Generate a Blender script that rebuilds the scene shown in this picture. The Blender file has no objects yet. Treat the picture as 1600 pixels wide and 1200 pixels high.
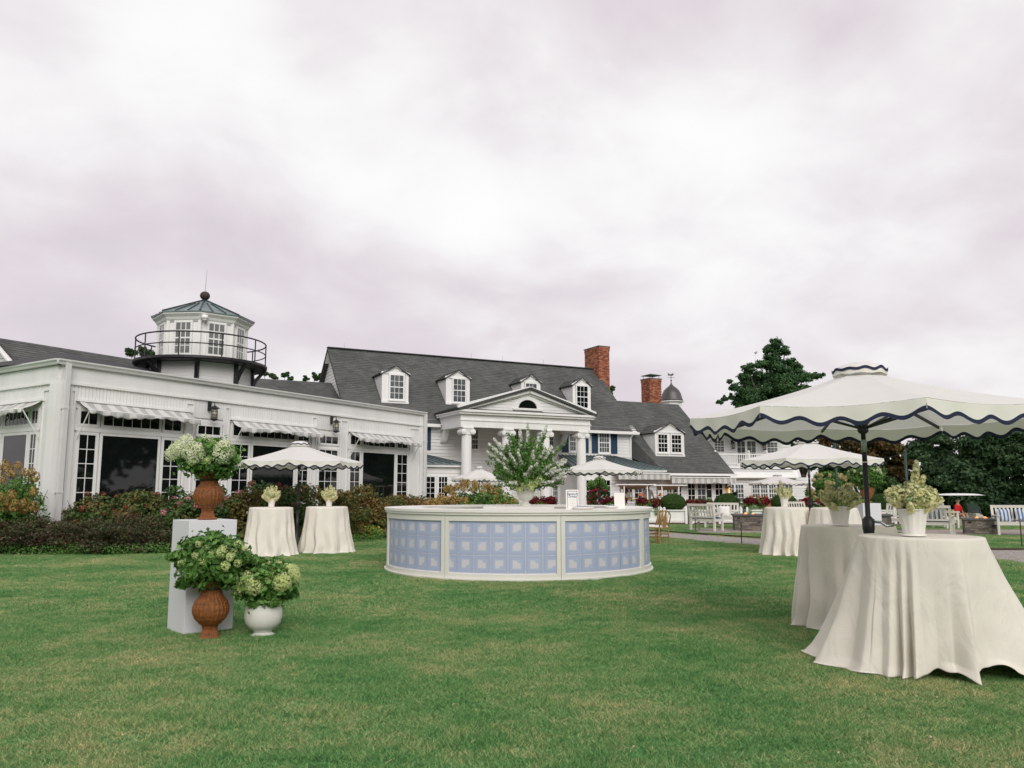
import bpy, math, random
import numpy as np
from mathutils import Vector, Matrix
R = math.radians
random.seed(7)
sc = bpy.context.scene
col = sc.collection

# ------------------------------------------------------------------ camera
PITCH = math.atan(166/1250.0); CT, ST = math.cos(PITCH), math.sin(PITCH)
CAMZ = 1.47
cd = bpy.data.cameras.new('camera'); cam = bpy.data.objects.new('camera', cd); col.objects.link(cam)
cd.lens = 28.125; cd.sensor_width = 36; cd.clip_end = 2000; cd.clip_start = 0.05
cam.location = (0, 0, CAMZ); cam.rotation_euler = (math.pi/2 + PITCH, 0, 0)
sc.camera = cam

# ------------------------------------------------------------------ world (overcast)
SUN_EL, SUN_AZ = 33, 14           # brightest part of the cloud deck, behind the camera
w = bpy.data.worlds.new('World'); sc.world = w; w.use_nodes = True
nt = w.node_tree; nt.nodes.clear()
def N(t, **k):
    n = nt.nodes.new(t)
    for a, b in k.items(): setattr(n, a, b)
    return n
L = lambda a, b: nt.links.new(a, b)
sky = N('ShaderNodeTexSky', sky_type='NISHITA'); sky.sun_disc = False
sky.sun_elevation = R(SUN_EL); sky.sun_rotation = R(180 - SUN_AZ)
b1 = N('ShaderNodeBackground'); b1.inputs[1].default_value = 0.08; L(sky.outputs[0], b1.inputs[0])
tc = N('ShaderNodeTexCoord'); sx = N('ShaderNodeSeparateXYZ'); L(tc.outputs['Generated'], sx.inputs[0])
zz = N('ShaderNodeMath', operation='MAXIMUM'); L(sx.outputs[2], zz.inputs[0]); zz.inputs[1].default_value = 0.0
za = N('ShaderNodeMath', operation='ADD'); L(zz.outputs[0], za.inputs[0]); za.inputs[1].default_value = 0.34
dx = N('ShaderNodeMath', operation='DIVIDE'); L(sx.outputs[0], dx.inputs[0]); L(za.outputs[0], dx.inputs[1])
dy = N('ShaderNodeMath', operation='DIVIDE'); L(sx.outputs[1], dy.inputs[0]); L(za.outputs[0], dy.inputs[1])
cx = N('ShaderNodeCombineXYZ'); L(dx.outputs[0], cx.inputs[0]); L(dy.outputs[0], cx.inputs[1]); cx.inputs[2].default_value = 3.3
def noise(scale, detail, rough, dist, off):
    m = N('ShaderNodeMapping'); m.inputs['Location'].default_value = off; m.inputs['Rotation'].default_value = (0, 0, R(-18)); m.inputs['Scale'].default_value = (1.25, 1.15, 1)
    L(cx.outputs[0], m.inputs[0])
    n = N('ShaderNodeTexNoise'); L(m.outputs[0], n.inputs['Vector'])
    n.inputs['Scale'].default_value = scale; n.inputs['Detail'].default_value = detail
    n.inputs['Roughness'].default_value = rough; n.inputs['Distortion'].default_value = dist
    return n
n1 = noise(.9, 6, .5, .2, (12.5, -4.0, 0)); n2 = noise(2.4, 5, .52, .3, (0.0, 0.0, 0))
mx = N('ShaderNodeMix', data_type='FLOAT'); mx.inputs[0].default_value = .38
L(n1.outputs[0], mx.inputs[2]); L(n2.outputs[0], mx.inputs[3])
cr = N('ShaderNodeValToRGB'); L(mx.outputs[0], cr.inputs[0]); e = cr.color_ramp.elements
cr.color_ramp.interpolation = 'B_SPLINE'
e[0].position = .34; e[0].color = (.51, .455, .495, 1)
e[1].position = .66; e[1].color = (.775, .77, .76, 1)
x = e.new(.45); x.color = (.585, .53, .56, 1)
x = e.new(.53); x.color = (.68, .655, .665, 1)
x = e.new(.585); x.color = (.745, .735, .73, 1)
# towards the horizon the cloud deck evens out
hz = N('ShaderNodeMapRange'); L(zz.outputs[0], hz.inputs[0]); hz.inputs[1].default_value = 0.0; hz.inputs[2].default_value = .30
hz.inputs[3].default_value = .45; hz.inputs[4].default_value = 0.0
mh = N('ShaderNodeMix', data_type='RGBA'); L(hz.outputs[0], mh.inputs[0]); L(cr.outputs[0], mh.inputs[6]); mh.inputs[7].default_value = (.62, .575, .59, 1)
b2 = N('ShaderNodeBackground'); b2.inputs[1].default_value = 1.0; L(mh.outputs[2], b2.inputs[0])
ms = N('ShaderNodeMixShader'); ms.inputs[0].default_value = .95; L(b1.outputs[0], ms.inputs[1]); L(b2.outputs[0], ms.inputs[2])
wo = N('ShaderNodeOutputWorld'); L(ms.outputs[0], wo.inputs[0])

sd = bpy.data.lights.new('sun', 'SUN'); sd.energy = 1.5; sd.angle = R(40); sd.color = (1, .97, .93)
so = bpy.data.objects.new('sun', sd); col.objects.link(so)
az, el = R(SUN_AZ), R(SUN_EL)
sdir = Vector((math.sin(az)*math.cos(el), -math.cos(az)*math.cos(el), math.sin(el)))
so.rotation_euler = sdir.to_track_quat('Z', 'Y').to_euler(); so.location = (0, 0, 30)
vs = sc.view_settings; vs.view_transform = 'Standard'; vs.look = 'None'; vs.exposure = 0.42; vs.gamma = 1; vs.use_curve_mapping = False
sc.cycles.use_denoising = True
sc.cycles.max_bounces = 8; sc.cycles.transparent_max_bounces = 8

# ------------------------------------------------------------------ pixel -> place helpers (used for measuring only)
def ray(px, py):
    x = (px-800)/1250.0; c = (600-py)/1250.0
    return Vector((x, CT - c*ST, ST + c*CT))
def G(px, py, z=0.0):
    r = ray(px, py); t = (z-CAMZ)/r.z
    return Vector((r.x*t, r.y*t, z))
def P(px, py, Y):
    r = ray(px, py); t = Y/r.y
    return Vector((r.x*t, Y, CAMZ + r.z*t))
def frame(o, phi, z=0):
    return Matrix.Translation((o[0], o[1], z)) @ Matrix.Rotation(phi, 4, 'Z')
def FU(F, px, py, v=0.0):
    Fi = F.inverted(); o = Fi @ Vector((0, 0, CAMZ)); d = Fi.to_3x3() @ ray(px, py)
    t = (v-o.y)/d.y; p = o + d*t
    return p.x, p.z
def hit_roof(F, px, py, z0, k):
    Fi = F.inverted(); o = Fi @ Vector((0, 0, CAMZ)); d = Fi.to_3x3() @ ray(px, py)
    t = (z0 + k*o.y - o.z)/(d.z - k*d.y); return o + d*t

# ------------------------------------------------------------------ materials
MATS = {}
def mat(name, base, rough=.6, spec=.5, metal=0, var=.0, vscale=3., bump=0., bscale=60., ramp=None, emit=None, trans=0, coat=0, streak=False):
    m = bpy.data.materials.new(name); m.use_nodes = True; t = m.node_tree; b = t.nodes['Principled BSDF']
    b.inputs['Base Color'].default_value = (*base, 1); b.inputs['Roughness'].default_value = rough
    b.inputs['Metallic'].default_value = metal; b.inputs['Specular IOR Level'].default_value = spec
    if coat: b.inputs['Coat Weight'].default_value = coat
    g = t.nodes.new('ShaderNodeNewGeometry')
    if var:
        mp = t.nodes.new('ShaderNodeMapping'); t.links.new(g.outputs['Position'], mp.inputs[0])
        if streak: mp.inputs['Scale'].default_value = (1, 1, .18)
        n = t.nodes.new('ShaderNodeTexNoise'); n.inputs['Scale'].default_value = vscale; n.inputs['Detail'].default_value = 6; n.inputs['Roughness'].default_value = .6
        t.links.new(mp.outputs[0], n.inputs['Vector'])
        r = t.nodes.new('ShaderNodeValToRGB'); r.color_ramp.elements[0].position = .3; r.color_ramp.elements[1].position = .72
        r.color_ramp.elements[0].color = (*[c*(1-var) for c in base], 1); r.color_ramp.elements[1].color = (*[min(1, c*(1+var*.5)) for c in base], 1)
        t.links.new(n.outputs[0], r.inputs[0]); t.links.new(r.outputs[0], b.inputs['Base Color'])
    if bump:
        n = t.nodes.new('ShaderNodeTexNoise'); n.inputs['Scale'].default_value = bscale; n.inputs['Detail'].default_value = 4
        t.links.new(g.outputs['Position'], n.inputs['Vector'])
        bp = t.nodes.new('ShaderNodeBump'); bp.inputs['Strength'].default_value = bump; bp.inputs['Distance'].default_value = .01
        t.links.new(n.outputs[0], bp.inputs['Height']); t.links.new(bp.outputs[0], b.inputs['Normal'])
    if emit:
        b.inputs['Emission Color'].default_value = (*emit[:3], 1); b.inputs['Emission Strength'].default_value = emit[3]
    if trans:
        tr = t.nodes.new('ShaderNodeBsdfTranslucent'); tr.inputs[0].default_value = (*base, 1)
        mxs = t.nodes.new('ShaderNodeMixShader'); mxs.inputs[0].default_value = trans
        out = t.nodes['Material Output']; t.links.new(b.outputs[0], mxs.inputs[1]); t.links.new(tr.outputs[0], mxs.inputs[2]); t.links.new(mxs.outputs[0], out.inputs[0])
    MATS[name] = m; return m
def leafmat(name, cols, rough=.55, trans=.25, scale=0.5, mixw=.45, spec=.3):
    """colour of each leaf from its own random value plus a slow drift over the plant"""
    m = bpy.data.materials.new(name); m.use_nodes = True; t = m.node_tree; b = t.nodes['Principled BSDF']
    a = t.nodes.new('ShaderNodeAttribute'); a.attribute_name = 'rnd'
    g = t.nodes.new('ShaderNodeNewGeometry'); n = t.nodes.new('ShaderNodeTexNoise'); n.inputs['Scale'].default_value = scale; n.inputs['Detail'].default_value = 3
    t.links.new(g.outputs['Position'], n.inputs['Vector'])
    mr = t.nodes.new('ShaderNodeMapRange'); t.links.new(n.outputs[0], mr.inputs[0]); mr.inputs[1].default_value = .3; mr.inputs[2].default_value = .7
    mx = t.nodes.new('ShaderNodeMix'); mx.data_type = 'FLOAT'; mx.inputs[0].default_value = mixw
    t.links.new(a.outputs['Fac'], mx.inputs[2]); t.links.new(mr.outputs[0], mx.inputs[3])
    r = t.nodes.new('ShaderNodeValToRGB'); el = r.color_ramp.elements
    for i, c in enumerate(cols):
        p = .12 + .76*i/(len(cols)-1)
        if i == 0: q = el[0]; q.position = p
        elif i == len(cols)-1: q = el[len(el)-1]; q.position = p
        else: q = el.new(p)
        q.color = (*c, 1)
    t.links.new(mx.outputs[0], r.inputs[0]); t.links.new(r.outputs[0], b.inputs['Base Color'])
    b.inputs['Roughness'].default_value = rough; b.inputs['Specular IOR Level'].default_value = spec
    tr = t.nodes.new('ShaderNodeBsdfTranslucent'); t.links.new(r.outputs[0], tr.inputs[0])
    ms = t.nodes.new('ShaderNodeMixShader'); ms.inputs[0].default_value = trans
    t.links.new(b.outputs[0], ms.inputs[1]); t.links.new(tr.outputs[0], ms.inputs[2]); t.links.new(ms.outputs[0], t.nodes['Material Output'].inputs[0])
    MATS[name] = m; return m

M_white = mat('white_paint', (.80, .79, .775), .55, var=.09, vscale=1.4, streak=True)
M_white2 = mat('white_trim', (.82, .81, .79), .45, var=.06, vscale=2.5, streak=True)
M_siding = mat('white_siding', (.79, .78, .765), .5, var=.08, vscale=.9, streak=True)
M_black = mat('black_metal', (.015, .015, .018), .42, bump=.05)
M_glass = mat('dark_glass', (.006, .008, .008), .03, spec=.62)
M_glass2 = mat('curtained_glass', (.11, .12, .125), .08, spec=.6, var=.5, vscale=5)
M_glass3 = mat('tower_glass', (.16, .17, .165), .06, spec=.7, var=.35, vscale=2.2)
M_gutter = mat('gutter', (.66, .655, .64), .35, var=.05)
M_flatroof = mat('dark_membrane_roof', (.03, .03, .032), .75, var=.3, vscale=4)
M_copper = mat('blue_green_metal', (.19, .25, .25), .42, metal=.25, var=.3, vscale=2.5)
M_seam = mat('metal_seam', (.045, .06, .065), .45, metal=.3)
M_shutter = mat('navy_shutter', (.016, .048, .095), .5, var=.1)
M_brick = mat('red_brick', (.36, .11, .055), .85, var=.45, vscale=9, bump=.3)
M_mortar = mat('mortar', (.36, .30, .26), .9, var=.2)
M_dome = mat('weathered_copper', (.11, .105, .10), .45, metal=.5, var=.5, vscale=1.6, streak=True)
M_navy = mat('navy_trim', (.008, .014, .045), .8)
M_canvas = mat('cream_canvas', (.90, .875, .85), .85, var=.02, vscale=5, trans=.30)
M_valance = mat('cream_valance', (.85, .83, .755), .85, var=.04, vscale=7, trans=.22)
M_cloth = mat('ivory_linen', (.905, .855, .765), .85, var=.03, vscale=2.5, bump=.12, bscale=420, trans=.2)
M_wood = mat('dark_wood', (.05, .03, .02), .7, var=.3, vscale=5)
M_bark = mat('bark', (.06, .045, .033), .9, var=.4, vscale=6, bump=.5, bscale=20)
M_pedestal = mat('satin_white_board', (.73, .72, .76), .4, var=.02, vscale=1.2)
M_ceramic = mat('white_ceramic', (.72, .70, .64), .38, var=.05, vscale=9)
M_vase = mat('matte_white_vase', (.76, .73, .69), .5, var=.03, vscale=20)
M_bar = mat('bar_cream', (.72, .71, .64), .45, var=.05, vscale=2)
M_bartop = mat('bar_top', (.80, .77, .725), .4, var=.03, vscale=2)
M_grout = mat('tile_grout', (.70, .68, .72), .7)
M_bamboo = mat('honey_bamboo', (.42, .24, .085), .45, var=.3, vscale=18)
M_cush = mat('white_cushion', (.78, .76, .73), .9, var=.04)
M_bench = mat('bench_white', (.66, .63, .565), .55, var=.08, vscale=6)
M_stonec = mat('stone_cap', (.10, .10, .098), .6, var=.3)
M_core = mat('dark_core', (.03, .028, .025), .95)
M_skin = mat('skin', (.42, .24, .17), .55)
M_dskin = mat('brown_skin', (.14, .075, .045), .55)
M_red = mat('red_shirt', (.55, .01, .015), .8)
M_pinkwhite = mat('pale_pink_shirt', (.62, .52, .56), .85)
M_dark = mat('dark_trousers', (.02, .022, .03), .8)
M_khaki = mat('tan_cloth', (.42, .32, .22), .85)
M_hair = mat('dark_hair', (.012, .009, .008), .6)
M_flame = mat('flame', (1, .3, .05), .9, emit=(1, .26, .06, 1.3))
M_lampglow = mat('lit_lamp', (1, .6, .25), .6, emit=(1, .50, .16, 1.3))
M_bulb = mat('bulb', (.8, .78, .72), .25)
M_lglass = mat('lantern_glass', (.38, .34, .26), .2, spec=.7)
M_orange = mat('orange_shade', (.60, .13, .03), .6)
M_tan = mat('tan_canvas', (.50, .37, .27), .9)
M_terra = mat('terracotta', (.30, .12, .05), .8, var=.2)
M_navyc = mat('navy_cushion', (.02, .06, .14), .85)
M_green = mat('dark_green_post', (.012, .05, .04), .5)
M_cart = mat('cart_tan_paint', (.52, .47, .40), .3, coat=.5)
M_seat = mat('tan_vinyl', (.52, .37, .20), .5)
M_rubber = mat('rubber', (.02, .02, .02), .8)
M_steel = mat('brushed_steel', (.45, .47, .48), .32, metal=.9)
M_silver = mat('galvanised_sleeve', (.34, .40, .36), .45, metal=.4)
M_foodc = mat('catering_food', (.45, .30, .08), .6, var=.7, vscale=14)
M_napkin = mat('blue_napkin', (.22, .36, .60), .8)
M_ink = mat('navy_ink', (.03, .06, .17), .7)
M_text = mat('soft_grey_ink', (.45, .44, .47), .7)
M_soil = mat('soil', (.03, .02, .014), .95, var=.3, vscale=9)

def wrinkle(m, scale, strength, dist):
    t = m.node_tree; b = t.nodes['Principled BSDF']; g = t.nodes.new('ShaderNodeNewGeometry'); mp = t.nodes.new('ShaderNodeMapping'); mp.inputs['Scale'].default_value = (1, 1, .55); t.links.new(g.outputs['Position'], mp.inputs[0])
    n = t.nodes.new('ShaderNodeTexNoise'); n.inputs['Scale'].default_value = scale; n.inputs['Detail'].default_value = 5; n.inputs['Distortion'].default_value = 1.2; t.links.new(mp.outputs[0], n.inputs['Vector'])
    old = b.inputs['Normal'].links[0].from_socket if b.inputs['Normal'].links else None
    bp = t.nodes.new('ShaderNodeBump'); bp.inputs['Strength'].default_value = strength; bp.inputs['Distance'].default_value = dist; t.links.new(n.outputs[0], bp.inputs['Height'])
    if old: t.links.new(old, bp.inputs['Normal'])
    t.links.new(bp.outputs[0], b.inputs['Normal'])
wrinkle(M_cloth, 5.5, .38, .05); wrinkle(M_canvas, 3.0, .4, .03)
def striped(name, ca, cb, period, axis='UV'):
    m = bpy.data.materials.new(name); m.use_nodes = True; t = m.node_tree; b = t.nodes['Principled BSDF']; b.inputs['Roughness'].default_value = .85
    uv = t.nodes.new('ShaderNodeUVMap'); s = t.nodes.new('ShaderNodeSeparateXYZ'); t.links.new(uv.outputs[0], s.inputs[0])
    d = t.nodes.new('ShaderNodeMath'); d.operation = 'DIVIDE'; t.links.new(s.outputs[0], d.inputs[0]); d.inputs[1].default_value = period
    f = t.nodes.new('ShaderNodeMath'); f.operation = 'FRACT'; t.links.new(d.outputs[0], f.inputs[0])
    g = t.nodes.new('ShaderNodeMath'); g.operation = 'GREATER_THAN'; t.links.new(f.outputs[0], g.inputs[0]); g.inputs[1].default_value = .5
    mx = t.nodes.new('ShaderNodeMix'); mx.data_type = 'RGBA'; t.links.new(g.outputs[0], mx.inputs[0]); mx.inputs[6].default_value = (*ca, 1); mx.inputs[7].default_value = (*cb, 1)
    t.links.new(mx.outputs[2], b.inputs['Base Color'])
    tr = t.nodes.new('ShaderNodeBsdfTranslucent'); t.links.new(mx.outputs[2], tr.inputs[0]); ms = t.nodes.new('ShaderNodeMixShader'); ms.inputs[0].default_value = .2
    t.links.new(b.outputs[0], ms.inputs[1]); t.links.new(tr.outputs[0], ms.inputs[2]); t.links.new(ms.outputs[0], t.nodes['Material Output'].inputs[0])
    return m
M_awning = striped('grey_white_stripe', (.74, .73, .70), (.52, .52, .50), .40)
M_pillow = striped('blue_white_stripe', (.74, .73, .70), (.10, .20, .42), .11)
M_skirt = striped('table_skirt_stripe', (.70, .66, .62), (.50, .50, .56), .12)

def shingle_mat(name, base, bw=.30, rh=.14):
    m = bpy.data.materials.new(name); m.use_nodes = True; t = m.node_tree; b = t.nodes['Principled BSDF']; b.inputs['Roughness'].default_value = .9
    b.inputs['Specular IOR Level'].default_value = .2
    uv = t.nodes.new('ShaderNodeUVMap')
    br = t.nodes.new('ShaderNodeTexBrick'); t.links.new(uv.outputs[0], br.inputs['Vector']); br.inputs['Scale'].default_value = 1.0
    br.inputs['Brick Width'].default_value = bw; br.inputs['Row Height'].default_value = rh; br.inputs['Mortar Size'].default_value = .006
    br.inputs['Color1'].default_value = (*[c*.84 for c in base], 1); br.inputs['Color2'].default_value = (*[c*1.18 for c in base], 1)
    br.inputs['Mortar'].default_value = (*[c*.6 for c in base], 1)
    g = t.nodes.new('ShaderNodeNewGeometry'); n = t.nodes.new('ShaderNodeTexNoise'); n.inputs['Scale'].default_value = .55; n.inputs['Detail'].default_value = 7; n.inputs['Roughness'].default_value = .65
    t.links.new(g.outputs['Position'], n.inputs['Vector'])
    mr = t.nodes.new('ShaderNodeMapRange'); t.links.new(n.outputs[0], mr.inputs[0]); mr.inputs[1].default_value = .3; mr.inputs[2].default_value = .7; mr.inputs[3].default_value = .78; mr.inputs[4].default_value = 1.22
    vm = t.nodes.new('ShaderNodeVectorMath'); vm.operation = 'SCALE'; t.links.new(br.outputs['Color'], vm.inputs[0]); t.links.new(mr.outputs[0], vm.inputs['Scale'])
    t.links.new(vm.outputs[0], b.inputs['Base Color'])
    return m
M_shingle = shingle_mat('grey_shingle', (.104, .107, .103))

# foliage
LF_hydr = leafmat('hydrangea_leaf', [(.025, .055, .016), (.05, .11, .03), (.085, .15, .04), (.17, .16, .05), (.20, .10, .035)], scale=1.1, mixw=.5)
LF_purple = leafmat('purple_brown_leaf', [(.045, .028, .02), (.085, .048, .032), (.06, .10, .035), (.14, .075, .045), (.08, .14, .045)], scale=1.6, mixw=.55)
LF_autumn = leafmat('turning_leaf', [(.04, .075, .02), (.09, .12, .03), (.20, .15, .04), (.22, .09, .03)], scale=1.3, mixw=.5)
LF_green = leafmat('fresh_green_leaf', [(.05, .135, .028), (.125, .27, .055), (.24, .42, .11)], scale=4, mixw=.3)
LF_lime = leafmat('lime_floret', [(.56, .68, .24), (.74, .80, .38), (.84, .86, .54)], scale=9, mixw=.35, trans=.45)
LF_white = leafmat('white_petal', [(.62, .70, .40), (.80, .83, .58), (.87, .88, .72)], scale=9, mixw=.3, trans=.3)
LF_petal = leafmat('pure_white_petal', [(.70, .72, .60), (.84, .84, .78), (.86, .85, .82)], scale=9, mixw=.3, trans=.4)
LF_cream = leafmat('cream_yellow_floret', [(.86, .82, .44), (.93, .89, .58), (.94, .91, .72)], scale=14, mixw=.35, trans=.5)
LF_dusty = leafmat('dusty_green_leaf', [(.18, .27, .13), (.30, .40, .21), (.38, .47, .26)], scale=9, mixw=.3)
LF_gold = leafmat('gold_panicle', [(.24, .14, .035), (.40, .27, .08), (.50, .38, .15)], scale=6, mixw=.35)
LF_pale = leafmat('pale_gold_head', [(.34, .26, .10), (.52, .44, .20), (.60, .55, .30)], scale=6, mixw=.35)
LF_rust = leafmat('rust_head', [(.12, .035, .02), (.24, .07, .035), (.34, .13, .06)], scale=5, mixw=.35)
LF_pink = leafmat('pink_head', [(.42, .10, .13), (.60, .22, .24), (.66, .36, .34)], scale=9, mixw=.35)
LF_hot = leafmat('hot_pink_petal', [(.60, .02, .12), (.80, .06, .22)], scale=9, mixw=.35)
LF_red = leafmat('dark_red_leaf', [(.05, .006, .01), (.15, .01, .016), (.32, .02, .022)], scale=8, mixw=.35)
LF_box = leafmat('boxwood_leaf', [(.025, .065, .012), (.055, .12, .022), (.09, .17, .035)], scale=5, mixw=.3)
LF_dark = leafmat('dark_tree_leaf', [(.024, .058, .026), (.062, .12, .05), (.14, .22, .10)], scale=.5, mixw=.5)
LF_tree = leafmat('mid_green_tree_leaf', [(.02, .05, .014), (.045, .10, .025), (.08, .15, .045)], scale=.5, mixw=.5)
LF_conifer = leafmat('conifer_needle', [(.03, .08, .032), (.065, .145, .052), (.11, .21, .075)], scale=.5, mixw=.45)
LF_maple = leafmat('bronze_maple_leaf', [(.035, .035, .012), (.09, .065, .02), (.15, .09, .03), (.07, .09, .025)], scale=.35, mixw=.5)
LF_yell = leafmat('yellow_flower', [(.65, .40, .01), (.8, .55, .03)], scale=9)

# ------------------------------------------------------------------ object helpers
def tag(o, label=None, cat=None, group=None, kind=None):
    if label: o['label'] = label
    if cat: o['category'] = cat
    if group: o['group'] = group
    if kind: o['kind'] = kind
    return o
def empty(name, loc=(0, 0, 0), rz=0.0):
    o = bpy.data.objects.new(name, None); col.objects.link(o); o.empty_display_size = .1
    o.location = loc; o.rotation_euler = (0, 0, rz); return o
def adopt(o, parent):
    if parent is None: return
    o.parent = parent
    # chain of parents is translation/rotation only
    chain = Matrix.Identity(4); p = parent
    mats = []
    while p is not None:
        mats.append(p.matrix_parent_inverse @ Matrix.LocRotScale(p.location, p.rotation_euler, p.scale)); p = p.parent
    for m in reversed(mats): chain = chain @ m
    o.matrix_parent_inverse = chain.inverted()
def link(name, me, parent=None, mats=(), kind=None):
    o = bpy.data.objects.new(name, me); col.objects.link(o)
    for m in mats:
        me.materials.append(m)
    adopt(o, parent)
    if kind: o['kind'] = kind
    return o
def inst(name, me, parent, M, kind=None):
    """another object on shared mesh data, at world matrix M"""
    o = bpy.data.objects.new(name, me); col.objects.link(o)
    l, r, s = M.decompose(); o.location = l; o.rotation_euler = r.to_euler(); o.scale = s
    adopt(o, parent)
    if kind: o['kind'] = kind
    return o
def kids(o): return [c for c in bpy.data.objects if c.parent is o]
def copy_tree(o, children, parent=None):
    c = o.copy(); col.objects.link(c)
    if parent is not None: c.parent = parent
    for ch in children.get(o, []): copy_tree(ch, children, c)
    return c
def child_map():
    d = {}
    for o in bpy.data.objects:
        if o.parent: d.setdefault(o.parent, []).append(o)
    return d

class MB:
    def __init__(s, T=None): s.v = []; s.f = []; s.m = []; s.uv = []; s.T = T or Matrix.Identity(4)
    def add(s, vs, fs, mi=0, uvs=None):
        n = len(s.v); T = s.T; s.marks = getattr(s, 'marks', [])+[(n, len(s.f), len(s.uv))]
        s.v += [tuple(T @ Vector(p)) for p in vs]
        for k, f in enumerate(fs):
            s.f.append(tuple(i+n for i in f)); s.m.append(mi)
            if uvs: s.uv += [uvs[i] for i in f]
            else: s.uv += [(0, 0)]*len(f)
    def box(s, x0, x1, y0, y1, z0, z1, mi=0):
        if x0 > x1: x0, x1 = x1, x0
        if y0 > y1: y0, y1 = y1, y0
        if z0 > z1: z0, z1 = z1, z0
        s.add([(x0, y0, z0), (x1, y0, z0), (x1, y1, z0), (x0, y1, z0), (x0, y0, z1), (x1, y0, z1), (x1, y1, z1), (x0, y1, z1)],
              [(0, 3, 2, 1), (4, 5, 6, 7), (0, 1, 5, 4), (1, 2, 6, 5), (2, 3, 7, 6), (3, 0, 4, 7)], mi)
    def beam(s, a, b, wx, wy, mi=0, up=(0, 0, 1)):
        a = Vector(a); b = Vector(b); d = (b-a).normalized(); u = Vector(up)
        if abs(d.dot(u)) > .95: u = Vector((0, 1, 0))
        x = d.cross(u).normalized(); y = x.cross(d).normalized(); x = x*wx/2; y = y*wy/2
        s.add([a-x-y, a+x-y, a+x+y, a-x+y, b-x-y, b+x-y, b+x+y, b-x+y],
              [(0, 3, 2, 1), (4, 5, 6, 7), (0, 1, 5, 4), (1, 2, 6, 5), (2, 3, 7, 6), (3, 0, 4, 7)], mi)
    def tube(s, pts, r, n=8, mi=0, closed=False):
        pts = [Vector(p) for p in pts]; m = len(pts)
        rr = r if isinstance(r, (list, tuple)) else [r]*m
        vs = []; 
        prev = None
        for i, p in enumerate(pts):
            if closed: d = (pts[(i+1) % m]-pts[i-1]).normalized()
            else: d = (pts[min(i+1, m-1)]-pts[max(i-1, 0)]).normalized()
            if prev is None:
                u = Vector((0, 0, 1)) if abs(d.z) < .9 else Vector((1, 0, 0))
                x = d.cross(u).normalized()
            else:
                x = (prev - d*prev.dot(d)).normalized()
            prev = x; y = d.cross(x)
            for k in range(n):
                a = 2*math.pi*k/n; vs.append(p + (x*math.cos(a)+y*math.sin(a))*rr[i])
        fs = []
        for i in range(m if closed else m-1):
            j = (i+1) % m
            for k in range(n):
                q = (k+1) % n; fs.append((i*n+k, i*n+q, j*n+q, j*n+k))
        if not closed:
            fs.append(tuple(range(n-1, -1, -1))); fs.append(tuple((m-1)*n+k for k in range(n)))
        s.add(vs, fs, mi)
    def lathe(s, prof, n=24, c=(0, 0, 0), mi=0, cap=True, a0=0):
        vs = []; fs = []
        for r, z in prof:
            for k in range(n):
                a = a0+2*math.pi*k/n; vs.append((c[0]+r*math.cos(a), c[1]+r*math.sin(a), c[2]+z))
        for i in range(len(prof)-1):
            for k in range(n):
                q = (k+1) % n; fs.append((i*n+k, i*n+q, (i+1)*n+q, (i+1)*n+k))
        if cap:
            fs.append(tuple(range(n-1, -1, -1))); fs.append(tuple((len(prof)-1)*n+k for k in range(n)))
        s.add(vs, fs, mi)
    def grid(s, fn, nu, nv, mi=0, closed=False, uvf=None):
        vs = []; uvs = []
        for j in range(nv+1):
            for i in range(nu if closed else nu+1):
                vs.append(fn(i/nu, j/nv)); uvs.append(uvf(i/nu, j/nv) if uvf else (i/nu, j/nv))
        W = nu if closed else nu+1; fs = []
        for j in range(nv):
            for i in range(nu):
                q = (i+1) % W; fs.append((j*W+i, j*W+q, (j+1)*W+q, (j+1)*W+i))
        s.add(vs, fs, mi, uvs)
    def lap(s, a, b, c, d, n, out, depth=.018, mi=0):
        """courses laid from bottom edge a-b up to top edge d-c, each lapping the one below"""
        a, b, c, d = map(Vector, (a, b, c, d)); out = Vector(out)*depth
        L0 = (b-a).length; H = ((d-a).length+(c-b).length)/2; rh = H/n
        e = (b-a).normalized()
        for i in range(n):
            t0, t1 = i/n, (i+1)/n
            p0, p1 = a.lerp(d, t0), b.lerp(c, t0); q0, q1 = a.lerp(d, t1), b.lerp(c, t1)
            vs = [p0+out, p1+out, q1, q0, p0, p1]
            u = lambda p: (p-a).dot(e)
            uv = [(u(p0), t0*H+.002), (u(p1), t0*H+.002), (u(q1), t1*H-.002), (u(q0), t1*H-.002), (u(p0), t0*H+.002), (u(p1), t0*H+.002)]
            s.add(vs, [(0, 1, 2, 3), (4, 5, 1, 0)], mi, uv)
    def each(s, name, mats, parent=None):
        mk = s.marks+[(len(s.v), len(s.f), len(s.uv))]; out = []
        for (v0, f0, u0), (v1, f1, u1) in zip(mk[:-1], mk[1:]):
            q = MB(); q.v = s.v[v0:v1]; q.f = [tuple(i-v0 for i in f) for f in s.f[f0:f1]]; q.m = s.m[f0:f1]; q.uv = s.uv[u0:u1]; out.append(q.obj(name, mats, parent))
        return out
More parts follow.
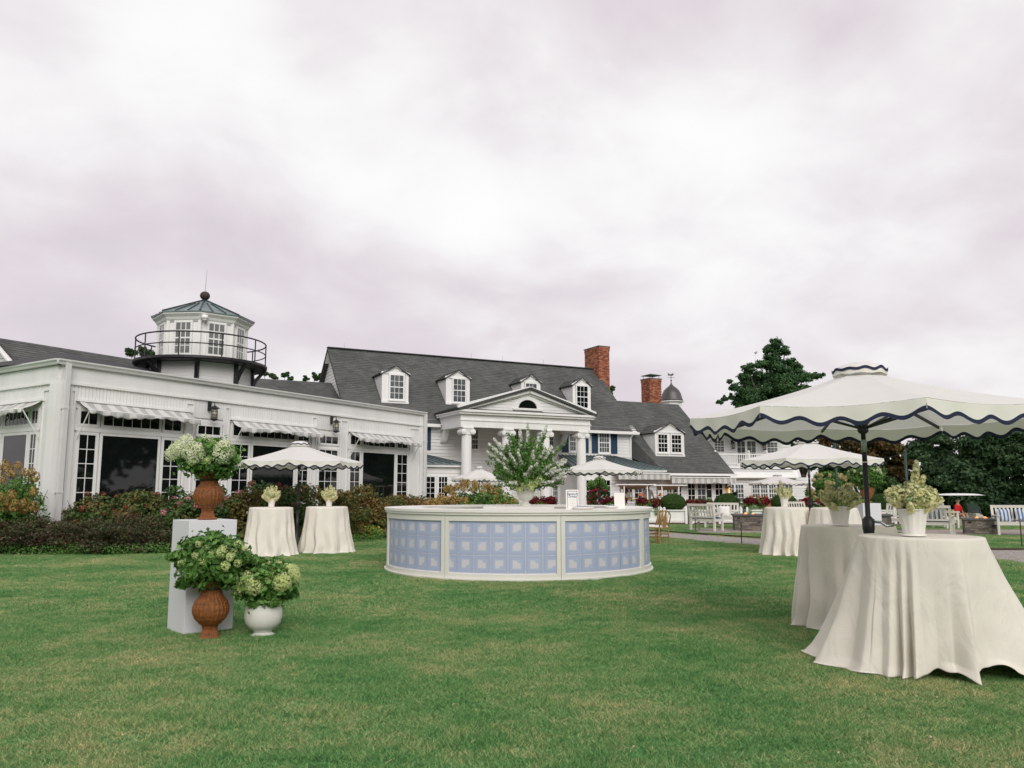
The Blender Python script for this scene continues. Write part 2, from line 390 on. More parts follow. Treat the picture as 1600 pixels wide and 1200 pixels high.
    def clap(s, a, b, c, d, n, out, depth=.045, gap=.022, mi=0):
        """boards with a recessed shadow gap under each"""
        a, b, c, d = map(Vector, (a, b, c, d)); o = Vector(out); H = ((d-a).length+(c-b).length)/2; g = gap/H
        for i in range(n):
            t0, t1 = i/n, (i+1)/n-g
            p0, p1 = a.lerp(d, t0)+o*depth, b.lerp(c, t0)+o*depth; q0, q1 = a.lerp(d, t1)+o*depth*.7, b.lerp(c, t1)+o*depth*.7
            r0, r1 = a.lerp(d, t1), b.lerp(c, t1); u0, u1 = a.lerp(d, t1+g), b.lerp(c, t1+g)
            s.add([p0, p1, q1, q0, r0, r1, u0, u1, u0+o*depth, u1+o*depth], [(0, 1, 2, 3), (3, 2, 5, 4), (4, 5, 7, 6), (6, 7, 9, 8)], mi)
    def obj(s, name, mats, parent=None, smooth=False, kind=None, thick=0):
        me = s.mesh(name, mats, smooth)
        o = bpy.data.objects.new(name, me); col.objects.link(o); adopt(o, parent)
        if kind: o['kind'] = kind
        if thick:
            md = o.modifiers.new('thickness', 'SOLIDIFY'); md.thickness = thick; md.offset = 0
        return o
    def mesh(s, name, mats, smooth=False):
        me = bpy.data.meshes.new(name); me.from_pydata(s.v, [], s.f)
        if not isinstance(mats, (list, tuple)): mats = [mats]
        for m in mats: me.materials.append(m)
        if len(mats) > 1: me.polygons.foreach_set('material_index', s.m)
        ul = me.uv_layers.new(name='UVMap'); ul.data.foreach_set('uv', np.array(s.uv, dtype=np.float32).ravel())
        if smooth: me.shade_smooth()
        me.update(); return me
def auto_smooth(o, ang=40):
    me = o.data; me.shade_smooth()
    try: me.set_sharp_from_angle(angle=R(ang))
    except Exception: pass

# ------------------------------------------------------------------ foliage meshes (numpy)
def unit(rng, n):
    v = rng.normal(size=(n, 3)); return v/np.linalg.norm(v, axis=1)[:, None]
def leaf_mesh(name, Pn, Nn, L, rng, mats, aspect=.55, fold=.18, mi=None, rnd=None):
    n = len(Pn); t = np.cross(Nn, unit(rng, n)); t /= (np.linalg.norm(t, axis=1)[:, None]+1e-9)
    s = np.cross(Nn, t); L = np.asarray(L).reshape(-1, 1)*np.ones((n, 1))
    V = np.empty((n, 4, 3))
    V[:, 0] = Pn - t*L*.5; V[:, 1] = Pn + s*L*aspect*.5 + Nn*L*fold*.5 - t*L*.06
    V[:, 2] = Pn + t*L*.5 - Nn*L*fold; V[:, 3] = Pn - s*L*aspect*.5 + Nn*L*fold*.5 - t*L*.06
    me = bpy.data.meshes.new(name)
    me.vertices.add(4*n); me.vertices.foreach_set('co', V.reshape(-1).astype(np.float32))
    me.loops.add(4*n); me.loops.foreach_set('vertex_index', np.arange(4*n, dtype=np.int32))
    me.polygons.add(n); me.polygons.foreach_set('loop_start', np.arange(0, 4*n, 4, dtype=np.int32))
    try: me.polygons.foreach_set('loop_total', np.full(n, 4, dtype=np.int32))
    except Exception: pass
    if not isinstance(mats, (list, tuple)): mats = [mats]
    for m in mats: me.materials.append(m)
    if mi is not None: me.polygons.foreach_set('material_index', mi.astype(np.int32))
    at = me.attributes.new('rnd', 'FLOAT', 'FACE'); at.data.foreach_set('value', (rng.random(n) if rnd is None else rnd).astype(np.float32))
    me.update(); me.validate(); return me
def blob_points(rng, blobs, n, shell=.45, zmin=-1e9, noise_amt=.12):
    """leaf points in the outer shells of a heap of ellipsoids; blobs = [(centre, (rx,ry,rz))]"""
    C = np.array([b[0] for b in blobs], float); S = np.array([b[1] for b in blobs], float)
    wgt = (S[:, 0]*S[:, 2]+S[:, 0]*S[:, 1]+S[:, 1]*S[:, 2]); wgt = wgt/wgt.sum()
    k = rng.choice(len(blobs), size=n, p=wgt); d = unit(rng, n)
    rr = 1-shell*rng.random(n)**1.6 + rng.normal(size=n)*noise_amt*.5
    Pp = C[k] + d*S[k]*rr[:, None]
    Nn = d/S[k]; Nn /= np.linalg.norm(Nn, axis=1)[:, None]
    Nn = Nn + unit(rng, n)*.8 + np.array([0, 0, .25]); Nn /= np.linalg.norm(Nn, axis=1)[:, None]
    ok = Pp[:, 2] > zmin
    return Pp[ok], Nn[ok], k[ok]
def foliage(name, blobs, n, L, m, parent, seed, shell=.45, zmin=.02, aspect=.55, kind='stuff', noise_amt=.12):
    rng = np.random.default_rng(seed)
    Pp, Nn, k = blob_points(rng, blobs, n, shell, zmin, noise_amt)
    bl = rng.random(len(blobs)); rnd = np.clip(.65*rng.random(len(Pp))+.35*bl[k], 0, 1)
    me = leaf_mesh(name, Pp, Nn, L*(.7+.6*rng.random(len(Pp))), rng, m, aspect, rnd=rnd)
    return link(name, me, parent, kind=kind)
def clumps(rng, blobs, per, rs):
    """split each big blob into small clumps on its surface (uneven outline, gaps)"""
    out = []
    for c, s in blobs:
        for i in range(per):
            d = rng.normal(size=3); d /= np.linalg.norm(d); q = rng.uniform(.45, 1.0)
            cc = np.array(c)+d*np.array(s)*q; f = rng.uniform(.7, 1.3)*rs
            out.append((cc, (f*s[0], f*s[1], f*s[2]*.75)))
    return out
def bloom_mesh(name, r, n, fl, m, seed, stretch=1.0, shell=.3):
    rng = np.random.default_rng(seed); d = unit(rng, n)
    rr = r*(1-shell*rng.random(n)); Pp = d*rr[:, None]; Pp[:, 2] *= stretch
    taper = 1-.35*np.clip(Pp[:, 2]/(r*stretch), 0, 1)*(stretch > 1.1); Pp[:, 0] *= taper; Pp[:, 1] *= taper
    Nn = d+unit(rng, n)*.45; Nn /= np.linalg.norm(Nn, axis=1)[:, None]
    return leaf_mesh(name, Pp, Nn, fl*(.7+.6*rng.random(n)), rng, m, .95, .1)
# ================================================================== GROUND
def sm(a, b, x):
    t = max(0, min(1, (x-a)/(b-a))); return t*t*(3-2*t)
def gz(x, y): return -.65*sm(32, 39, y)*sm(16, 22, x)
def ground_material():
    m = bpy.data.materials.new('lawn_turf'); m.use_nodes = True; t = m.node_tree; b = t.nodes['Principled BSDF']; b.inputs['Roughness'].default_value = .9
    b.inputs['Specular IOR Level'].default_value = .15
    g = t.nodes.new('ShaderNodeNewGeometry')
    def nz(s, d, r=.6):
        n = t.nodes.new('ShaderNodeTexNoise'); n.inputs['Scale'].default_value = s; n.inputs['Detail'].default_value = d; n.inputs['Roughness'].default_value = r
        t.links.new(g.outputs['Position'], n.inputs['Vector']); return n
    a = nz(.42, 8, .68); c = nz(26, 3)
    r1 = t.nodes.new('ShaderNodeValToRGB'); t.links.new(a.outputs[0], r1.inputs[0]); e = r1.color_ramp.elements
    e[0].position = .36; e[0].color = (.06, .17, .055, 1); e[1].position = .70; e[1].color = (.42, .40, .19, 1)
    q = e.new(.50); q.color = (.09, .25, .08, 1); q = e.new(.60); q.color = (.16, .31, .11, 1)
    r2 = t.nodes.new('ShaderNodeMapRange'); t.links.new(c.outputs[0], r2.inputs[0]); r2.inputs[1].default_value = .3; r2.inputs[2].default_value = .7; r2.inputs[3].default_value = .7; r2.inputs[4].default_value = 1.25
    vm = t.nodes.new('ShaderNodeVectorMath'); vm.operation = 'SCALE'; t.links.new(r1.outputs[0], vm.inputs[0]); t.links.new(r2.outputs[0], vm.inputs['Scale'])
    t.links.new(vm.outputs[0], b.inputs['Base Color'])
    bp = t.nodes.new('ShaderNodeBump'); bp.inputs['Strength'].default_value = .6; bp.inputs['Distance'].default_value = .03; t.links.new(c.outputs[0], bp.inputs['Height']); t.links.new(bp.outputs[0], b.inputs['Normal'])
    return m
M_turf = ground_material()
def build_ground():
    xs = [-400, -120, -60]+list(np.arange(-40, 60, 1.0))+[70, 120, 400]; ys = [-200, -60, -20]+list(np.arange(-6, 70, 1.0))+[90, 150, 400, 900]
    v = [(x, y, gz(x, y)) for y in ys for x in xs]; W = len(xs)
    f = [(j*W+i, j*W+i+1, (j+1)*W+i+1, (j+1)*W+i) for j in range(len(ys)-1) for i in range(W-1)]
    me = bpy.data.meshes.new('lawn'); me.from_pydata(v, [], f); me.materials.append(M_turf); me.shade_smooth()
    o = bpy.data.objects.new('lawn', me); col.objects.link(o); o['kind'] = 'structure'
build_ground()
# gravel path
def gravel_mat():
    m = bpy.data.materials.new('gravel'); m.use_nodes = True; t = m.node_tree; b = t.nodes['Principled BSDF']; b.inputs['Roughness'].default_value = .9
    g = t.nodes.new('ShaderNodeNewGeometry'); v = t.nodes.new('ShaderNodeTexVoronoi'); v.inputs['Scale'].default_value = 28; t.links.new(g.outputs['Position'], v.inputs['Vector'])
    r = t.nodes.new('ShaderNodeValToRGB'); t.links.new(v.outputs['Color'], r.inputs[0]); e = r.color_ramp.elements
    e[0].color = (.17, .15, .13, 1); e[1].color = (.50, .46, .43, 1)
    t.links.new(r.outputs[0], b.inputs['Base Color']); bp = t.nodes.new('ShaderNodeBump'); bp.inputs['Distance'].default_value = .02
    t.links.new(v.outputs['Distance'], bp.inputs['Height']); t.links.new(bp.outputs[0], b.inputs['Normal']); return m
M_gravel = gravel_mat()
up_ = [(960, 829), (1033, 831), (1100, 836), (1192, 842), (1300, 848), (1420, 855), (1539, 860), (1600, 860), (1720, 858)]
lo_ = [(960, 837), (1034, 840), (1080, 845), (1192, 853), (1300, 860), (1420, 867), (1548, 874), (1600, 881), (1720, 893)]
PU = [G(*p) for p in up_]; PL = [G(*p) for p in lo_]
mb = MB(); n = len(PU)
mb.add([(p.x, p.y, .006) for p in PU]+[(p.x, p.y, .006) for p in PL], [(i, n+i, n+i+1, i+1) for i in range(n-1)])
o = mb.obj('gravel_path', M_gravel); o['kind'] = 'structure'
mb = MB()
for A in (PU,):
    for i in range(n-1):
        a, b = A[i], A[i+1]; mb.beam((a.x, a.y+.03, .025), (b.x, b.y+.03, .025), .05, .06, 0)
o = mb.obj('path_edging', M_wood); tag(o, 'thin brown timber edging along the far side of the gravel path', 'edging')
# terrace behind the planters
M_terrace = mat('terrace_brick', (.22, .12, .09), .85, var=.35, vscale=3)
mb = MB(); mb.box(-3, 17.2, 35.3, 60, -.1, .02, 0); o = mb.obj('terrace', M_terrace); o['kind'] = 'structure'
M_patio = mat('patio_stone', (.33, .28, .25), .85, var=.3, vscale=3)
mb = MB(); mb.box(6.6, 11.2, 27.8, 31.2, -.1, .012, 0); mb.box(13.5, 22, 26.6, 30.4, -.1, .012, 0); o = mb.obj('fire_patio_paving', M_patio); o['kind'] = 'structure'
# planting bed soil in front of the conservatory
mb = MB(); b0 = [G(-260, 872), G(0, 866), G(200, 867), G(400, 858), G(560, 842), G(650, 830), G(800, 812), G(800, 800), G(600, 800)]
b0 = [(p.x, p.y, .008) for p in b0]+[(-14, 30, .008), (-22, 24, .008)]
mb.add(b0, [tuple(range(len(b0)))]); o = mb.obj('planting_bed', M_soil); o['kind'] = 'structure'

# ================================================================== BUILDING HELPERS
def siding(F, root, u0, u1, z0, z1, v=0, pitch=.165, name='siding', m=None, tri=None):
    mb = MB(F); n = max(2, round((z1-z0)/pitch))
    if tri is None: mb.clap((u0, v, z0), (u1, v, z0), (u1, v, z1), (u0, v, z1), n, (0, -1, 0))
    else:
        a, b, c, d = tri; mb.clap(a, b, c, d, n, (0, -1, 0))
    return mb.obj(name, m or M_siding, root, kind='stuff')
unit_box = None
def cube_mesh(name, m):
    mb = MB(); mb.box(-.5, .5, -.5, .5, -.5, .5); return mb.mesh(name, m)
PANE = {}
def pane_at(F, parent, u0, u1, v, z0, z1, g, th=.008):
    if g.name not in PANE: PANE[g.name] = cube_mesh('pane', g)
    M = F @ Matrix.Translation(((u0+u1)/2, v, (z0+z1)/2)) @ Matrix.Diagonal((u1-u0, th, z1-z0, 1))
    return inst('pane', PANE[g.name], parent, M)
def window(F, root, u0, u1, z0, z1, nc, nr, v=0.0, g=None, casing=.09, sash=False, each=False, name='window', m=None, mun=.022, proud=.075, sill=True):
    g = g or M_glass; m = m or M_white2; mb = MB(F)
    c = casing
    mb.box(u0, u0+c, v-proud, v+.02, z0, z1); mb.box(u1-c, u1, v-proud, v+.02, z0, z1)
    mb.box(u0+c, u1-c, v-proud+.003, v+.02, z1-c, z1); mb.box(u0+c, u1-c, v-proud+.003, v+.02, z0, z0+c)
    a0, a1, h0, h1 = u0+c, u1-c, z0+c, z1-c
    if sash: mb.box(a0, a1, v-proud+.006, v-.02, (h0+h1)/2-.025, (h0+h1)/2+.025)
    for i in range(1, nc):
        x = a0+(a1-a0)*i/nc; mb.box(x-mun/2, x+mun/2, v-proud+.012, v-.040, h0, h1)
    for j in range(1, nr):
        if sash and abs(j/nr-.5) < .01: continue
        z = h0+(h1-h0)*j/nr; mb.box(a0, a1, v-proud+.014, v-.040, z-mun/2, z+mun/2)
    w_ = mb.obj(name, m, root)
    if sill:
        s = MB(F); s.box(u0-.04, u1+.04, v-proud-.04, v+.01, z0-.05, z0-.004); s.obj('sill', m, w_)
    if each:
        for i in range(nc):
            for j in range(nr):
                pane_at(F, w_, a0+(a1-a0)*i/nc+.004, a0+(a1-a0)*(i+1)/nc-.004, v-.052, h0+(h1-h0)*j/nr+.004, h0+(h1-h0)*(j+1)/nr-.004, g)
    else: pane_at(F, w_, a0, a1, v-.052, h0, h1, g)
    return w_
def roof_slope(F, root, a, b, c, d, pitch=.15, name='roof', m=None, depth=.013):
    mb = MB(F); a, b, c, d = map(Vector, (a, b, c, d)); nrm = (b-a).cross(d-a).normalized()
    if nrm.z < 0: nrm = -nrm
    H = (d-a).length; mb.lap(a, b, c, d, max(2, round(H/pitch)), nrm, depth)
    # underside sheet gives the slope a thickness
    q = nrm*-.10; mb.add([a+q, b+q, c+q, d+q], [(0, 3, 2, 1)]); mb.add([a, b, b+q, a+q], [(0, 1, 2, 3)]); mb.add([b, c, c+q, b+q], [(0, 1, 2, 3)]); mb.add([d, a, a+q, d+q], [(0, 1, 2, 3)])
    return mb.obj(name, m or M_shingle, root)
def trim_beam(F, root, pts, w_, h_, name='trim', m=None):
    mb = MB(F)
    for a, b in zip(pts[:-1], pts[1:]): mb.beam(a, b, w_, h_)
    return mb.obj(name, m or M_white2, root)
def lantern(F, root, u, z, v=-.05, h=.5, lit=False, name='wall_lantern'):
    s = h/.5; mb = MB(F)
    mb.box(u-.05*s, u+.05*s, v-.03, v, z-.02, z+.22*s)
    mb.tube([(u, v-.03, z+.12*s), (u, v-.10*s, z+.20*s), (u, v-.19*s, z+.19*s), (u, v-.20*s, z+.10*s)], .012*s, 6)
    T = F @ Matrix.Translation((u, v-.20*s, z)); q = MB(T)
    q.lathe([(.012*s, .12*s), (.05*s, .09*s), (.13*s, .04*s), (.125*s, .03*s)], 12)
    q.lathe([(.09*s, -.22*s), (.10*s, -.24*s), (.08*s, -.26*s), (.02*s, -.29*s)], 12)
    for k in range(4):
        a = k*math.pi/2+.4; q.tube([(.08*s*math.cos(a), .08*s*math.sin(a), .03*s), (.08*s*math.cos(a), .08*s*math.sin(a), -.22*s)], .008*s, 5)
    for zz_ in (-.05, -.13): q.lathe([(.083*s, zz_*s-.006), (.09*s, zz_*s), (.083*s, zz_*s+.006)], 12, cap=False)
    mb.T = Matrix.Identity(4); n0 = len(mb.v); mb.v += q.v; mb.f += [tuple(i+n0 for i in f) for f in q.f]; mb.m += q.m; mb.uv += q.uv
    l = mb.obj(name, M_black, root)
    c = MB(T); c.lathe([(.065*s, -.21*s), (.07*s, -.1*s), (.06*s, .02*s)], 12); c.obj('lamp_glass', M_lampglow if lit else M_lglass, l, smooth=True)
    return l

# ================================================================== CONSERVATORY WING
A0 = P(95, 563, 21.0); E0 = A0.z
Wd = math.atan2(14.5, 8.0); FW = frame((A0.x, A0.y), Wd)
WL = 16.55
wing = empty('conservatory', (A0.x, A0.y, 0)); tag(wing, 'long white single storey conservatory with striped awnings and a black railed lantern tower', 'conservatory')
FWL = frame((A0.x, A0.y), Wd+R(86)) @ Matrix.Rotation(0, 4, 'Z')     # along the left return (u goes back)
# left return: outward is -u of the main frame; flip so that -v faces outwards
FL = FWL @ Matrix.Diagonal((1, -1, 1, 1))
def wu(px, py=720): return FU(FW, px, py)[0]
def wz(px, py): return FU(FW, px, py)[1]
ztrim = wz(101, 597)                       # bottom of fascia
zt1 = wz(160, 641); zt0 = wz(160, 669)     # transom band
zm1 = wz(160, 676)
def wing_face(F, L_, bays, piers, smalls, kind_):
    # backing wall
    mb = MB(F); mb.box(0, L_, .03, .30, 0, E0-.05); mb.obj('wall', M_white, wing)
    # fascia, gutter, trim
    mb = MB(F); mb.box(.02, L_-.001, -.05, .03, ztrim+.02, E0-.13)
    for x in (3.1, 7.6, 12.1):
        if x < L_: mb.box(x, x+.012, -.056, -.05, ztrim+.03, E0-.14)
    mb.obj('fascia_board', M_white, wing)
    mb = MB(F); mb.box(-.09, L_, -.085, .03, ztrim-.05, ztrim+.02); mb.each('cornice_moulding', M_white2, wing)
    mb = MB(F)
    pr = [(-.05, -.12), (-.15, -.12), (-.17, -.06), (-.21, -.02), (-.21, .02), (-.05, .02)]
    vs = [(x, y, E0+z) for x in (-.16, L_+.12) for (y, z) in pr]; k = len(pr)
    mb.add(vs, [tuple(range(k)), tuple(range(2*k-1, k-1, -1))]+[(i, i+k, (i+1) % k+k, (i+1) % k) for i in range(k)])
    mb.obj('gutter', M_gutter, wing)
    # narrow vertical boarding above the windows
    mb = MB(F); x = 0.0
    while x < L_-.01:
        b = min(L_, x+.105); mb.box(x+.005, b-.005, -.022, .031, zt1+.05, ztrim-.05); x += .105
    mb.obj('beadboard', M_white, wing, kind='stuff')
    for (a, b) in piers:
        mb = MB(F); mb.box(a, b, -.03, .031, 0.02, zt1+.05)
        mb.box(a+.03, a+.07, -.055, -.03, 0.1, ztrim-.16); mb.box(b-.07, b-.03, -.055, -.03, .1, ztrim-.16); mb.box(a+.07, b-.07, -.055, -.03, ztrim-.22, ztrim-.16)
        mb.obj('pilaster', M_white, wing)
    zs = .55
    for (a, b, c, d) in bays:
        # a..b left sidelight, b..c picture window, c..d right sidelight
        mb = MB(F); mb.box(a-.05, d+.05, -.035, .031, .02, zs); mb.box(a-.05, d+.05, -.06, .031, zt0-.10, zt0); mb.box(a-.02, d+.02, -.075, .031, zm1-.005, zm1+.05)
        mb.box(a-.05, d+.05, -.04, .031, zt1, zt1+.05); mb.each('window_surround', M_white2, wing)
        window(F, wing, a, b-.04, zs, zm1-.01, 2, 6, .01, each=True, casing=.085, name='sidelight')
        window(F, wing, c+.04, d, zs, zm1-.01, 2, 6, .01, each=True, casing=.085, name='sidelight')
        window(F, wing, b, c, zs, zm1-.01, 1, 1, .01, casing=.075, name='picture_window')
        window(F, wing, a, b-.04, zt0+.004, zt1-.004, 2, 1, .01, each=True, casing=.075, name='transom_window', sill=False)
        window(F, wing, c+.04, d, zt0+.004, zt1-.004, 2, 1, .01, each=True, casing=.075, name='transom_window', sill=False)
        window(F, wing, b, c, zt0+.004, zt1-.004, 6, 1, .01, each=True, casing=.075, name='transom_window', sill=False)
    for (a, b) in smalls:
        zz1 = zt1-.12; mb = MB(F); mb.box(a-.04, b+.04, -.06, .031, zz1, zz1+.06); mb.box(a-.04, b+.04, -.035, .031, .02, zs); mb.box(a-.04, b+.04, -.035, .031, zm1-.01, zt0-.04); mb.each('window_surround', M_white2, wing)
        window(F, wing, a, b, zt0-.04, zz1, 3, 1, .01, each=True, casing=.08, name='small_window', sill=False)
        window(F, wing, a, b, zs, zm1-.01, 3, 6, .01, each=True, casing=.08, name='garden_door', sill=False)
U = wu
bays = [(U(115), U(152), U(247), U(281)), (U(357, 740), U(389, 740), U(459, 740), U(481, 740)), (U(543, 740), U(563, 740), U(616, 740), U(636, 740))]
smalls = [(U(302), U(343)), (U(494, 740), U(527, 740))]
piers = [(.28, bays[0][0]-.06), (bays[0][3]+.06, smalls[0][0]-.06), (smalls[0][1]+.06, bays[1][0]-.06), (bays[1][3]+.06, smalls[1][0]-.06), (smalls[1][1]+.06, bays[2][0]-.06), (bays[2][3]+.06, WL-.22)]
wing_face(FW, WL, bays, piers, smalls, 0)
def lu(px, py=700): return FU(FL, px, py)[0]
LB = [(lu(61), lu(46), lu(6), lu(-14))]
LB.append((LB[0][3]+.6, LB[0][3]+1.1, LB[0][3]+3.0, LB[0][3]+3.5))
wing_face(FL, 9.0, LB, [(.28, LB[0][0]-.06), (LB[0][3]+.06, LB[1][0]-.06)], [], 1)
# end wall facing the main house
mb = MB(FW); mb.box(WL-.02, WL+.25, .02, 7.5, 0, E0-.05); mb.obj('wall', M_white, wing)
# corner boards and downspouts
mb = MB(FW); mb.box(-.10, .20, -.10, .03, 0, ztrim-.05); mb.box(-.10, -.02, .03, .24, 0, ztrim-.05); mb.box(WL-.2, WL+.28, -.06, .02, 0, E0-.13); mb.each('corner_board', M_white2, wing)
for (u, v) in ((.10, -.16), (WL+.06, -.12)):
    mb = MB(FW); mb.box(u-.06, u+.06, v-.09, v, .1, E0-.08)
    for z in (1.4, 3.6): mb.box(u-.075, u+.075, v-.1, v+.05, z, z+.04)
    mb.obj('downspout', M_gutter, wing)
mb = MB(FW)      # low membrane roof
e_ = E0-.03; h1_, h2_ = FU(FW, 107, 552, 2.6), FU(FW, 215, 581, 2.6)
mb.add([(-.1, 0, e_), (WL, 0, e_), (WL, 8, e_+.2), (-.1, 8, e_+.2), (h1_[0], 2.6, h1_[1]), (WL, 2.6, e_+.12), (WL, 6, e_+.12), (h1_[0], 6, h1_[1])],
       [(0, 1, 5, 4), (1, 2, 6, 5), (2, 3, 7, 6), (3, 0, 4, 7), (4, 5, 6, 7)])
mb.obj('roof', M_flatroof, wing)
# awnings
def awning(F, root, u0, u1, z1, out=.62, drop=.52, seed=0):
    rng = random.Random(seed); ph = rng.uniform(0, 6)
    def fn(a, t):
        u = u0+(u1-u0)*a
        if t < .72:
            q = t/.72; sag = .05*math.sin(math.pi*q)*(1+.6*math.sin(a*17+ph)); v = -.05-out*q; z = z1-drop*q-sag
            v += .03*math.sin(a*23+ph)*q
        else:
            q = (t-.72)/.28; v = -.05-out-.01+.035*math.sin(a*31+ph)*q; z = z1-drop-(.12+.02*math.sin(a*(u1-u0)*2*math.pi/.36))*q - .04*math.sin(a*9+ph)*q
        return (u, v, z)
    mb = MB(F); mb.grid(fn, 70, 12, 0, uvf=lambda a, t: (a*(u1-u0), t))
    o = mb.obj('awning', M_awning, root, smooth=True, thick=.006)
    h = MB(F); h.box(u0-.06, u1+.06, -.12, -.02, z1-.02, z1+.05); h.tube([(u0-.02, -.05-out, z1-drop), (u1+.02, -.05-out, z1-drop)], .018, 6); h.obj('head_rail', M_white2, o)
    for u in (u0+.02, u1-.02):
        r_ = MB(F); r_.tube([(u, -.07, z1-drop-.75), (u, -.05-out, z1-drop)], .016, 6); r_.obj('awning_arm', M_white2, o)
    return o
for i, (b, zp) in enumerate(zip(bays, ((120, 626), (366, 656), (545, 674)))):
    awning(FW, wing, b[0]-.02, b[3]+.22, FU(FW, *zp)[1], seed=i, out=.50, drop=.27)
awning(FL, wing, LB[0][0]-.1, LB[0][3]+.1, FU(FW, 120, 626)[1], seed=5, out=.50, drop=.27)
for px, py in ((325, 641), (516, 662)):
    u, z = FU(FW, px, py); lantern(FW, wing, u, z, h=.62)
# no rooms built: the dark interior is only the panes' opaque near-black colour

# lantern tower
Tc = P(315, 565, 27.6); TC = (Tc.x, Tc.y)
def tz(py, px=315, Y=27.6): return P(px, py, Y).z
zd = tz(571); zr0 = tz(502); zpk = tz(470)
tower = MB(Matrix.Translation((TC[0], TC[1], 0)))
def octo(r, z, a0=R(46+61)): return [(r*math.cos(a0+k*math.pi/4), r*math.sin(a0+k*math.pi/4), z) for k in range(8)]
a0 = R(46+61)
tb = MB(tower.T); tb.lathe([(1.66, 4.6), (1.66, zd-.1)], 8, a0=a0); twr = tb.obj('lantern_tower', M_white, wing)
sb = MB(tower.T)
for k in range(8):
    A = a0+k*math.pi/4; B = A+math.pi/4; r = 1.675
    p = Vector((r*math.cos(A), r*math.sin(A), 4.7)); q = Vector((r*math.cos(B), r*math.sin(B), 4.7)); nn = ((p+q)/2).copy(); nn.z = 0; nn.normalize()
    sb.lap(p, q, q+Vector((0, 0, zd-.15-4.7)), p+Vector((0, 0, zd-.15-4.7)), 9, nn, .012)
sb.obj('siding', M_siding, twr, kind='stuff')
dk = MB(tower.T); dk.lathe([(1.5, zd-.10), (2.16, zd-.10), (2.2, zd-.06), (2.2, zd+.02), (1.4, zd+.03)], 48, cap=False); dk.obj('deck', M_black, twr)
for k in range(8):
    A = a0+k*math.pi/4; br = MB(tower.T)
    c_, s_ = math.cos(A), math.sin(A)
    br.beam((1.70*c_, 1.70*s_, zd-1.0), (1.70*c_, 1.70*s_, zd-.1), .12, .12)
    pts = [(1.72, zd-.85), (1.76, zd-.62), (1.86, zd-.42), (2.0, zd-.25), (2.12, zd-.13)]
    for (r1, z1), (r2, z2) in zip(pts[:-1], pts[1:]): br.beam((r1*c_, r1*s_, z1), (r2*c_, r2*s_, z2), .10, .11)
    br.obj('bracket', M_black, twr)
rl = MB(tower.T)
for zz_, rr_ in ((zd+.80, .026), (zd+.43, .02)):
    rl.tube([(2.13*math.cos(2*math.pi*i/56), 2.13*math.sin(2*math.pi*i/56), zz_) for i in range(56)], rr_, 6, closed=True)
for k in range(10):
    A = R(20)+2*math.pi*k/10; rl.tube([(2.13*math.cos(A), 2.13*math.sin(A), zd), (2.13*math.cos(A), 2.13*math.sin(A), zd+.80)], .022, 6)
rl.obj('railing', M_black, twr)
rr = 1.42; room = MB(tower.T); room.lathe([(rr, zd), (rr, zr0-.12)], 8, a0=a0); rm = room.obj('lantern_room', M_white2, twr)
for k in range(8):
    A = a0+k*math.pi/4; B = A+math.pi/4; p = Vector((rr*math.cos(A), rr*math.sin(A), 0)); q = Vector((rr*math.cos(B), rr*math.sin(B), 0))
    d = q-p; Fk = Matrix.Translation((TC[0]+p.x, TC[1]+p.y, 0)) @ Matrix.Rotation(math.atan2(d.y, d.x), 4, 'Z')
    Lk = d.length
    window(Fk, twr, .22, Lk-.22, zd+.14, zr0-.26, 3, 4, -.0, g=M_glass3, sash=True, casing=.07, mun=.03, name='lantern_window', m=M_white2, each=True)
    cb = MB(tower.T); cb.beam((p.x*1.01, p.y*1.01, zd), (p.x*1.01, p.y*1.01, zr0-.13), .10, .10); cb.obj('corner_post', M_white2, twr)
ev = MB(tower.T); ev.lathe([(1.44, zr0-.30), (1.52, zr0-.22), (1.56, zr0-.14), (1.66, zr0-.05), (1.66, zr0)], 8, a0=a0, cap=False); ev.obj('eave', M_white2, twr)
rf = MB(tower.T); rf.lathe([(1.70, zr0), (1.70, zr0+.03), (.06, zpk)], 8, a0=a0); ro = rf.obj('roof', M_copper, twr)
se = MB(tower.T)
for k in range(8):
    A = a0+k*math.pi/4; c_, s_ = math.cos(A), math.sin(A); se.beam((1.71*c_, 1.71*s_, zr0+.05), (.05*c_, .05*s_, zpk+.02), .045, .045)
    B = A+math.pi/4
    for f in (.33, .67):
        ex, ey = 1.69*(math.cos(A)*(1-f)+math.cos(B)*f), 1.69*(math.sin(A)*(1-f)+math.sin(B)*f)
        g_ = .32+.0*f; se.beam((ex, ey, zr0+.05), (ex*g_, ey*g_, zr0+.05+(zpk-zr0)*(1-g_)), .03, .035)
se.obj('standing_seams', M_seam, ro)
fb = MB(tower.T); fb.lathe([(.02+.15*math.sin(math.pi*i/12), .15-.15*math.cos(math.pi*i/12)+zpk+.03) for i in range(13)], 16); fb.obj('finial_ball', M_wood, ro, smooth=True)
rd = MB(tower.T); rd.tube([(0, 0, zpk+.3), (0.03, 0, tz(421))], [.018, .006], 6); rd.obj('lightning_rod', M_steel, ro)
cm = MB(tower.T); A = a0+5*math.pi/4+.03; cm_c = P(320, 497, TC[1]-1.5)
cb = MB(); cb.lathe([(.03, .11), (.10, .10), (.115, 0), (.10, -.02)], 14, (cm_c.x, cm_c.y, cm_c.z)); cb.lathe([(.02, -.10), (.07, -.07), (.085, -.01)], 14, (cm_c.x, cm_c.y, cm_c.z)); cb.obj('security_camera', M_white2, twr, smooth=True)

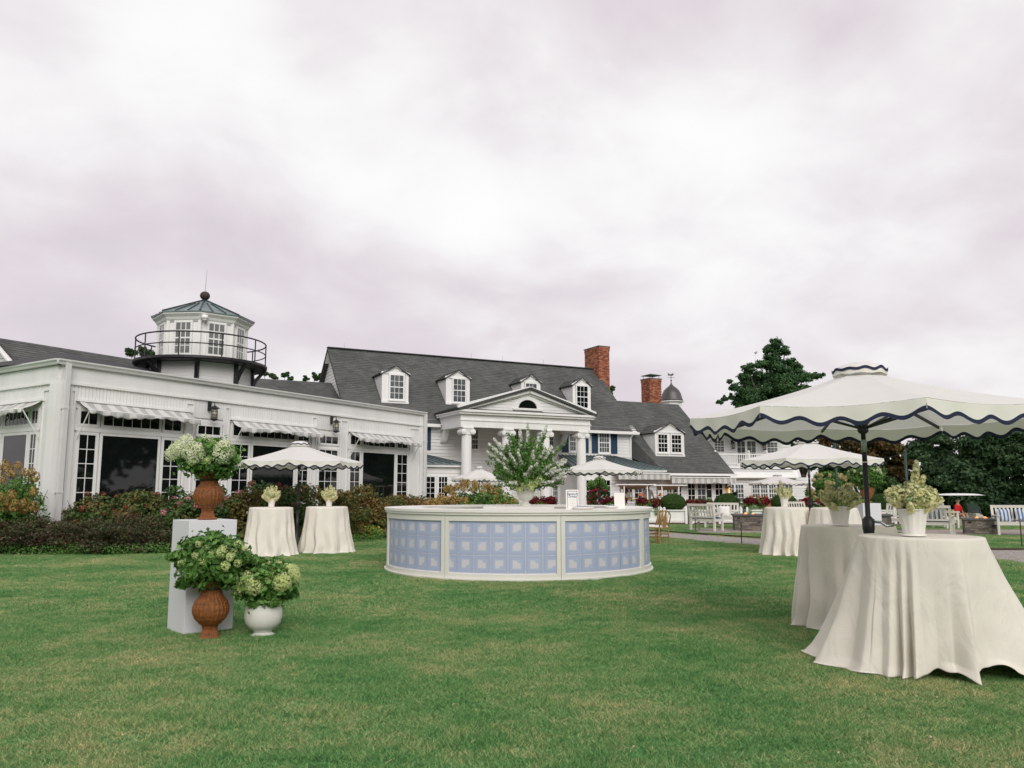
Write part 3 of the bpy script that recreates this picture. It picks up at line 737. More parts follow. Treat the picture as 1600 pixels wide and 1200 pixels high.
# ================================================================== MAIN HOUSE
PM = R(27); cM = Vector((math.cos(PM), math.sin(PM), 0)); bM = Vector((-math.sin(PM), math.cos(PM), 0))
Rr = Vector((6.67, 45, 0)); O_M = Rr-cM*16; FM = frame((O_M.x, O_M.y), PM)
house = empty('main_house', (O_M.x, O_M.y, 0)); tag(house, 'large white clapboard house with dark grey roof, dormers and columned portico', 'house')
EZ, RZ, RB = 4.97, 8.83, 3.9; KR = (RZ-EZ)/RB
siding(FM, house, 0, 16, 0.0, EZ)
mb = MB(FM); mb.box(.02, 15.98, .01, 7.78, 0, EZ-.05); mb.obj('wall', M_siding, house)
for (Fg, s) in ((frame((O_M+cM*16).to_2d(), PM+math.pi/2), 1), (frame((O_M+bM*7.8).to_2d(), PM-math.pi/2), 0)):
    siding(Fg, house, 0, 7.8, 0, EZ, name='gable_siding'); siding(Fg, house, 0, 7.8, EZ, RZ-.05, name='gable_siding', tri=((0, 0, EZ), (7.8, 0, EZ), (3.92, 0, RZ-.05), (3.88, 0, RZ-.05)))
    mb = MB(Fg); mb.beam((-.3, -.12, EZ-.32), (3.9, -.12, RZ-.12), .05, .28, up=(0, 1, 0)); mb.beam((8.1, -.12, EZ-.32), (3.9, -.12, RZ-.12), .05, .28, up=(0, 1, 0)); mb.each('rake_board', M_white2, house)
    if not s:
        mb = MB(Fg); mb.box(-.02, .12, -.03, .02, 0, EZ); mb.each('corner_board', M_white2, house)
ov = .32
roof_slope(FM, house, (-.3, -ov, EZ-ov*KR), (16.3, -ov, EZ-ov*KR), (16.3, RB, RZ), (-.3, RB, RZ))
roof_slope(FM, house, (16.3, 7.8+ov, EZ-ov*KR), (-.3, 7.8+ov, EZ-ov*KR), (-.3, RB, RZ), (16.3, RB, RZ))
mb = MB(FM); mb.beam((-.3, RB, RZ+.02), (16.3, RB, RZ+.02), .28, .05); mb.obj('ridge_cap', M_shingle, house)
for u in (.6, 7.9, 9.9, 12.6):
    mb = MB(FM); mb.tube([(u, RB, RZ), (u, RB, RZ+.35)], .008, 5); mb.obj('lightning_rod', M_steel, house)
mb = MB(FM); mb.box(-.3, 4.35, -ov-.13, -ov, EZ-.42, EZ-.28); mb.box(11.75, 16.3, -ov-.13, -ov, EZ-.42, EZ-.28); mb.each('gutter', M_white2, house)
mb = MB(FM); mb.box(0, 16, -.06, .0, EZ-.42, EZ-.05); mb.box(-.2, 16.2, -ov, .0, EZ-.30, EZ-.26); mb.each('frieze', M_white2, house)
mb = MB(FM); mb.box(15.86, 16.04, -.065, .1, 0, EZ-.4); mb.box(-.04, .14, -.065, .1, 0, EZ-.4); mb.each('corner_board', M_white2, house)
mb = MB(FM); mb.tube([(15.9, -ov-.05, EZ-.4), (15.92, -.12, EZ-.62), (15.92, -.10, 3.25)], .05, 8); mb.obj('downspout', M_white2, house)
mb = MB(FM); mb.box(.1, 15.9, -.07, .0, 3.28, 3.44); mb.obj('belt_board', M_white2, house)

def dormer(F, root, px0, px1, pybase, pytop, pypeak, wins, roofz0, roofk, name='dormer', g=M_glass2, over=.1, nc=3, nr=4):
    pb = hit_roof(F, (px0+px1)/2, pybase, roofz0, roofk); v0 = pb.y; zb = pb.z
    u0 = FU(F, px0, (pybase+pytop)/2, v0)[0]; u1 = FU(F, px1, (pybase+pytop)/2, v0)[0]
    pm = (px0+px1)/2; z1 = FU(F, pm, pytop, v0)[1]; zp = FU(F, pm, pypeak, v0)[1]; um = (u0+u1)/2
    vb = lambda z: (z-roofz0)/roofk
    mb = MB(F)
    # body: front pentagon extruded back into the roof
    fr = [(u0, v0, zb-.05), (u1, v0, zb-.05), (u1, v0, z1), (um, v0, zp-.06), (u0, v0, z1)]
    bk = [(u0, vb(zb)+.05, zb-.05), (u1, vb(zb)+.05, zb-.05), (u1, vb(z1)+.1, z1), (um, vb(zp)+.1, zp-.06), (u0, vb(z1)+.1, z1)]
    mb.add(fr+bk, [(0, 1, 2, 3, 4), (0, 4, 9, 5), (1, 6, 7, 2)])
    d = mb.obj(name, M_white2, root)
    sb = MB(F); n = round((z1-zb)/.11)
    for (uu, s) in ((u0, -1), (u1, 1)):
        for i in range(n):
            za, zc = zb+(z1-zb)*i/n, zb+(z1-zb)*(i+1)/n; o_ = .016*s
            sb.add([(uu+o_, v0+.02, za), (uu+o_, vb(za)+.05, za), (uu, vb(zc)+.05, zc), (uu, v0+.02, zc), (uu, v0+.02, za), (uu, vb(za), za)], [(0, 1, 2, 3), (4, 5, 1, 0)])
    m_ = round((zp-z1)/.11)
    sb.lap((u0, v0-.01, z1+.05), (u1, v0-.01, z1+.05), (um+.01, v0-.01, zp-.05), (um-.01, v0-.01, zp-.05), m_, (0, -1, 0), .014)
    sb.obj('siding', M_siding, d, kind='stuff')
    tb = MB(F); tb.box(u0-.03, u0+.14, v0-.05, v0, zb, z1); tb.box(u1-.14, u1+.03, v0-.05, v0, zb, z1); tb.box(u0-.05, u1+.05, v0-.06, v0, z1-.02, z1+.08); tb.box(u0-.04, u1+.04, v0-.09, v0, zb-.06, zb+.06)
    tb.beam((u0-over, v0-.06, z1-.02), (um, v0-.06, zp), .05, .12, up=(0, 1, 0)); tb.beam((u1+over, v0-.06, z1-.02), (um, v0-.06, zp), .05, .12, up=(0, 1, 0))
    tb.obj('casing', M_white2, d)
    rb = MB(F)
    for s, ue in ((-1, u0-over), (1, u1+over)):
        zo = z1-.04
        a = Vector((ue, v0-.14, zo)); b = Vector((um, v0-.14, zp+.05)); c = Vector((um, vb(zp)+.2, zp+.05)); e = Vector((ue, vb(zo)+.15, zo))
        q = Vector((0, 0, -.05)); rb.lap(a, e, c, b, 6, (s*.5, 0, .8), .018) if s < 0 else rb.lap(e, a, b, c, 6, (s*.5, 0, .8), .018)
        rb.add([a, b, b+q, a+q], [(0, 1, 2, 3)]); rb.add([a+q, b+q, c+q, e+q], [(0, 1, 2, 3)])
    rb.obj('dormer_roof', M_shingle, d)
    for (a, b, t, q) in wins:
        ua, za = FU(F, a, q, v0); ub, zb_ = FU(F, b, t, v0)
        window(F, root, ua-.05, ub+.05, za-.05, zb_+.05, nc, nr, v0-.03, g=g, sash=True, casing=.07, mun=.02, name='dormer_window')
    return d
dormer(FM, house, 597, 637, 628.5, 584, 573, [(608, 630, 587, 623.5)], EZ, KR)
dormer(FM, house, 697, 732.5, 631, 591, 579.5, [(707, 726.5, 593, 628)], EZ, KR)
dormer(FM, house, 814.5, 843, 636, 597, 586.5, [(820, 837.5, 600, 631)], EZ, KR)
dormer(FM, house, 895, 921.5, 641, 602, 591.5, [(900, 917, 604, 637)], EZ, KR, g=M_glass)

# upper windows with shutters
def shutter(F, root, u0, u1, z0, z1, v=-.048):
    mb = MB(F); mb.box(u0, u0+.04, v-.05, v, z0, z1); mb.box(u1-.04, u1, v-.05, v, z0, z1); mb.box(u0+.04, u1-.04, v-.047, v, z0, z0+.05); mb.box(u0+.04, u1-.04, v-.047, v, z1-.05, z1); mb.box(u0+.04, u1-.04, v-.047, v, (z0+z1)/2-.02, (z0+z1)/2+.02)
    n = 22
    for i in range(n):
        z = z0+.05+(z1-z0-.1)*i/n; mb.add([(u0+.04, v-.04, z), (u1-.04, v-.04, z), (u1-.04, v-.015, z+(z1-z0-.1)/n), (u0+.04, v-.015, z+(z1-z0-.1)/n)], [(0, 1, 2, 3)])
    return mb.obj('shutter', M_shutter, root)
def mwin(pa, pb, pt, pq, F=FM, v=0, **k):
    ua, za = FU(F, pa, pq, v); ub, zb_ = FU(F, pb, pt, v); return window(F, house, min(ua, ub), max(ua, ub), za, zb_, v=v-.02, **k)
def mshut(pa, pb, pt, pq):
    ua, za = FU(FM, pa, pq); ub, zb_ = FU(FM, pb, pt); shutter(FM, house, ua, ub, za, zb_)
mshut(662.5, 672.5, 668.5, 703.5); mwin(646, 661, 667, 704.5, nc=2, nr=4, sash=True, g=M_glass2)
mwin(734, 748, 669.5, 704, nc=3, nr=4, sash=True); mwin(797.5, 811, 670, 704, nc=3, nr=4, sash=True); mwin(852, 865, 672, 705, nc=3, nr=4, sash=True, g=M_glass2)
mshut(877.5, 887, 674.5, 706.3); mwin(887.5, 900, 673.5, 706.5, nc=3, nr=4, sash=True, g=M_glass2); mshut(909, 918, 675, 707.5)
mshut(924, 932.5, 675.5, 708); mwin(933.5, 952, 675, 708.8, nc=4, nr=4, sash=True, g=M_glass2); mshut(954, 962.8, 676.8, 708.8)
# ground floor doors between the columns
for (a, b, t, q, nc, nr) in ((757, 770, 752, 800, 3, 4), (772, 785, 752, 800, 2, 5), (861, 872, 748, 786, 3, 4), (876, 886, 747, 806, 2, 5), (840, 856, 748, 790, 3, 4)):
    mwin(a, b, t, q, nc=nc, nr=nr, name='french_door', sill=False)
u, z = FU(FM, 889, 757); lantern(FM, house, u, z, h=.5)

# portico
PQ = 2.7; FP = frame((O_M+cM*4.45-bM*PQ).to_2d(), PM); PL_ = 7.15
pz0, pz1 = 4.42, 5.10; ppk = 6.33
port = MB(FP); port.box(0, PL_, 0, .35, pz0, pz1-.08); port.box(0, .35, .35, PQ, pz0, pz1-.08); port.box(PL_-.35, PL_, .35, PQ, pz0, pz1-.08)
port.box(-.04, PL_+.04, -.04, 0, pz0+.30, pz0+.36); po = port.obj('portico', M_white2, house)
mb = MB(FP); mb.box(-.15, PL_+.15, -.17, PQ, pz1-.08, pz1+.02); mb.box(-.20, PL_+.20, -.26, PQ, pz1+.02, pz1+.13); mb.each('cornice', M_white2, po)
mb = MB(FP); mb.add([(-.21, -.27, pz1+.132), (PL_+.21, -.27, pz1+.132), (PL_+.3, .05, pz1+.2), (-.3, .05, pz1+.2)], [(0, 1, 2, 3)]); mb.obj('cornice_flashing', M_flatroof, po)
siding(FP, po, 0, PL_, pz1+.15, ppk-.1, v=.06, name='pediment_siding', tri=((.1, .06, pz1+.15), (PL_-.1, .06, pz1+.15), (PL_/2+.05, .06, ppk-.12), (PL_/2-.05, .06, ppk-.12)))
mb = MB(FP)
for s in (-1, 1):
    a = (PL_/2+s*(PL_/2+.22), -.14, pz1+.16); b = (PL_/2, -.14, ppk+.02); mb.beam(a, b, .30, .12, up=(0, 1, 0)) if False else mb.beam(a, b, .32, .13, up=(0, 1, 0))
    a2 = (PL_/2+s*(PL_/2-.15), -.02, pz1+.13); b2 = (PL_/2, -.02, ppk-.18); mb.beam(a2, b2, .12, .10, up=(0, 1, 0))
mb.obj('raking_cornice', M_white2, po)
KQ = (ppk-pz1)/(PL_/2)
for s in (-1, 1):
    e_ = PL_/2+s*(PL_/2+.24); ze = pz1+.17; vr = (ppk-EZ)/KR+PQ
    if s < 0: roof_slope(FP, po, (e_, PQ+.1, ze), (e_, -.33, ze), (PL_/2, -.33, ppk+.12), (PL_/2, vr, ppk+.12), name='portico_roof')
    else: roof_slope(FP, po, (e_, -.33, ze), (e_, PQ+.1, ze), (PL_/2, vr, ppk+.12), (PL_/2, -.33, ppk+.12), name='portico_roof')
# half round window
mb = MB(FP); hw = MB(FP); c0 = PL_/2-.02; z0 = pz1+.34; arc = [(math.cos(math.pi*i/16), math.sin(math.pi*i/16)) for i in range(17)]
hw.add([(c0+.50*x, .0, z0+.40*y) for x, y in arc], [tuple(range(17))]); 
ring = [(c0+.52*x, -.02, z0+.42*y) for x, y in arc]+[(c0+.74*x, -.02, z0-.0+.66*y) for x, y in arc]
mb.add(ring, [(i, i+1, 17+i+1, 17+i) for i in range(16)]); ring2 = [(x, .06, z) for x, y, z in ring]; mb.add(ring+ring2, [(17+i, 17+i+1, 34+17+i+1, 34+17+i) for i in range(16)]+[(i, i+1, 34+i+1, 34+i) for i in range(16)])
mb.box(c0-.82, c0+.82, -.06, .06, z0-.10, z0)
hwo = mb.obj('half_round_window', M_white2, po); hw.obj('pane', M_glass, hwo)
# columns with ionic capitals
for cu in (.38, 2.50, 4.62, 6.72):
    T = FP @ Matrix.Translation((cu, .20, 0)); mb = MB(T); prof = [(.27, .1), (.27, .2), (.25, .26)]
    prof += [(.245-.035*(i/8)**2, .3+(pz0-.62)*i/8) for i in range(9)]; mb.lathe(prof, 24)
    for i in range(24):
        a = 2*math.pi*i/24; mb.beam((.243*math.cos(a), .243*math.sin(a), .32), (.212*math.cos(a), .212*math.sin(a), pz0-.4), .022, .016)
    mb.box(-.3, .3, -.3, .3, 0, .1); cobj = mb.obj('column', M_white2, po); auto_smooth(cobj)
    cp = MB(T); cp.box(-.27, .27, -.26, .26, pz0-.08, pz0-.004); cp.lathe([(.21, pz0-.38), (.25, pz0-.34), (.24, pz0-.28), (.28, pz0-.10)], 20)
    for sx_ in (-1, 1):
        for (rad, dz) in ((.125, 0), (.07, 0)):
            ln = .27 if rad > .1 else .30
            pts = []
            vs = []
            for y in (-ln, ln):
                for k in range(14):
                    a = 2*math.pi*k/14; vs.append((sx_*.24+rad*math.cos(a), y, pz0-.22+rad*math.sin(a)))
            cp.add(vs, [tuple(range(13, -1, -1)), tuple(range(14, 28))]+[(k, (k+1) % 14, 14+(k+1) % 14, 14+k) for k in range(14)])
    cp.obj('capital', M_white2, po)
mb = MB(FP)      # porch ceiling, curved brackets at the wall
mb.box(.35, PL_-.35, .35, PQ, pz1-.30, pz1-.26); mb.obj('porch_ceiling', M_white, po)
for (u0, s) in ((.17, -1), (PL_-.17, 1)):
    mb = MB(FP); pts = [(u0, PQ-.02, pz0-.55), (u0, PQ-.25, pz0-.50), (u0, PQ-.40, pz0-.2), (u0, PQ-.55, pz0)]
    for a, b in zip(pts[:-1], pts[1:]): mb.beam(a, b, .28, .14)
    mb.obj('bracket', M_white2, po)
mb = MB(FP); mb.box(-.3, PL_+.3, -.3, PQ, 0, .10); mb.obj('porch_floor', M_patio, po)

# low metal-roofed bays either side of the portico
def seam_roof(F, root, pts, n, name='metal_roof'):
    a, b, c, d = map(Vector, pts); mb = MB(F); mb.add([a, b, c, d], [(0, 1, 2, 3)]); q = Vector((0, 0, -.06)); mb.add([a+q, b+q, c+q, d+q, a, b, c, d], [(0, 3, 2, 1), (0, 1, 5, 4), (1, 2, 6, 5), (3, 0, 4, 7)])
    o = mb.obj(name, M_copper, root); s = MB(F)
    for i in range(n+1):
        t = i/n; s.beam(a.lerp(b, t)+Vector((0, 0, .015)), d.lerp(c, t)+Vector((0, 0, .015)), .03, .035)
    s.obj('standing_seams', M_seam, o); return o
# left bay: front plane at v=-2.0 of main frame
VB = -2.0
def mf(px, py, v=VB): return FU(FM, px, py, v)
ub1 = mf(722, 740)[0]; zb_e = mf(690, 725)[1]; ub0 = 1.5
siding(FM, house, ub0, ub1, 0, zb_e-.1, v=VB, name='bay_siding'); mb = MB(FM); mb.box(ub0, ub1-.02, VB+.01, -.02, 0, zb_e-.08); mb.obj('bay_wall', M_siding, house)
mb = MB(FM); mb.box(ub0-.2, ub1+.0, VB-.22, VB, zb_e-.14, zb_e); mb.box(ub0, ub1, VB-.04, VB, zb_e-.34, zb_e-.14); mb.each('bay_cornice', M_white2, house)
seam_roof(FM, house, [(ub0-.2, VB-.24, zb_e+.01), (ub1+.1, VB-.24, zb_e+.01), (ub1-1.7, -.02, zb_e+.62), (ub0-.2, -.02, zb_e+.62)], 9)
for (a, b) in ((656, 680.5), (682, 700)):
    ua = mf(a, 760)[0]; uc = mf(b, 760)[0]; window(FM, house, ua, uc, .75, mf(680, 742.5)[1], 3, 5, VB-.02, casing=.08, name='bay_window')
# right bay and the side house share one front plane, v = VR
O_H = P(1035, 733, 43.5); tmp = FM.inverted() @ Vector((O_H.x, O_H.y, 0)); VR = tmp.y; UR = tmp.x
zc_e = mf(1000, 733, VR)[1]; ur0 = mf(906, 760, VR)[0]
siding(FM, house, ur0, UR, 0, zc_e-.1, v=VR, name='bay_siding'); mb = MB(FM); mb.box(ur0, UR, VR+.01, -.02, 0, zc_e-.1); mb.obj('bay_wall', M_siding, house)
mb = MB(FM); mb.box(ur0-.3, UR+.15, VR-.2, VR, zc_e-.13, zc_e); mb.box(ur0, UR, VR-.04, VR, zc_e-.5, zc_e-.13); mb.each('bay_cornice', M_white2, house)
seam_roof(FM, house, [(ur0-.5, VR-.22, zc_e+.01), (UR+.2, VR-.22, zc_e+.01), (UR-1.9, -.02, zc_e+.78), (ur0-.1, -.02, zc_e+.78)], 16)
for (a, b, t, q, nc, nr) in ((912.5, 931.5, 748.5, 786.5, 3, 4), (933.5, 953.5, 748.5, 786.5, 3, 4), (970.5, 988, 759, 790, 3, 3), (989, 1009, 759, 790, 3, 3)):
    ua, za = FU(FM, a, q, VR); uc, zc = FU(FM, b, t, VR); window(FM, house, ua, uc, min(za, .9), zc, nc, nr, VR-.02, name='bay_window', casing=.07)
# flat striped awnings, valance hanging straight down
def valance_awning(F, root, u0, u1, z1, out, drop, v, name='awning'):
    mb = MB(F); W_ = u1-u0
    mb.grid(lambda a, t: (u0+W_*a, v-out*t, z1-drop*t), 20, 2, uvf=lambda a, t: (a*W_, t))
    mb.grid(lambda a, t: (u0+W_*a, v-out-.01, z1-drop-(.28+.03*abs(math.sin(a*W_*2*math.pi/.36)))*t), 80, 2, uvf=lambda a, t: (a*W_, t))
    o = mb.obj(name, M_awning, root, thick=.006)
    h = MB(F); h.box(u0, u1, v-out-.05, v-out+.03, z1-drop, z1-drop+.06); h.obj('front_bar', M_white2, o); return o
valance_awning(FM, house, ur0+1.9, UR-.05, zc_e-.14, .7, .12, VR)

# end chimney built of brick
def chimney(name, F, u0, u1, v0, v1, z0, z1, root=None, cap=True):
    c = MB(F); c.box(u0+.012, u1-.012, v0+.012, v1-.012, z0, z1-.01); co = c.obj(name, M_mortar, root)
    b = MB(F); nz_ = int((z1-max(z0, 4.5))/.082); rng = random.Random(3)
    for j in range(nz_):
        z = z1-.082*(j+1); off = .11 if j % 2 else 0; pr = .02 if j in (1, 2) else (.035 if j == 0 else 0)
        for (a, b_, fx) in ((u0, u1, v0), (u0, u1, v1)):
            x = a-off
            while x < b_:
                xa, xb = max(a, x+.006), min(b_, x+.216)
                if xb-xa > .03: b.box(xa-(pr if xa == a else 0), xb+(pr if xb == b_ else 0), fx-.006-pr if fx == v0 else fx-.05, fx+.05 if fx == v0 else fx+.006+pr, z+.006, z+.078, rng.randrange(3))
                x += .222
        for (a, b_, fx) in ((v0, v1, u0), (v0, v1, u1)):
            x = a-(.11-off)
            while x < b_:
                xa, xb = max(a+.05, x+.006), min(b_-.05, x+.216)
                if xb-xa > .03: b.box(fx-.006-pr if fx == u0 else fx-.05, fx+.05 if fx == u0 else fx+.006+pr, xa, xb, z+.006, z+.078, rng.randrange(3))
                x += .222
    b.obj('bricks', [M_brick, mat('brick_dark', (.22, .07, .04), .85, var=.3, vscale=9), mat('brick_light', (.44, .17, .09), .85, var=.3, vscale=9)], co, kind='stuff')
    k = MB(F); k.box(u0-.05, u1+.05, v0-.05, v1+.05, z1, z1+.06); k.obj('cap', M_stonec, co); return co
chimney('chimney', FM, 16.02, 16.78, 3.15, 4.75, 0, 10.12, house)

# link roof to the left of the main gable
roof_slope(FM, house, (-7, -1.2, 4.2), (-.02, -1.2, 4.2), (-.02, RB, 7.0), (-6.2, RB, 7.0), name='link_roof')
roof_slope(FM, house, (-.02, 8.2, 4.6), (-7, 8.2, 4.6), (-6.2, RB, 7.0), (-.02, RB, 7.0), name='link_roof')
mb = MB(FM); mb.box(-6.6, -.02, -.8, 7.8, 0, 4.3); mb.obj('link_wall', M_siding, house)

# ================================================================== SIDE HOUSE (lower roof, double dormer)
FH = frame((O_H.x, O_H.y), PM)
side = empty('side_house', (O_H.x, O_H.y, 0)); tag(side, 'lower white house wing with double dormer, brick chimney and long striped awning', 'house')
HL = 4.75; eH = FU(FH, 1090, 735, 0)[1]; HB = 4.62; rH = 6.80; kH = (rH-eH)/HB; u_l = -5.2
siding(FH, side, .02, HL, 0, eH-.1); mb = MB(FH); mb.box(.01, HL-.02, .01, 9, 0, eH-.08); mb.obj('wall', M_siding, side)
roof_slope(FH, side, (-.02, -.25, eH-.2), (HL+.15, -.25, eH-.2), (HL+.15, HB, rH), (-.02, HB, rH))
mb = MB(FH); lo = MB(FH)
dv = -VR
_A, _B, _C, _D = (-.021, -.25, eH-.2), (-.021, dv, eH-.2+kH*(dv+.25)), (-(UR-16)+.01, dv, eH-.2+kH*(dv+.25)), (-(UR-16)-.03, dv-.03, zc_e+.70)
mb = MB(FH); A2, B2, C2, D2 = map(Vector, (_A, _B, _C, _D))
for i in range(14):
    t0, t1 = i/14, (i+1)/14; mb.lap(D2.lerp(C2, t0), A2.lerp(C2, t0) if False else A2.lerp(C2, t0), A2.lerp(C2, t1), D2.lerp(C2, t1), 1, (-.3, -.6, .7), .02)
mb.lap(A2, A2+Vector((.01, 0, 0)), B2, C2, 20, (0, -.6, .7), .02); mb.obj('roof_return', M_shingle, side)
if True: roof_slope(FH, side, (-(UR-16)+.01, dv-.1, eH-.2+kH*(dv+.15)), (-.021, dv-.1, eH-.2+kH*(dv+.15)), (-.021, HB, rH), (-(UR-16)+.01, HB, rH))
roof_slope(FH, side, (u_l, 3.2, eH-.2+kH*3.45), (-(UR-16)+.005, 3.2, eH-.2+kH*3.45), (-(UR-16)+.005, HB, rH), (u_l, HB, rH))
roof_slope(FH, side, (HL+.15, 9.3, eH-.1), (u_l, 9.3, eH-.1), (u_l, HB, rH), (HL+.15, HB, rH))
Fg = frame((Vector((O_H.x, O_H.y, 0))+cM*HL).to_2d(), PM+math.pi/2)
siding(Fg, side, 0, 9.2, 0, eH, name='gable_siding'); siding(Fg, side, 0, 9.2, eH, rH, tri=((0, 0, eH), (9.2, 0, eH), (4.65, 0, rH-.06), (4.6, 0, rH-.06)), name='gable_siding')
mb = MB(FH); mb.box(-.1, HL+.2, -.36, -.25, eH-.30, eH-.18); mb.box(0, HL, -.05, 0, eH-.5, eH-.2); mb.each('gutter', M_white2, side)
dormer(FH, side, 1023.5, 1067.5, 711.5, 676, 662, [(1027, 1041, 679, 706.5), (1048, 1062.5, 680, 707)], eH, kH, name='double_dormer', g=M_glass, nc=3)
valance_awning(FH, side, .02, HL-.25, eH-.33, .75, .1, 0)
for (a, b, t, q, nc, nr, g_) in ((1040, 1049, 759, 800, 2, 4, M_glass), (1050.5, 1064, 759, 800, 2, 4, M_glass), (1073.5, 1085, 752, 810, 2, 5, M_glass), (1088.5, 1101.5, 752, 810, 2, 5, M_glass2), (1102.5, 1111, 750, 810, 1, 4, M_glass), (1116.5, 1128, 752, 810, 2, 5, M_glass)):
    ua, za = FU(FH, a, q, 0); uc, zc = FU(FH, b, t, 0); window(FH, side, ua, uc, max(.05, za), zc, nc, nr, -.02, name='french_door', casing=.06, g=g_, sill=False, mun=.03)
u, z = FU(FH, 1134, 763); lantern(FH, side, min(u, HL-.08), z, h=.6, lit=True)
F2 = FH; u2 = FU(FH, 1013, 610, 5.4)[0]; u3 = FU(FH, 1036, 610, 5.4)[0]; z2 = FU(FH, 1024, 592.5, 5.4)[1]
ch2 = chimney('chimney', FH, u2+.12, u3-.12, 5.4, 6.3, 0, z2, side)
mb = MB(FH); um = (u2+u3)/2
for (a, b) in ((u2+.22, 5.5), (u3-.22, 5.5), (u2+.22, 6.2), (u3-.22, 6.2)): mb.tube([(a, b, z2+.05), (a, b, z2+.27)], .018, 5)
mb.add([(u2+.05, 5.35, z2+.27), (u3-.05, 5.35, z2+.27), (u3-.05, 6.35, z2+.27), (u2+.05, 6.35, z2+.27), (um, 5.85, z2+.42)], [(0, 1, 4), (1, 2, 4), (2, 3, 4), (3, 0, 4), (3, 2, 1, 0)])
mb.obj('chimney_cowl', M_black, ch2)

# ================================================================== GABLE HOUSE (right, with balcony)
Og = P(1140, 780, 47.0); FG = frame((Og.x, Og.y), R(7))
gab = empty('gable_house', (Og.x, Og.y, 0)); tag(gab, 'white gabled house with upper balcony, retractable striped awning and dark sash windows', 'house')
uG1 = FU(FG, 1262, 780)[0]; zp1 = FU(FG, 1180, 745.5)[1]
siding(FG, gab, -.6, uG1, 0, zp1-.0); mb = MB(FG); mb.box(-.6, uG1-.02, .01, 8, 0, zp1); mb.obj('wall', M_siding, gab)
mb = MB(FG); z3 = FU(FG, 1180, 728)[1]; mb.box(-1.0, FU(FG, 1246, 735)[0], -.15, 1.7, z3-.12, z3); mb.add([(-1.0, -.15, z3-.12), (FU(FG, 1243, 735)[0], -.15, z3-.12), (FU(FG, 1243, 735)[0], -.35, zp1), (-1.0, -.35, zp1)], [(3, 2, 1, 0)])
mb.box(-1.0, FU(FG, 1243, 735)[0], -.36, -.0, zp1-.06, zp1); mb.obj('porch_fascia', M_white2, gab)
mb = MB(FG); mb.beam((-1, -.37, zp1+.48), (FU(FG, 1236, 735)[0], -.37, zp1+.44), .03, .05); mb.obj('track_rail', M_black, gab)
VG = 1.9
gu0, gz0 = FU(FG, 1099, 692, VG); gu1, _ = FU(FG, 1241, 696, VG); zgp = gz0+ (gu1-gu0)/2*.72; gm = (gu0+gu1)/2
siding(FG, gab, gu0+.25, gu1-.25, z3, gz0+.1, v=VG); siding(FG, gab, 0, 0, gz0+.1, zgp, tri=((gu0+.25, VG, gz0+.1), (gu1-.25, VG, gz0+.1), (gm+.02, VG, zgp-.1), (gm-.02, VG, zgp-.1)))
mb = MB(FG); mb.box(gu0+.3, gu1-.3, VG+.02, 10, 0, gz0+.1); mb.obj('wall', M_siding, gab)
mb = MB(FG)
for s in (-1, 1):
    e_ = gu0 if s < 0 else gu1
    mb.beam((e_, VG-.2, gz0-.02), (gm, VG-.2, zgp), .05, .22, up=(0, 1, 0))
mb.each('rake_board', M_white2, gab)
roof_slope(FG, gab, (gu0-.05, 11, gz0+.05), (gu0-.05, VG-.22, gz0+.05), (gm, VG-.22, zgp+.12), (gm, 11, zgp+.12)); roof_slope(FG, gab, (gu1+.05, VG-.22, gz0+.05), (gu1+.05, 11, gz0+.05), (gm, 11, zgp+.12), (gm, VG-.22, zgp+.12))
for (a, b, t, q, nc, nr, s_, g_, nm) in ((1114.5, 1131.5, 687, 707.5, 3, 4, True, M_glass3, 'window'), (1150.5, 1164.5, 688, 727, 2, 4, False, M_glass2, 'balcony_door'), (1166, 1181, 688, 727, 2, 4, False, M_glass3, 'balcony_door'), (1197, 1215, 690, 709, 3, 4, True, M_glass3, 'window')):
    ua, za = FU(FG, a, q, VG); uc, zc = FU(FG, b, t, VG); window(FG, gab, ua, uc, za, zc, nc, nr, VG-.02, g=g_, sash=s_, casing=.07, name=nm)
for px, py in ((1143, 694), (1191.5, 696)):
    u, z = FU(FG, px, py, VG); lantern(FG, gab, u, z, v=VG-.05, h=.55)
# balcony rail
bu0 = FU(FG, 1117.5, 710, -.1)[0]; bu1 = FU(FG, 1243, 710, -.1)[0]; zr = FU(FG, 1150, 709.5, -.1)[1]
mb = MB(FG); mb.box(bu0, bu1, -.14, -.06, zr-.04, zr+.03); mb.box(bu0, bu1, -.12, -.08, z3+.10, z3+.14); x = bu0+.08
while x < bu1: mb.box(x, x+.035, -.117, -.083, z3+.14, zr-.04); x += .115
rail = mb.obj('balcony_railing', M_white2, gab)
for px in (1118, 1170, 1198, 1240):
    u = FU(FG, px, 715, -.1)[0]; mb = MB(FG); mb.box(u-.06, u+.06, -.16, -.04, z3, zr+.08); mb.lathe([(.03, 0), (.075, .04), (.075, .10), (.03, .14)], 10, (u, -.10, zr+.08)); mb.obj('newel_post', M_white2, rail)
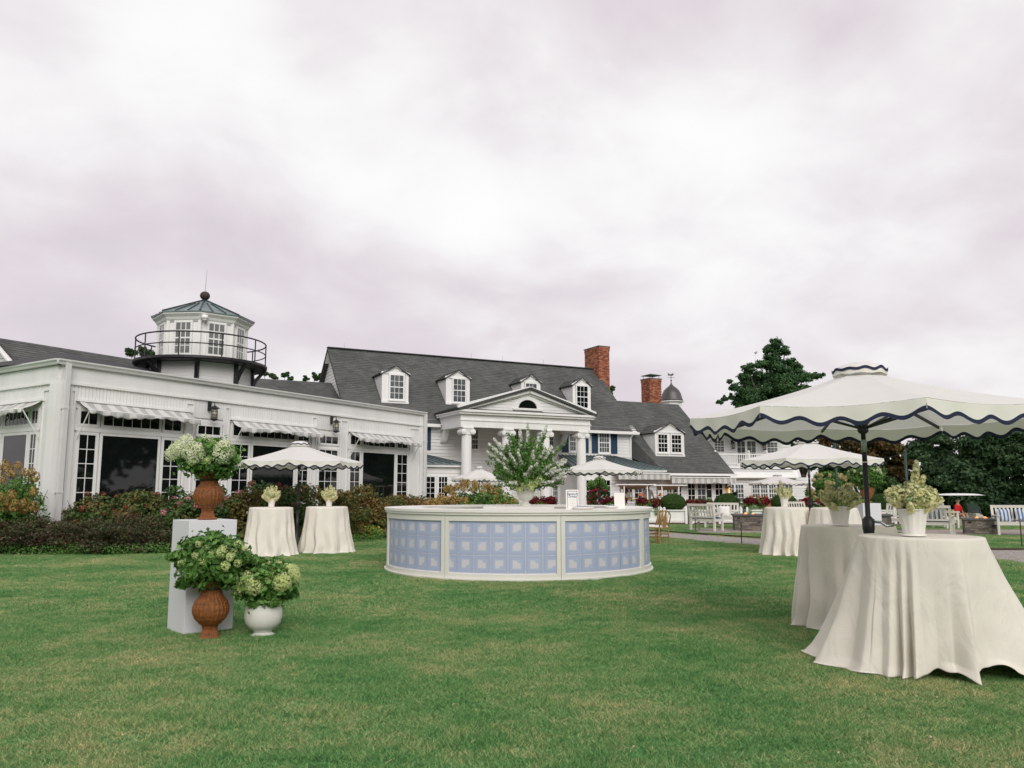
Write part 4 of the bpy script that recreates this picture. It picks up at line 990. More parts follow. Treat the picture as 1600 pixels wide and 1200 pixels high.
# retractable awning, seen from below
ua, za = FU(FG, 1126, 667, VG-2.3); ub, _ = FU(FG, 1241, 667, VG-2.3)
mb = MB(FG); W_ = ub-ua
mb.grid(lambda a, t: (ua+W_*a, VG-.1-2.2*t, za+.30-.32*t), 10, 2, uvf=lambda a, t: (a*W_, t)); mb.grid(lambda a, t: (ua+W_*a, VG-2.32, za-.02-.24*t), 40, 1, uvf=lambda a, t: (a*W_, t))
aw = mb.obj('retractable_awning', M_awning, gab, thick=.006)
mb = MB(FG); mb.box(ua-.05, ub+.05, VG-2.36, VG-2.28, za-.03, za+.06); mb.box(ua-.05, ub+.05, VG-.2, VG-.02, za+.25, za+.40)
mb.beam((ua+.4, VG-.1, za+.2), (ua+1.5, VG-1.2, za+.08), .05, .05); mb.beam((ua+1.5, VG-1.2, za+.08), (ua+.6, VG-2.28, za), .05, .05); mb.beam((ub-.4, VG-.1, za+.2), (ub-1.5, VG-1.2, za+.08), .05, .05); mb.beam((ub-1.5, VG-1.2, za+.08), (ub-.6, VG-2.28, za), .05, .05)
mb.obj('awning_frame', M_white2, aw)
for (a, b, nc) in ((1137, 1147, 2), (1148, 1161.5, 3), (1174.5, 1186.5, 3), (1187.5, 1199, 3), (1200.5, 1212, 3), (1213, 1225, 3), (1226, 1238, 2)):
    ua, zA = FU(FG, a, 785.5); uc, zC = FU(FG, b, 756)
    window(FG, gab, ua, uc, max(.6, zA), zC, nc, 4, -.02, g=M_glass2, sash=True, casing=.05, mun=.03, name='sash_window', m=M_white2)
# cupola on the rear roof
Cc = P(1049.5, 628, 58); T = Matrix.Translation((Cc.x, Cc.y, 0)); zc0 = Cc.z
cup = MB(T); cup.lathe([(.72, 4.5), (.72, zc0-.1), (.80, zc0-.08), (.92, zc0-.02), (.92, zc0+.03)], 8, a0=R(22.5)); co = cup.obj('cupola', M_white2, gab)
ar = MB(T)
for k in range(8):
    A = k*math.pi/4; c_, s_ = math.cos(A), math.sin(A); tx, ty = -s_, c_; r0 = .68; pts = [(-.16, zc0-1.3), (.16, zc0-1.3), (.16, zc0-.55)]+[(.16*math.cos(math.pi*i/8), zc0-.55+.16*math.sin(math.pi*i/8)) for i in range(1, 8)]+[(-.16, zc0-.55)]
    ar.add([(r0*c_+p*tx, r0*s_+p*ty, z) for p, z in pts], [tuple(range(len(pts)))])
ar.obj('arch_shade_face', M_black, co)  # flat black faces paint the shade inside the arches; no opening is cut
hd = P(1049.5, 600, 58).z-zc0
dm = MB(T); dm.lathe([(.86, zc0+.03), (.80, zc0+.12*hd), (.74, zc0+.28*hd), (.68, zc0+.45*hd), (.56, zc0+.63*hd), (.38, zc0+.77*hd), (.18, zc0+.88*hd), (.06, zc0+hd), (.02, zc0+hd*1.12)], 16); do = dm.obj('dome', M_dome, co, smooth=True)
wv = MB(T); zt = zc0+hd; wv.tube([(0, 0, zt), (0, 0, zt+.75)], .02, 6); wv.lathe([(.02, zt+.18), (.08, zt+.24), (.02, zt+.30)], 10); wv.beam((-.28, 0, zt+.48), (.28, 0, zt+.48), .02, .02); wv.beam((0, -.28, zt+.45), (0, .28, zt+.45), .02, .02)
wv.add([(-.22, .0, zt+.62), (.10, 0, zt+.60), (.24, 0, zt+.72), (.12, 0, zt+.80), (-.02, 0, zt+.70), (-.24, 0, zt+.82)]+[(-.22, .02, zt+.62), (.10, .02, zt+.60), (.24, .02, zt+.72), (.12, .02, zt+.80), (-.02, .02, zt+.70), (-.24, .02, zt+.82)], [(0, 1, 2, 3, 4, 5), (11, 10, 9, 8, 7, 6)]+[(i, (i+1) % 6, (i+1) % 6+6, i+6) for i in range(6)])
wv.obj('weathervane', M_dome, do)
# rear roof that carries the cupola, seen between side house and gable
mb = MB(FG); roof_slope(FG, gab, (-6, 7, 4.2), (1.8, 7, 4.2), (1.2, 11, zc0-1.0), (-6, 11, zc0-1.0), name='rear_roof'); mb.box(-6, 1.0, 7.3, 14, 0, 4.3); mb.obj('rear_wall', M_siding, gab)

# ================================================================== HOUSE BEHIND THE CONSERVATORY (far left)
FB = frame((A0.x, A0.y), Wd); back = empty('rear_house', tuple(FB @ Vector((3, 6.5, 0)))); tag(back, 'white gable end and dark roof rising behind the left of the conservatory', 'house')
def bp_(px, py, v): return FU(FB, px, py, v)
ru0, rz_ = bp_(-8, 527, 8.4); ru1, rz1 = bp_(214, 562, 8.4); eu0, ez0 = bp_(28, 575, 6.2)
roof_slope(FB, back, (ru0+.1, 6.0, ez0-.5), (ru1, 6.0, ez0-.5), (ru1, 8.4, rz_), (ru0, 8.4, rz_), pitch=.16)
roof_slope(FB, back, (ru1, 11, ez0-.5), (ru0, 11, ez0-.5), (ru0, 8.4, rz_), (ru1, 8.4, rz_))
mb = MB(FB); mb.box(ru0+.3, ru1-.2, 6.3, 10.6, 0, ez0-.2); mb.add([(ru0+.3, 6.3, ez0-.25), (ru0+.3, 10.6, ez0-.25), (ru0+.3, 8.4, rz_-.15)], [(0, 1, 2)]); mb.obj('wall', M_siding, back)
Fg = FB @ Matrix.Translation((ru0+.28, 10.6, 0)) @ Matrix.Rotation(-math.pi/2, 4, 'Z')
siding(Fg, back, 0, 4.3, 3.0, ez0-.3, name='gable_siding'); siding(Fg, back, 0, 4.3, ez0-.3, rz_-.2, tri=((0, 0, ez0-.3), (4.3, 0, ez0-.3), (2.22, 0, rz_-.2), (2.18, 0, rz_-.2)), name='gable_siding')
mb = MB(FB); mb.beam((ru0, 5.95, ez0-.62), (ru0-.02, 8.4, rz_-.12), .06, .24, up=(1, 0, 0)); mb.beam((ru0, 10.9, ez0-.62), (ru0-.02, 8.4, rz_-.12), .06, .24, up=(1, 0, 0)); mb.each('rake_board', M_white2, back)
mb = MB(FB)
for u in (ru0+6.2, ru0+6.5): mb.tube([(u, 8.4, rz_), (u, 8.4, rz_+.5)], .012, 5)
mb.obj('vent_pipe', M_steel, back)
# ================================================================== TREES
def limb_mesh(mb, base, ends, r0, rng, fork=.45):
    base = Vector(base)
    top = sum((Vector(e) for e in ends), Vector())/len(ends); hub = base.lerp(top, fork); hub.x = base.x*.8+hub.x*.2; hub.y = base.y*.8+hub.y*.2
    mb.tube([base, base.lerp(hub, .5)+Vector((rng.uniform(-.1, .1), rng.uniform(-.1, .1), 0)), hub], [r0*1.25, r0*.9, r0*.7], 8)
    for e in ends:
        e = Vector(e); m = hub.lerp(e, .5)+Vector((rng.uniform(-.2, .2), rng.uniform(-.2, .2), rng.uniform(.0, .3)))*((e-hub).length*.2)
        mb.tube([hub-Vector((0, 0, r0)), m, e], [r0*.5, r0*.3, r0*.08], 6)
def tree(name, label, cat, blobs_px, Y, n, leaf, m, seed, group=None, per=7, rs=.42, depth=.8, trunk=True, r0=None, gzv=0.0, crown='crown', shell=.5, aspect=.6, core=0):
    """blobs_px: (px, py, radius_px) clumps of the crown measured on the photo, given real depth here"""
    rng = np.random.default_rng(seed); pr = random.Random(seed); bl = []
    for b in blobs_px:
        px, py, rp = b[:3]; rz_ = rp*Y/1250*(b[3] if len(b) > 3 else .85); rx = rp*Y/1250
        dy = pr.uniform(-1, 1)*depth*rx; c = P(px, py, Y+dy); bl.append((np.array(c), (rx, rx, rz_)))
    cl = clumps(rng, bl, per, rs)
    cen = np.mean([b[0] for b in bl], axis=0)
    base = (float(cen[0]), float(cen[1]), gzv)
    root = empty(name, base); tag(root, label, cat, group)
    foliage(crown, cl+[(c, tuple(.55*q for q in s)) for c, s in bl], n, leaf, m, root, seed, shell=shell, zmin=gzv+.05, aspect=aspect, noise_amt=.5)
    if trunk:
        mb = MB(); ends = [tuple(b[0]) for b in bl]; limb_mesh(mb, base, ends[:14], r0 or (.012*Y*.3), pr)
        mb.obj('trunk', M_bark, root, smooth=True)
    return root
tree('evergreen_tree', 'tall ragged evergreen tree with open branches rising behind the big umbrella', 'tree',
     [(1212, 540, 13), (1199, 547, 9), (1226, 548, 10), (1210, 562, 15), (1232, 566, 11), (1190, 570, 12), (1170, 575, 12), (1215, 585, 20), (1245, 578, 13), (1182, 592, 18), (1160, 590, 11), (1235, 598, 18), (1256, 590, 12), (1205, 612, 22), (1170, 612, 18), (1150, 605, 10), (1143, 620, 7), (1132, 622, 6), (1140, 596, 5), (1272, 588, 9), (1283, 586, 5), (1252, 612, 16), (1190, 630, 22), (1225, 632, 22), (1125, 628, 5), (1218, 606, 26), (1244, 618, 24), (1178, 616, 24), (1212, 580, 20), (1160, 630, 16)],
     72, 70000, .27, LF_conifer, 11, per=9, rs=.42, r0=.42, depth=.9, aspect=.4, shell=.75)
tree('shade_tree', 'green tree between the gabled house and the bronze leaved tree', 'tree',
     [(1225, 668, 17), (1255, 672, 18), (1275, 660, 14), (1240, 690, 20), (1275, 690, 18), (1232, 655, 12), (1262, 650, 12), (1255, 715, 22)], 66, 26000, .3, LF_tree, 12, r0=.3)
tree('bronze_tree', 'broad bronze leaved tree in the middle distance behind the second umbrella', 'tree',
     [(1290, 675, 16), (1315, 668, 18), (1340, 666, 16), (1362, 668, 14), (1300, 694, 20), (1330, 695, 22), (1362, 692, 18), (1385, 690, 14), (1400, 700, 14), (1415, 712, 13), (1385, 715, 18), (1350, 715, 20), (1405, 735, 14), (1378, 740, 18), (1428, 705, 8), (1400, 690, 7), (1388, 680, 6), (1420, 725, 12), (1385, 700, 22), (1360, 700, 26), (1395, 720, 24), (1330, 715, 26), (1300, 710, 24), (1410, 745, 18)],
     58, 62000, .23, LF_maple, 13, per=9, rs=.42, r0=.3, shell=.6)
tree('spreading_tree', 'fresh green spreading tree behind the urn on the far white pedestal', 'tree',
     [(1290, 735, 16), (1315, 722, 16), (1345, 725, 18), (1370, 738, 16), (1385, 755, 14), (1340, 748, 20), (1305, 752, 18), (1368, 768, 16), (1400, 772, 12), (1285, 760, 12), (1405, 790, 10)],
     50, 42000, .2, LF_tree, 14, per=8, rs=.45, r0=.2)
# big dark trees on the right, down to the ground
rt = random.Random(5)
def mass(cx, cy, rx, ry, n, rp):
    return [(cx+rx*math.cos(t)*q, cy+ry*math.sin(t)*q, rp*rt.uniform(.7, 1.25)) for t, q in ((rt.uniform(0, 6.28), math.sqrt(rt.uniform(0, 1))) for _ in range(n))]
for i, (cx_, cy_, rx_, ry_, nb, rp, Y, lab) in enumerate([
    (1472, 745, 46, 66, 34, 21, 52, 'dark evergreen tree standing left of the largest dark tree'),
    (1558, 738, 62, 68, 44, 24, 49, 'largest dark evergreen tree at the right edge behind the slatted bench'),
    (1690, 725, 62, 90, 36, 30, 50, 'dark tree running out of the right side of the photograph')]):
    tree('dark_tree', lab, 'tree', mass(cx_, cy_, rx_, ry_, nb, rp), Y, 70000, .24, LF_dark, 20+i, 'dark trees closing the right side of the lawn', per=8, rs=.42, gzv=-.65, r0=.35, depth=.6)
tree('dark_tree', 'low dark tree behind the golf cart', 'tree', [(1440, 775, 20), (1470, 785, 22), (1500, 778, 20), (1535, 782, 20), (1570, 778, 20), (1605, 780, 24), (1640, 775, 24), (1420, 790, 16), (1395, 785, 16)], 56, 34000, .25, LF_dark, 31, 'dark trees closing the right side of the lawn', gzv=-.65, r0=.2)
for i, (bl_, Y, lab) in enumerate([
    ([(205, 552, 9), (222, 548, 10), (238, 553, 9), (228, 560, 9), (246, 562, 7)], 48, 'green treetop showing beside the left of the lantern tower railing'),
    ([(412, 582, 7), (428, 588, 6), (445, 586, 6), (455, 592, 5)], 60, 'small treetop showing just right of the lantern tower'),
    ([(478, 592, 5), (492, 588, 7), (508, 586, 8), (520, 594, 8)], 60, 'small treetop against the left end of the main roof'),
    ([(950, 612, 6), (957, 606, 5), (948, 622, 5)], 66, 'sprig of tree showing right of the tall chimney')]):
    tree('treetop', lab, 'tree', bl_, Y, 3500, .16, LF_tree, 40+i, 'trees showing over the roofs', per=6, r0=.15)
tree('bare_snag', 'thin bare branches beside the top of the ragged evergreen', 'tree', [(1180, 552, 3)], 71.5, 30, .1, LF_conifer, 50, r0=.05, per=1)
# wooded shore behind the photographer (seen in the window reflections)
rg = np.random.default_rng(77); bl = []
for a in np.linspace(-50, 178, 64):
    d = 58+rg.uniform(-6, 6); h = (19 if -38 < a < 14 else 11)+rg.uniform(-1.5, 2); ang = math.radians(-a)
    x_, y_ = d*math.cos(ang), d*math.sin(ang)
    if y_ > 46: continue
    for k in range(14): bl.append((np.array([x_+rg.uniform(-4, 4), y_+rg.uniform(-4, 4), h*rg.uniform(.2, 1)]), (3.6, 3.6, 2.8)))
wood = foliage('far_wood', bl, 170000, 1.1, LF_dark, None, 78, shell=.6); tag(wood, 'wooded shoreline closing the lawn behind the viewpoint', 'woodland', kind='stuff')

# ================================================================== SHRUBS AND FLOWERS
BL = {}
BL['gold'] = bloom_mesh('blossom', .13, 130, .045, LF_gold, 1, 1.15)
BL['pale'] = bloom_mesh('blossom', .13, 110, .05, LF_pale, 11, 1.1)
BL['rust'] = bloom_mesh('blossom', .075, 60, .035, LF_rust, 2)
BL['pink'] = bloom_mesh('blossom', .08, 60, .035, LF_pink, 3)
BL['lime'] = bloom_mesh('blossom', .075, 340, .017, LF_lime, 4, 1.1)
BL['white'] = bloom_mesh('blossom', .09, 380, .018, LF_white, 5, 1.15)
BL['hot'] = bloom_mesh('blossom', .06, 24, .05, LF_hot, 6)
BL['limes'] = bloom_mesh('blossom', .055, 200, .016, LF_lime, 7, 1.1)
def blossoms(root, key, pts, sc_=1.0, rng=None):
    rng = rng or random.Random(1)
    for p in pts:
        M = Matrix.Translation(p) @ Matrix.Rotation(rng.uniform(0, 6.28), 4, 'Z') @ Matrix.Rotation(rng.uniform(-.6, .6), 4, 'X') @ Matrix.Diagonal((*(3*[sc_*rng.uniform(.75, 1.2)]), 1))
        inst('blossom', BL[key], root, M)
def shrub(name, label, c, r, h, n, leaf, m, seed, group=None, cat='shrub', bloomkey=None, nb=0, bs=1.0, kind=None, flat=.9, facing=True):
    rng = np.random.default_rng(seed); pr = random.Random(seed); c = Vector(c)
    root = empty(name, (c.x, c.y, 0)); tag(root, label, cat, group)
    big = [(np.array((c.x, c.y, h*.45)), (r, r*flat, h*.52))]
    cl = clumps(rng, big, 26, .34)+[(np.array((c.x+pr.uniform(-.7, .7)*r, c.y+pr.uniform(-.7, .7)*r, .18)), (r*.4, r*.4, .2)) for _ in range(6)]
    cl.append((np.array((c.x, c.y, h*.42)), (r*.8, r*.7, h*.45)))
    foliage('foliage', cl, n, leaf, m, root, seed, shell=.55, zmin=.01)
    mb = MB()
    for k in range(6):
        a = pr.uniform(0, 6.28); mb.tube([(c.x+.05*math.cos(a), c.y+.05*math.sin(a), 0), (c.x+.5*r*math.cos(a), c.y+.5*r*math.sin(a), h*.45), (c.x+.75*r*math.cos(a), c.y+.75*r*math.sin(a), h*.8)], [.02, .013, .005], 5)
    mb.obj('stems', M_bark, root)
    if nb:
        pts = []
        while len(pts) < nb:
            k = cl[pr.randrange(26)]; d = Vector((pr.uniform(-1, 1), pr.uniform(-1, .35), pr.uniform(-.1, 1))).normalized()
            p = Vector(k[0])+Vector((d.x*k[1][0], d.y*k[1][1], d.z*k[1][2])); q = (p-Vector((c.x, c.y, h*.35)))
            if q.y < .4*r and p.z > h*.35: pts.append(p)
        blossoms(root, bloomkey, pts, bs, pr)
    return root
def gp(px, py, back=0.0):
    p = G(px, py); d = Vector((p.x, p.y, 0)).normalized(); return p+d*back
# low purple-brown planting along the lawn edge, far left
for i, (px, py, bk, r, h, m, lf, lab) in enumerate([
    (-95, 869, .9, 1.1, .95, LF_purple, .065, 'purple brown low shrub running out of the left side of the photograph'),
    (25, 868, .8, 1.0, .92, LF_purple, .065, 'purple brown low shrub at the left edge below the gold hydrangea'),
    (120, 868, .8, .95, .86, LF_purple, .06, 'dark purple low shrub just right of the conservatory corner'),
    (205, 867, .75, .95, .98, LF_purple, .06, 'dusky brown shrub in front of the first hydrangea of the bed')]):
    shrub('low_shrub', lab, gp(px, py, bk), r, h, 9000, lf, m, 60+i, 'low dusky shrubs along the bed edge')
rows = [(150, 862, 2.3, 1.05, 1.52, 'rust headed hydrangea closest to the conservatory corner'),
        (232, 862, 1.6, 1.05, 1.60, 'hydrangea bush with rusty heads below the first picture window'),
        (300, 862, 1.3, 1.1, 1.62, 'hydrangea bush with faded pink heads directly behind the tall pedestal'),
        (372, 858, 1.2, 1.15, 1.66, 'hydrangea bush just left of the left draped table, below the second awning'),
        (440, 855, 1.2, 1.2, 1.68, 'hydrangea bush behind the gap of the two left draped tables'),
        (505, 849, 1.2, 1.2, 1.64, 'hydrangea bush directly behind the right one of the two left draped tables'),
        (568, 843, 1.3, 1.3, 1.62, 'turning hydrangea bush right of the two left draped tables, behind yellow flowers'),
        (628, 836, 1.6, 1.35, 1.55, 'turning hydrangea bush at the left end of the round bar')]
for i, (px, py, bk, r, h, lab) in enumerate(rows):
    m = LF_hydr if i < 5 else LF_autumn
    if i in (2, 3): m = LF_autumn if i == 3 else LF_hydr
    shrub('hydrangea_bush', lab, gp(px, py, bk), r, h, 9500, .105, m, 80+i, 'hydrangea bushes below the conservatory windows', cat='hydrangea', bloomkey='rust' if i not in (2, 3) else 'pink', nb=24 if i < 3 else 14, bs=1.0)
# bits of green ground cover under them
gc = [(np.array((*gp(px, py, .35).to_2d(), .1)), (.5, .4, .18)) for px, py in [(p, 867-.00012*(p-150)**2 if p > 150 else 868) for p in range(-150, 660, 22)]]
o = foliage('ground_cover', gc, 16000, .05, LF_green, None, 99, zmin=.0); tag(o, 'green ground cover along the front edge of the planting bed', 'ground cover', kind='stuff')
# gold hydrangeas
def gold_bush(label, c, r, h, nb, seed, cat='hydrangea', pts=None, bs=1.0):
    root = shrub('gold_hydrangea', label, c, r, h, 9000, .09, LF_green, seed, 'gold panicle hydrangeas', cat=cat)
    pr = random.Random(seed)
    if pts is None:
        pts = []
        for k in range(nb):
            a = pr.uniform(math.pi, 2*math.pi); e = pr.uniform(.05, 1.45); pts.append(Vector((c[0]+r*1.02*math.cos(a)*math.cos(e)+pr.uniform(-.1, .1), c[1]+r*math.sin(a)*math.cos(e)*.9, h*(.36+.66*math.sin(e)))))
    blossoms(root, 'gold', pts, bs, pr); return root
gb = P(22, 800, 19.9)
pts = [P(px, py, 19.3+random.uniform(-.4, .3)) for px, py in ((8, 728), (-6, 742), (28, 727), (18, 738), (38, 738), (50, 737), (4, 750), (55, 745), (0, 776), (12, 785), (18, 772), (25, 784), (33, 788), (40, 783), (52, 768), (22, 793), (36, 796), (52, 792), (8, 794), (-12, 788), (-25, 735), (-30, 760))]
gold_bush('gold headed hydrangea at the left edge in front of the conservatory corner', (gb.x, gb.y, 0), .95, 1.85, 0, 120, pts=pts, bs=.95)
for i, (px, Y, r, h, lab) in enumerate([(703, 19.4, 1.0, 1.25, 'gold hydrangea just behind the left end of the bar'), (737, 20.0, 1.15, 1.62, 'tallest gold hydrangea behind the bar, below the small umbrella'), (775, 20.4, .9, 1.28, 'gold hydrangea behind the bar beside the flower urn')]):
    c = P(px, 790, Y); gold_bush(lab, (c.x, c.y, 0), r, h, 66, 130+i, bs=.72)
c = P(757, 760, 20.2); 
# yellow flowers at the bed edge
yf = [(np.array((*G(px, 843).to_2d(), .22)), (.35, .3, .2)) for px in (545, 556, 568, 580)]
ro = empty('yellow_flower_patch', tuple(G(560, 843))); tag(ro, 'low patch of small yellow flowers at the lawn edge right of the draped tables', 'flowers')
foliage('foliage', yf, 3500, .05, LF_green, ro, 140); foliage('petals', yf, 420, .05, LF_yell, ro, 141, shell=.15, aspect=1)

# boxwood balls, red foliage, planters
def planter(px, seed, what, label_box, label_plant, Yp=36.0, w_=.95):
    c = P(px, 815, Yp); base = Matrix.Translation((c.x, c.y, 0)); h = .62; a = w_/2
    root = empty('planter_box', (c.x, c.y, 0)); tag(root, label_box, 'planter', 'square white planters along the terrace edge')
    mb = MB(base); mb.box(-a+.05, a-.05, -a+.05, a-.05, .06, h-.04); mb.box(-a+.09, a-.09, -a+.03, -a+.05, .10, .20); mb.obj('side_panel', M_white2, root)
    for sx_ in (-1, 1):
        for sy_ in (-1, 1):
            mb = MB(base); mb.box(sx_*a-.05, sx_*a+.05, sy_*a-.05, sy_*a+.05, 0, h+.05); mb.lathe([(.05, 0), (.055, .03), (.02, .07)], 8, (sx_*a, sy_*a, h+.05)); mb.obj('corner_post', M_white2, root)
    mb = MB(base); mb.box(-a-.02, a+.02, -a-.02, -a+.06, h-.05, h); mb.box(-a-.02, a+.02, a-.06, a+.02, h-.05, h); mb.box(-a-.02, -a+.06, -a+.06, a-.06, h-.05, h-.002); mb.box(a-.06, a+.02, -a+.06, a-.06, h-.05, h-.002); mb.obj('rim', M_white2, root)
    if what == 'ball':
        r = empty('boxwood_ball', (c.x, c.y, h)); tag(r, label_plant, 'boxwood', 'clipped boxwood balls in the planters')
        foliage('foliage', [(np.array((c.x, c.y, h+.30)), (.56, .56, .40))], 9000, .045, LF_box, r, seed, shell=.12, noise_amt=.03)
        foliage('inner_foliage', [(np.array((c.x, c.y, h+.28)), (.5, .5, .34))], 2500, .06, LF_box, r, seed+500, shell=.3)
    else:
        r = empty('red_foliage_plant', (c.x, c.y, h)); tag(r, label_plant, 'plant', 'mixed red and green plantings in the planters')
        pr = random.Random(seed)
        reds = [(np.array((c.x+s*.3+pr.uniform(-.1, .1), c.y-.1, h+.24+pr.uniform(0, .14))), (.26, .22, .17)) for s in (-1.2, -.5, .9, 1.3)]
        foliage('red_leaves', reds, 2200, .085, LF_red, r, seed, shell=.5)
        foliage('green_leaves', [(np.array((c.x+s, c.y-.05, h+.10+pr.uniform(0, .2))), (.25, .25, .24)) for s in (-.1, .15, .3, -.35)], 1700, .07, LF_green, r, seed+1, shell=.5)
        foliage('silver_leaves', [(np.array((c.x-.15, c.y-.35, h+.08)), (.2, .15, .13))], 500, .05, LF_dusty, r, seed+2)
        foliage('trailing_leaves', [(np.array((c.x-.38, c.y-.5, h-.12)), (.12, .08, .2)), (np.array((c.x+.3, c.y-.5, h-.08)), (.12, .08, .16))], 500, .05, LF_dusty, r, seed+3)
for i, (px, wh, lb, lp) in enumerate([
    (1013, 'red', 'white planter nearest the bar, behind the bamboo chairs', 'dark red and green foliage directly behind the bamboo chairs'),
    (1052, 'ball', 'white planter with a boxwood ball, left of the benches', 'boxwood ball left of the white benches'),
    (1095, 'red', 'white planter behind the left white bench', 'dark red foliage above the left white bench'),
    (1137, 'ball', 'white planter behind the right white bench', 'boxwood ball above the right white bench'),
    (1180, 'red', 'white planter behind the fire table by the benches', 'dark red and green foliage above the left fire table'),
    (1226, 'ball', 'white planter behind the far right draped table', 'boxwood ball behind the vase on the far right draped table'),
    (1268, 'red', 'white planter right of the far draped table', 'dark red foliage between the far draped tables'),
    (1382, 'ball', 'white planter right of the far white pedestal', 'boxwood ball right of the far white pedestal'),
    (1408, 'red', 'white planter at the right end of the row', 'dark red foliage at the right end of the planter row')]):
    planter(px, 150+i*7, wh, lb, lp)
for px, Y, lab in ((958, 35.5, 'clump of dark red leaves behind the bar napkin tray'), (748, 30, 'clump of dark red leaves behind the gold hydrangea'), (845, 32, 'dark red spiky leaves behind the flower urn')):
    c = P(px, 800, Y); r = empty('red_leaf_clump', (c.x, c.y, 0)); tag(r, lab, 'plant'); foliage('red_leaves', [(np.array((c.x+s, c.y, 1.0)), (.25, .25, .24)) for s in (-.3, .1, .4)], 1500, .10, LF_red, r, int(px), shell=.7); foliage('green_leaves', [(np.array((c.x, c.y, .6)), (.6, .4, .45))], 1500, .09, LF_green, r, int(px)+1)
# pink climber on a support
c = P(935, 780, 33.5); r = empty('pink_climber', (c.x, c.y, 0)); tag(r, 'hot pink flowering climber standing behind the bar menu card', 'climbing plant')
foliage('foliage', [(np.array((c.x+random.uniform(-.35, .35), c.y, z)), (.24, .24, .25)) for z in (.3, .6, .9, 1.15, 1.35, 1.5, 1.65, 1.8)], 4200, .08, LF_green, r, 170)
blossoms(r, 'hot', [P(px, py, 33.2) for px, py in ((931, 765), (934, 766), (937, 761), (943, 767), (945, 767), (922, 769), (923, 773), (929, 777), (935, 771), (936, 775), (929, 783), (938, 779), (933, 786), (921, 785), (941, 784), (923, 779), (938, 790), (927, 767), (931, 773))], 1.0)
mb = MB(); mb.tube([(c.x, c.y, 0), (c.x, c.y, 1.9)], .02, 6); mb.obj('stake', M_wood, r)
# palm in a pot by the lit lamp
c = P(1142, 790, 40); r = empty('tropical_plant', (c.x, c.y, 0)); tag(r, 'tall dark leaved tropical plant beside the lit wall lamp', 'plant')
rng = np.random.default_rng(5)
for k in range(12):
    a = rng.uniform(0, 6.28); l = rng.uniform(.45, .85); z0 = rng.uniform(.5, 1.6); mb = MB(); pts = [Vector((c.x, c.y, z0)), Vector((c.x+.5*l*math.cos(a), c.y+.5*l*math.sin(a), z0+.5*l)), Vector((c.x+l*math.cos(a), c.y+l*math.sin(a), z0+.42*l))]
    for i in range(8):
        t = i/7; p = pts[0].lerp(pts[1], t).lerp(pts[1].lerp(pts[2], t), t); w_ = .16*math.sin(math.pi*(.12+.85*t)); s = Vector((-math.sin(a), math.cos(a), 0))*w_
        mb.v += [tuple(p-s), tuple(p+Vector((0, 0, -.03))), tuple(p+s)]
    mb.f = [(3*i+j, 3*i+j+1, 3*i+j+4, 3*i+j+3) for i in range(7) for j in (0, 1)]; mb.m = [0]*len(mb.f); mb.uv = [(0, 0)]*(4*len(mb.f))
    lo = mb.obj('leaf', LF_tree, r)
mb = MB(); mb.tube([(c.x, c.y, .4), (c.x+.03, c.y, 1.2), (c.x, c.y, 1.9)], [.04, .03, .015], 6); mb.obj('stem', M_bark, r)
mb = MB(); mb.lathe([(.18, 0), (.26, .40), (.29, .42), (.27, .46)], 16, (c.x, c.y, .02)); mb.obj('pot', M_terra, r)
# pale gold flowering shrub by the gable house
root = tree('flowering_shrub', 'tall shrub with pale gold flower heads at the right corner of the gabled house', 'shrub', [(1280, 755, 14), (1298, 748, 15), (1312, 762, 14), (1292, 772, 15), (1272, 772, 11), (1308, 782, 13), (1330, 770, 11), (1330, 785, 12), (1350, 790, 12)], 42, 12000, .11, LF_green, 180, per=6, rs=.42, r0=.08)
pr = random.Random(9); blossoms(root, 'pale', [P(px+pr.uniform(-3, 3), py+pr.uniform(-3, 3), 41.2+pr.uniform(-.4, .4)) for px, py in [(pr.uniform(1262, 1345), pr.uniform(738, 788)) for _ in range(58)]], .9, pr)

# ================================================================== LIVING ARRANGEMENTS
def arrangement(label, c, rx, rz, nleaf, leaf, m, seed, flowers, group=None, name='flower_arrangement', spread=.35, cat='flowers', sprig=0, sprigm=None, upward=0):
    """dome of leaves and blossoms over a vessel rim at c; flowers = [(key, count, scale)]"""
    c = Vector(c); root = empty(name, tuple(c)); tag(root, label, cat, group); pr = random.Random(seed); rng = np.random.default_rng(seed)
    cc = c+Vector((0, 0, rz*.42)); big = [(np.array(cc), (rx, rx, rz*.6))]
    cl = clumps(rng, big, 60, spread*.62)+[(np.array(cc), (rx*.9, rx*.9, rz*.52))]*2
    foliage('foliage', cl, nleaf, leaf, m, root, seed, shell=.7, noise_amt=.3, zmin=c.z-rz*.22)
    mb = MB()
    for k in range(14):
        a = pr.uniform(0, 6.28); e = pr.uniform(.2, 1.3); q = Vector((rx*.85*math.cos(a)*math.cos(e), rx*.85*math.sin(a)*math.cos(e), rz*(.15+.75*math.sin(e))))
        mb.tube([c-Vector((0, 0, .04)), c+q*.5+Vector((0, 0, rz*.1)), c+q], [.006, .004, .002], 4)
    mb.obj('stems', M_bark, root)
    for key, pts_, s in flowers:
        if isinstance(pts_, int):
            L_ = []
            for k in range(pts_):
                a = pr.uniform(0, 6.28); e = pr.uniform(.15, 1.5); L_.append(cc+Vector((rx*1.0*math.cos(a)*math.cos(e), rx*math.sin(a)*math.cos(e), rz*.62*math.sin(e))))
        else: L_ = pts_
        blossoms(root, key, L_, s, pr)
    return root
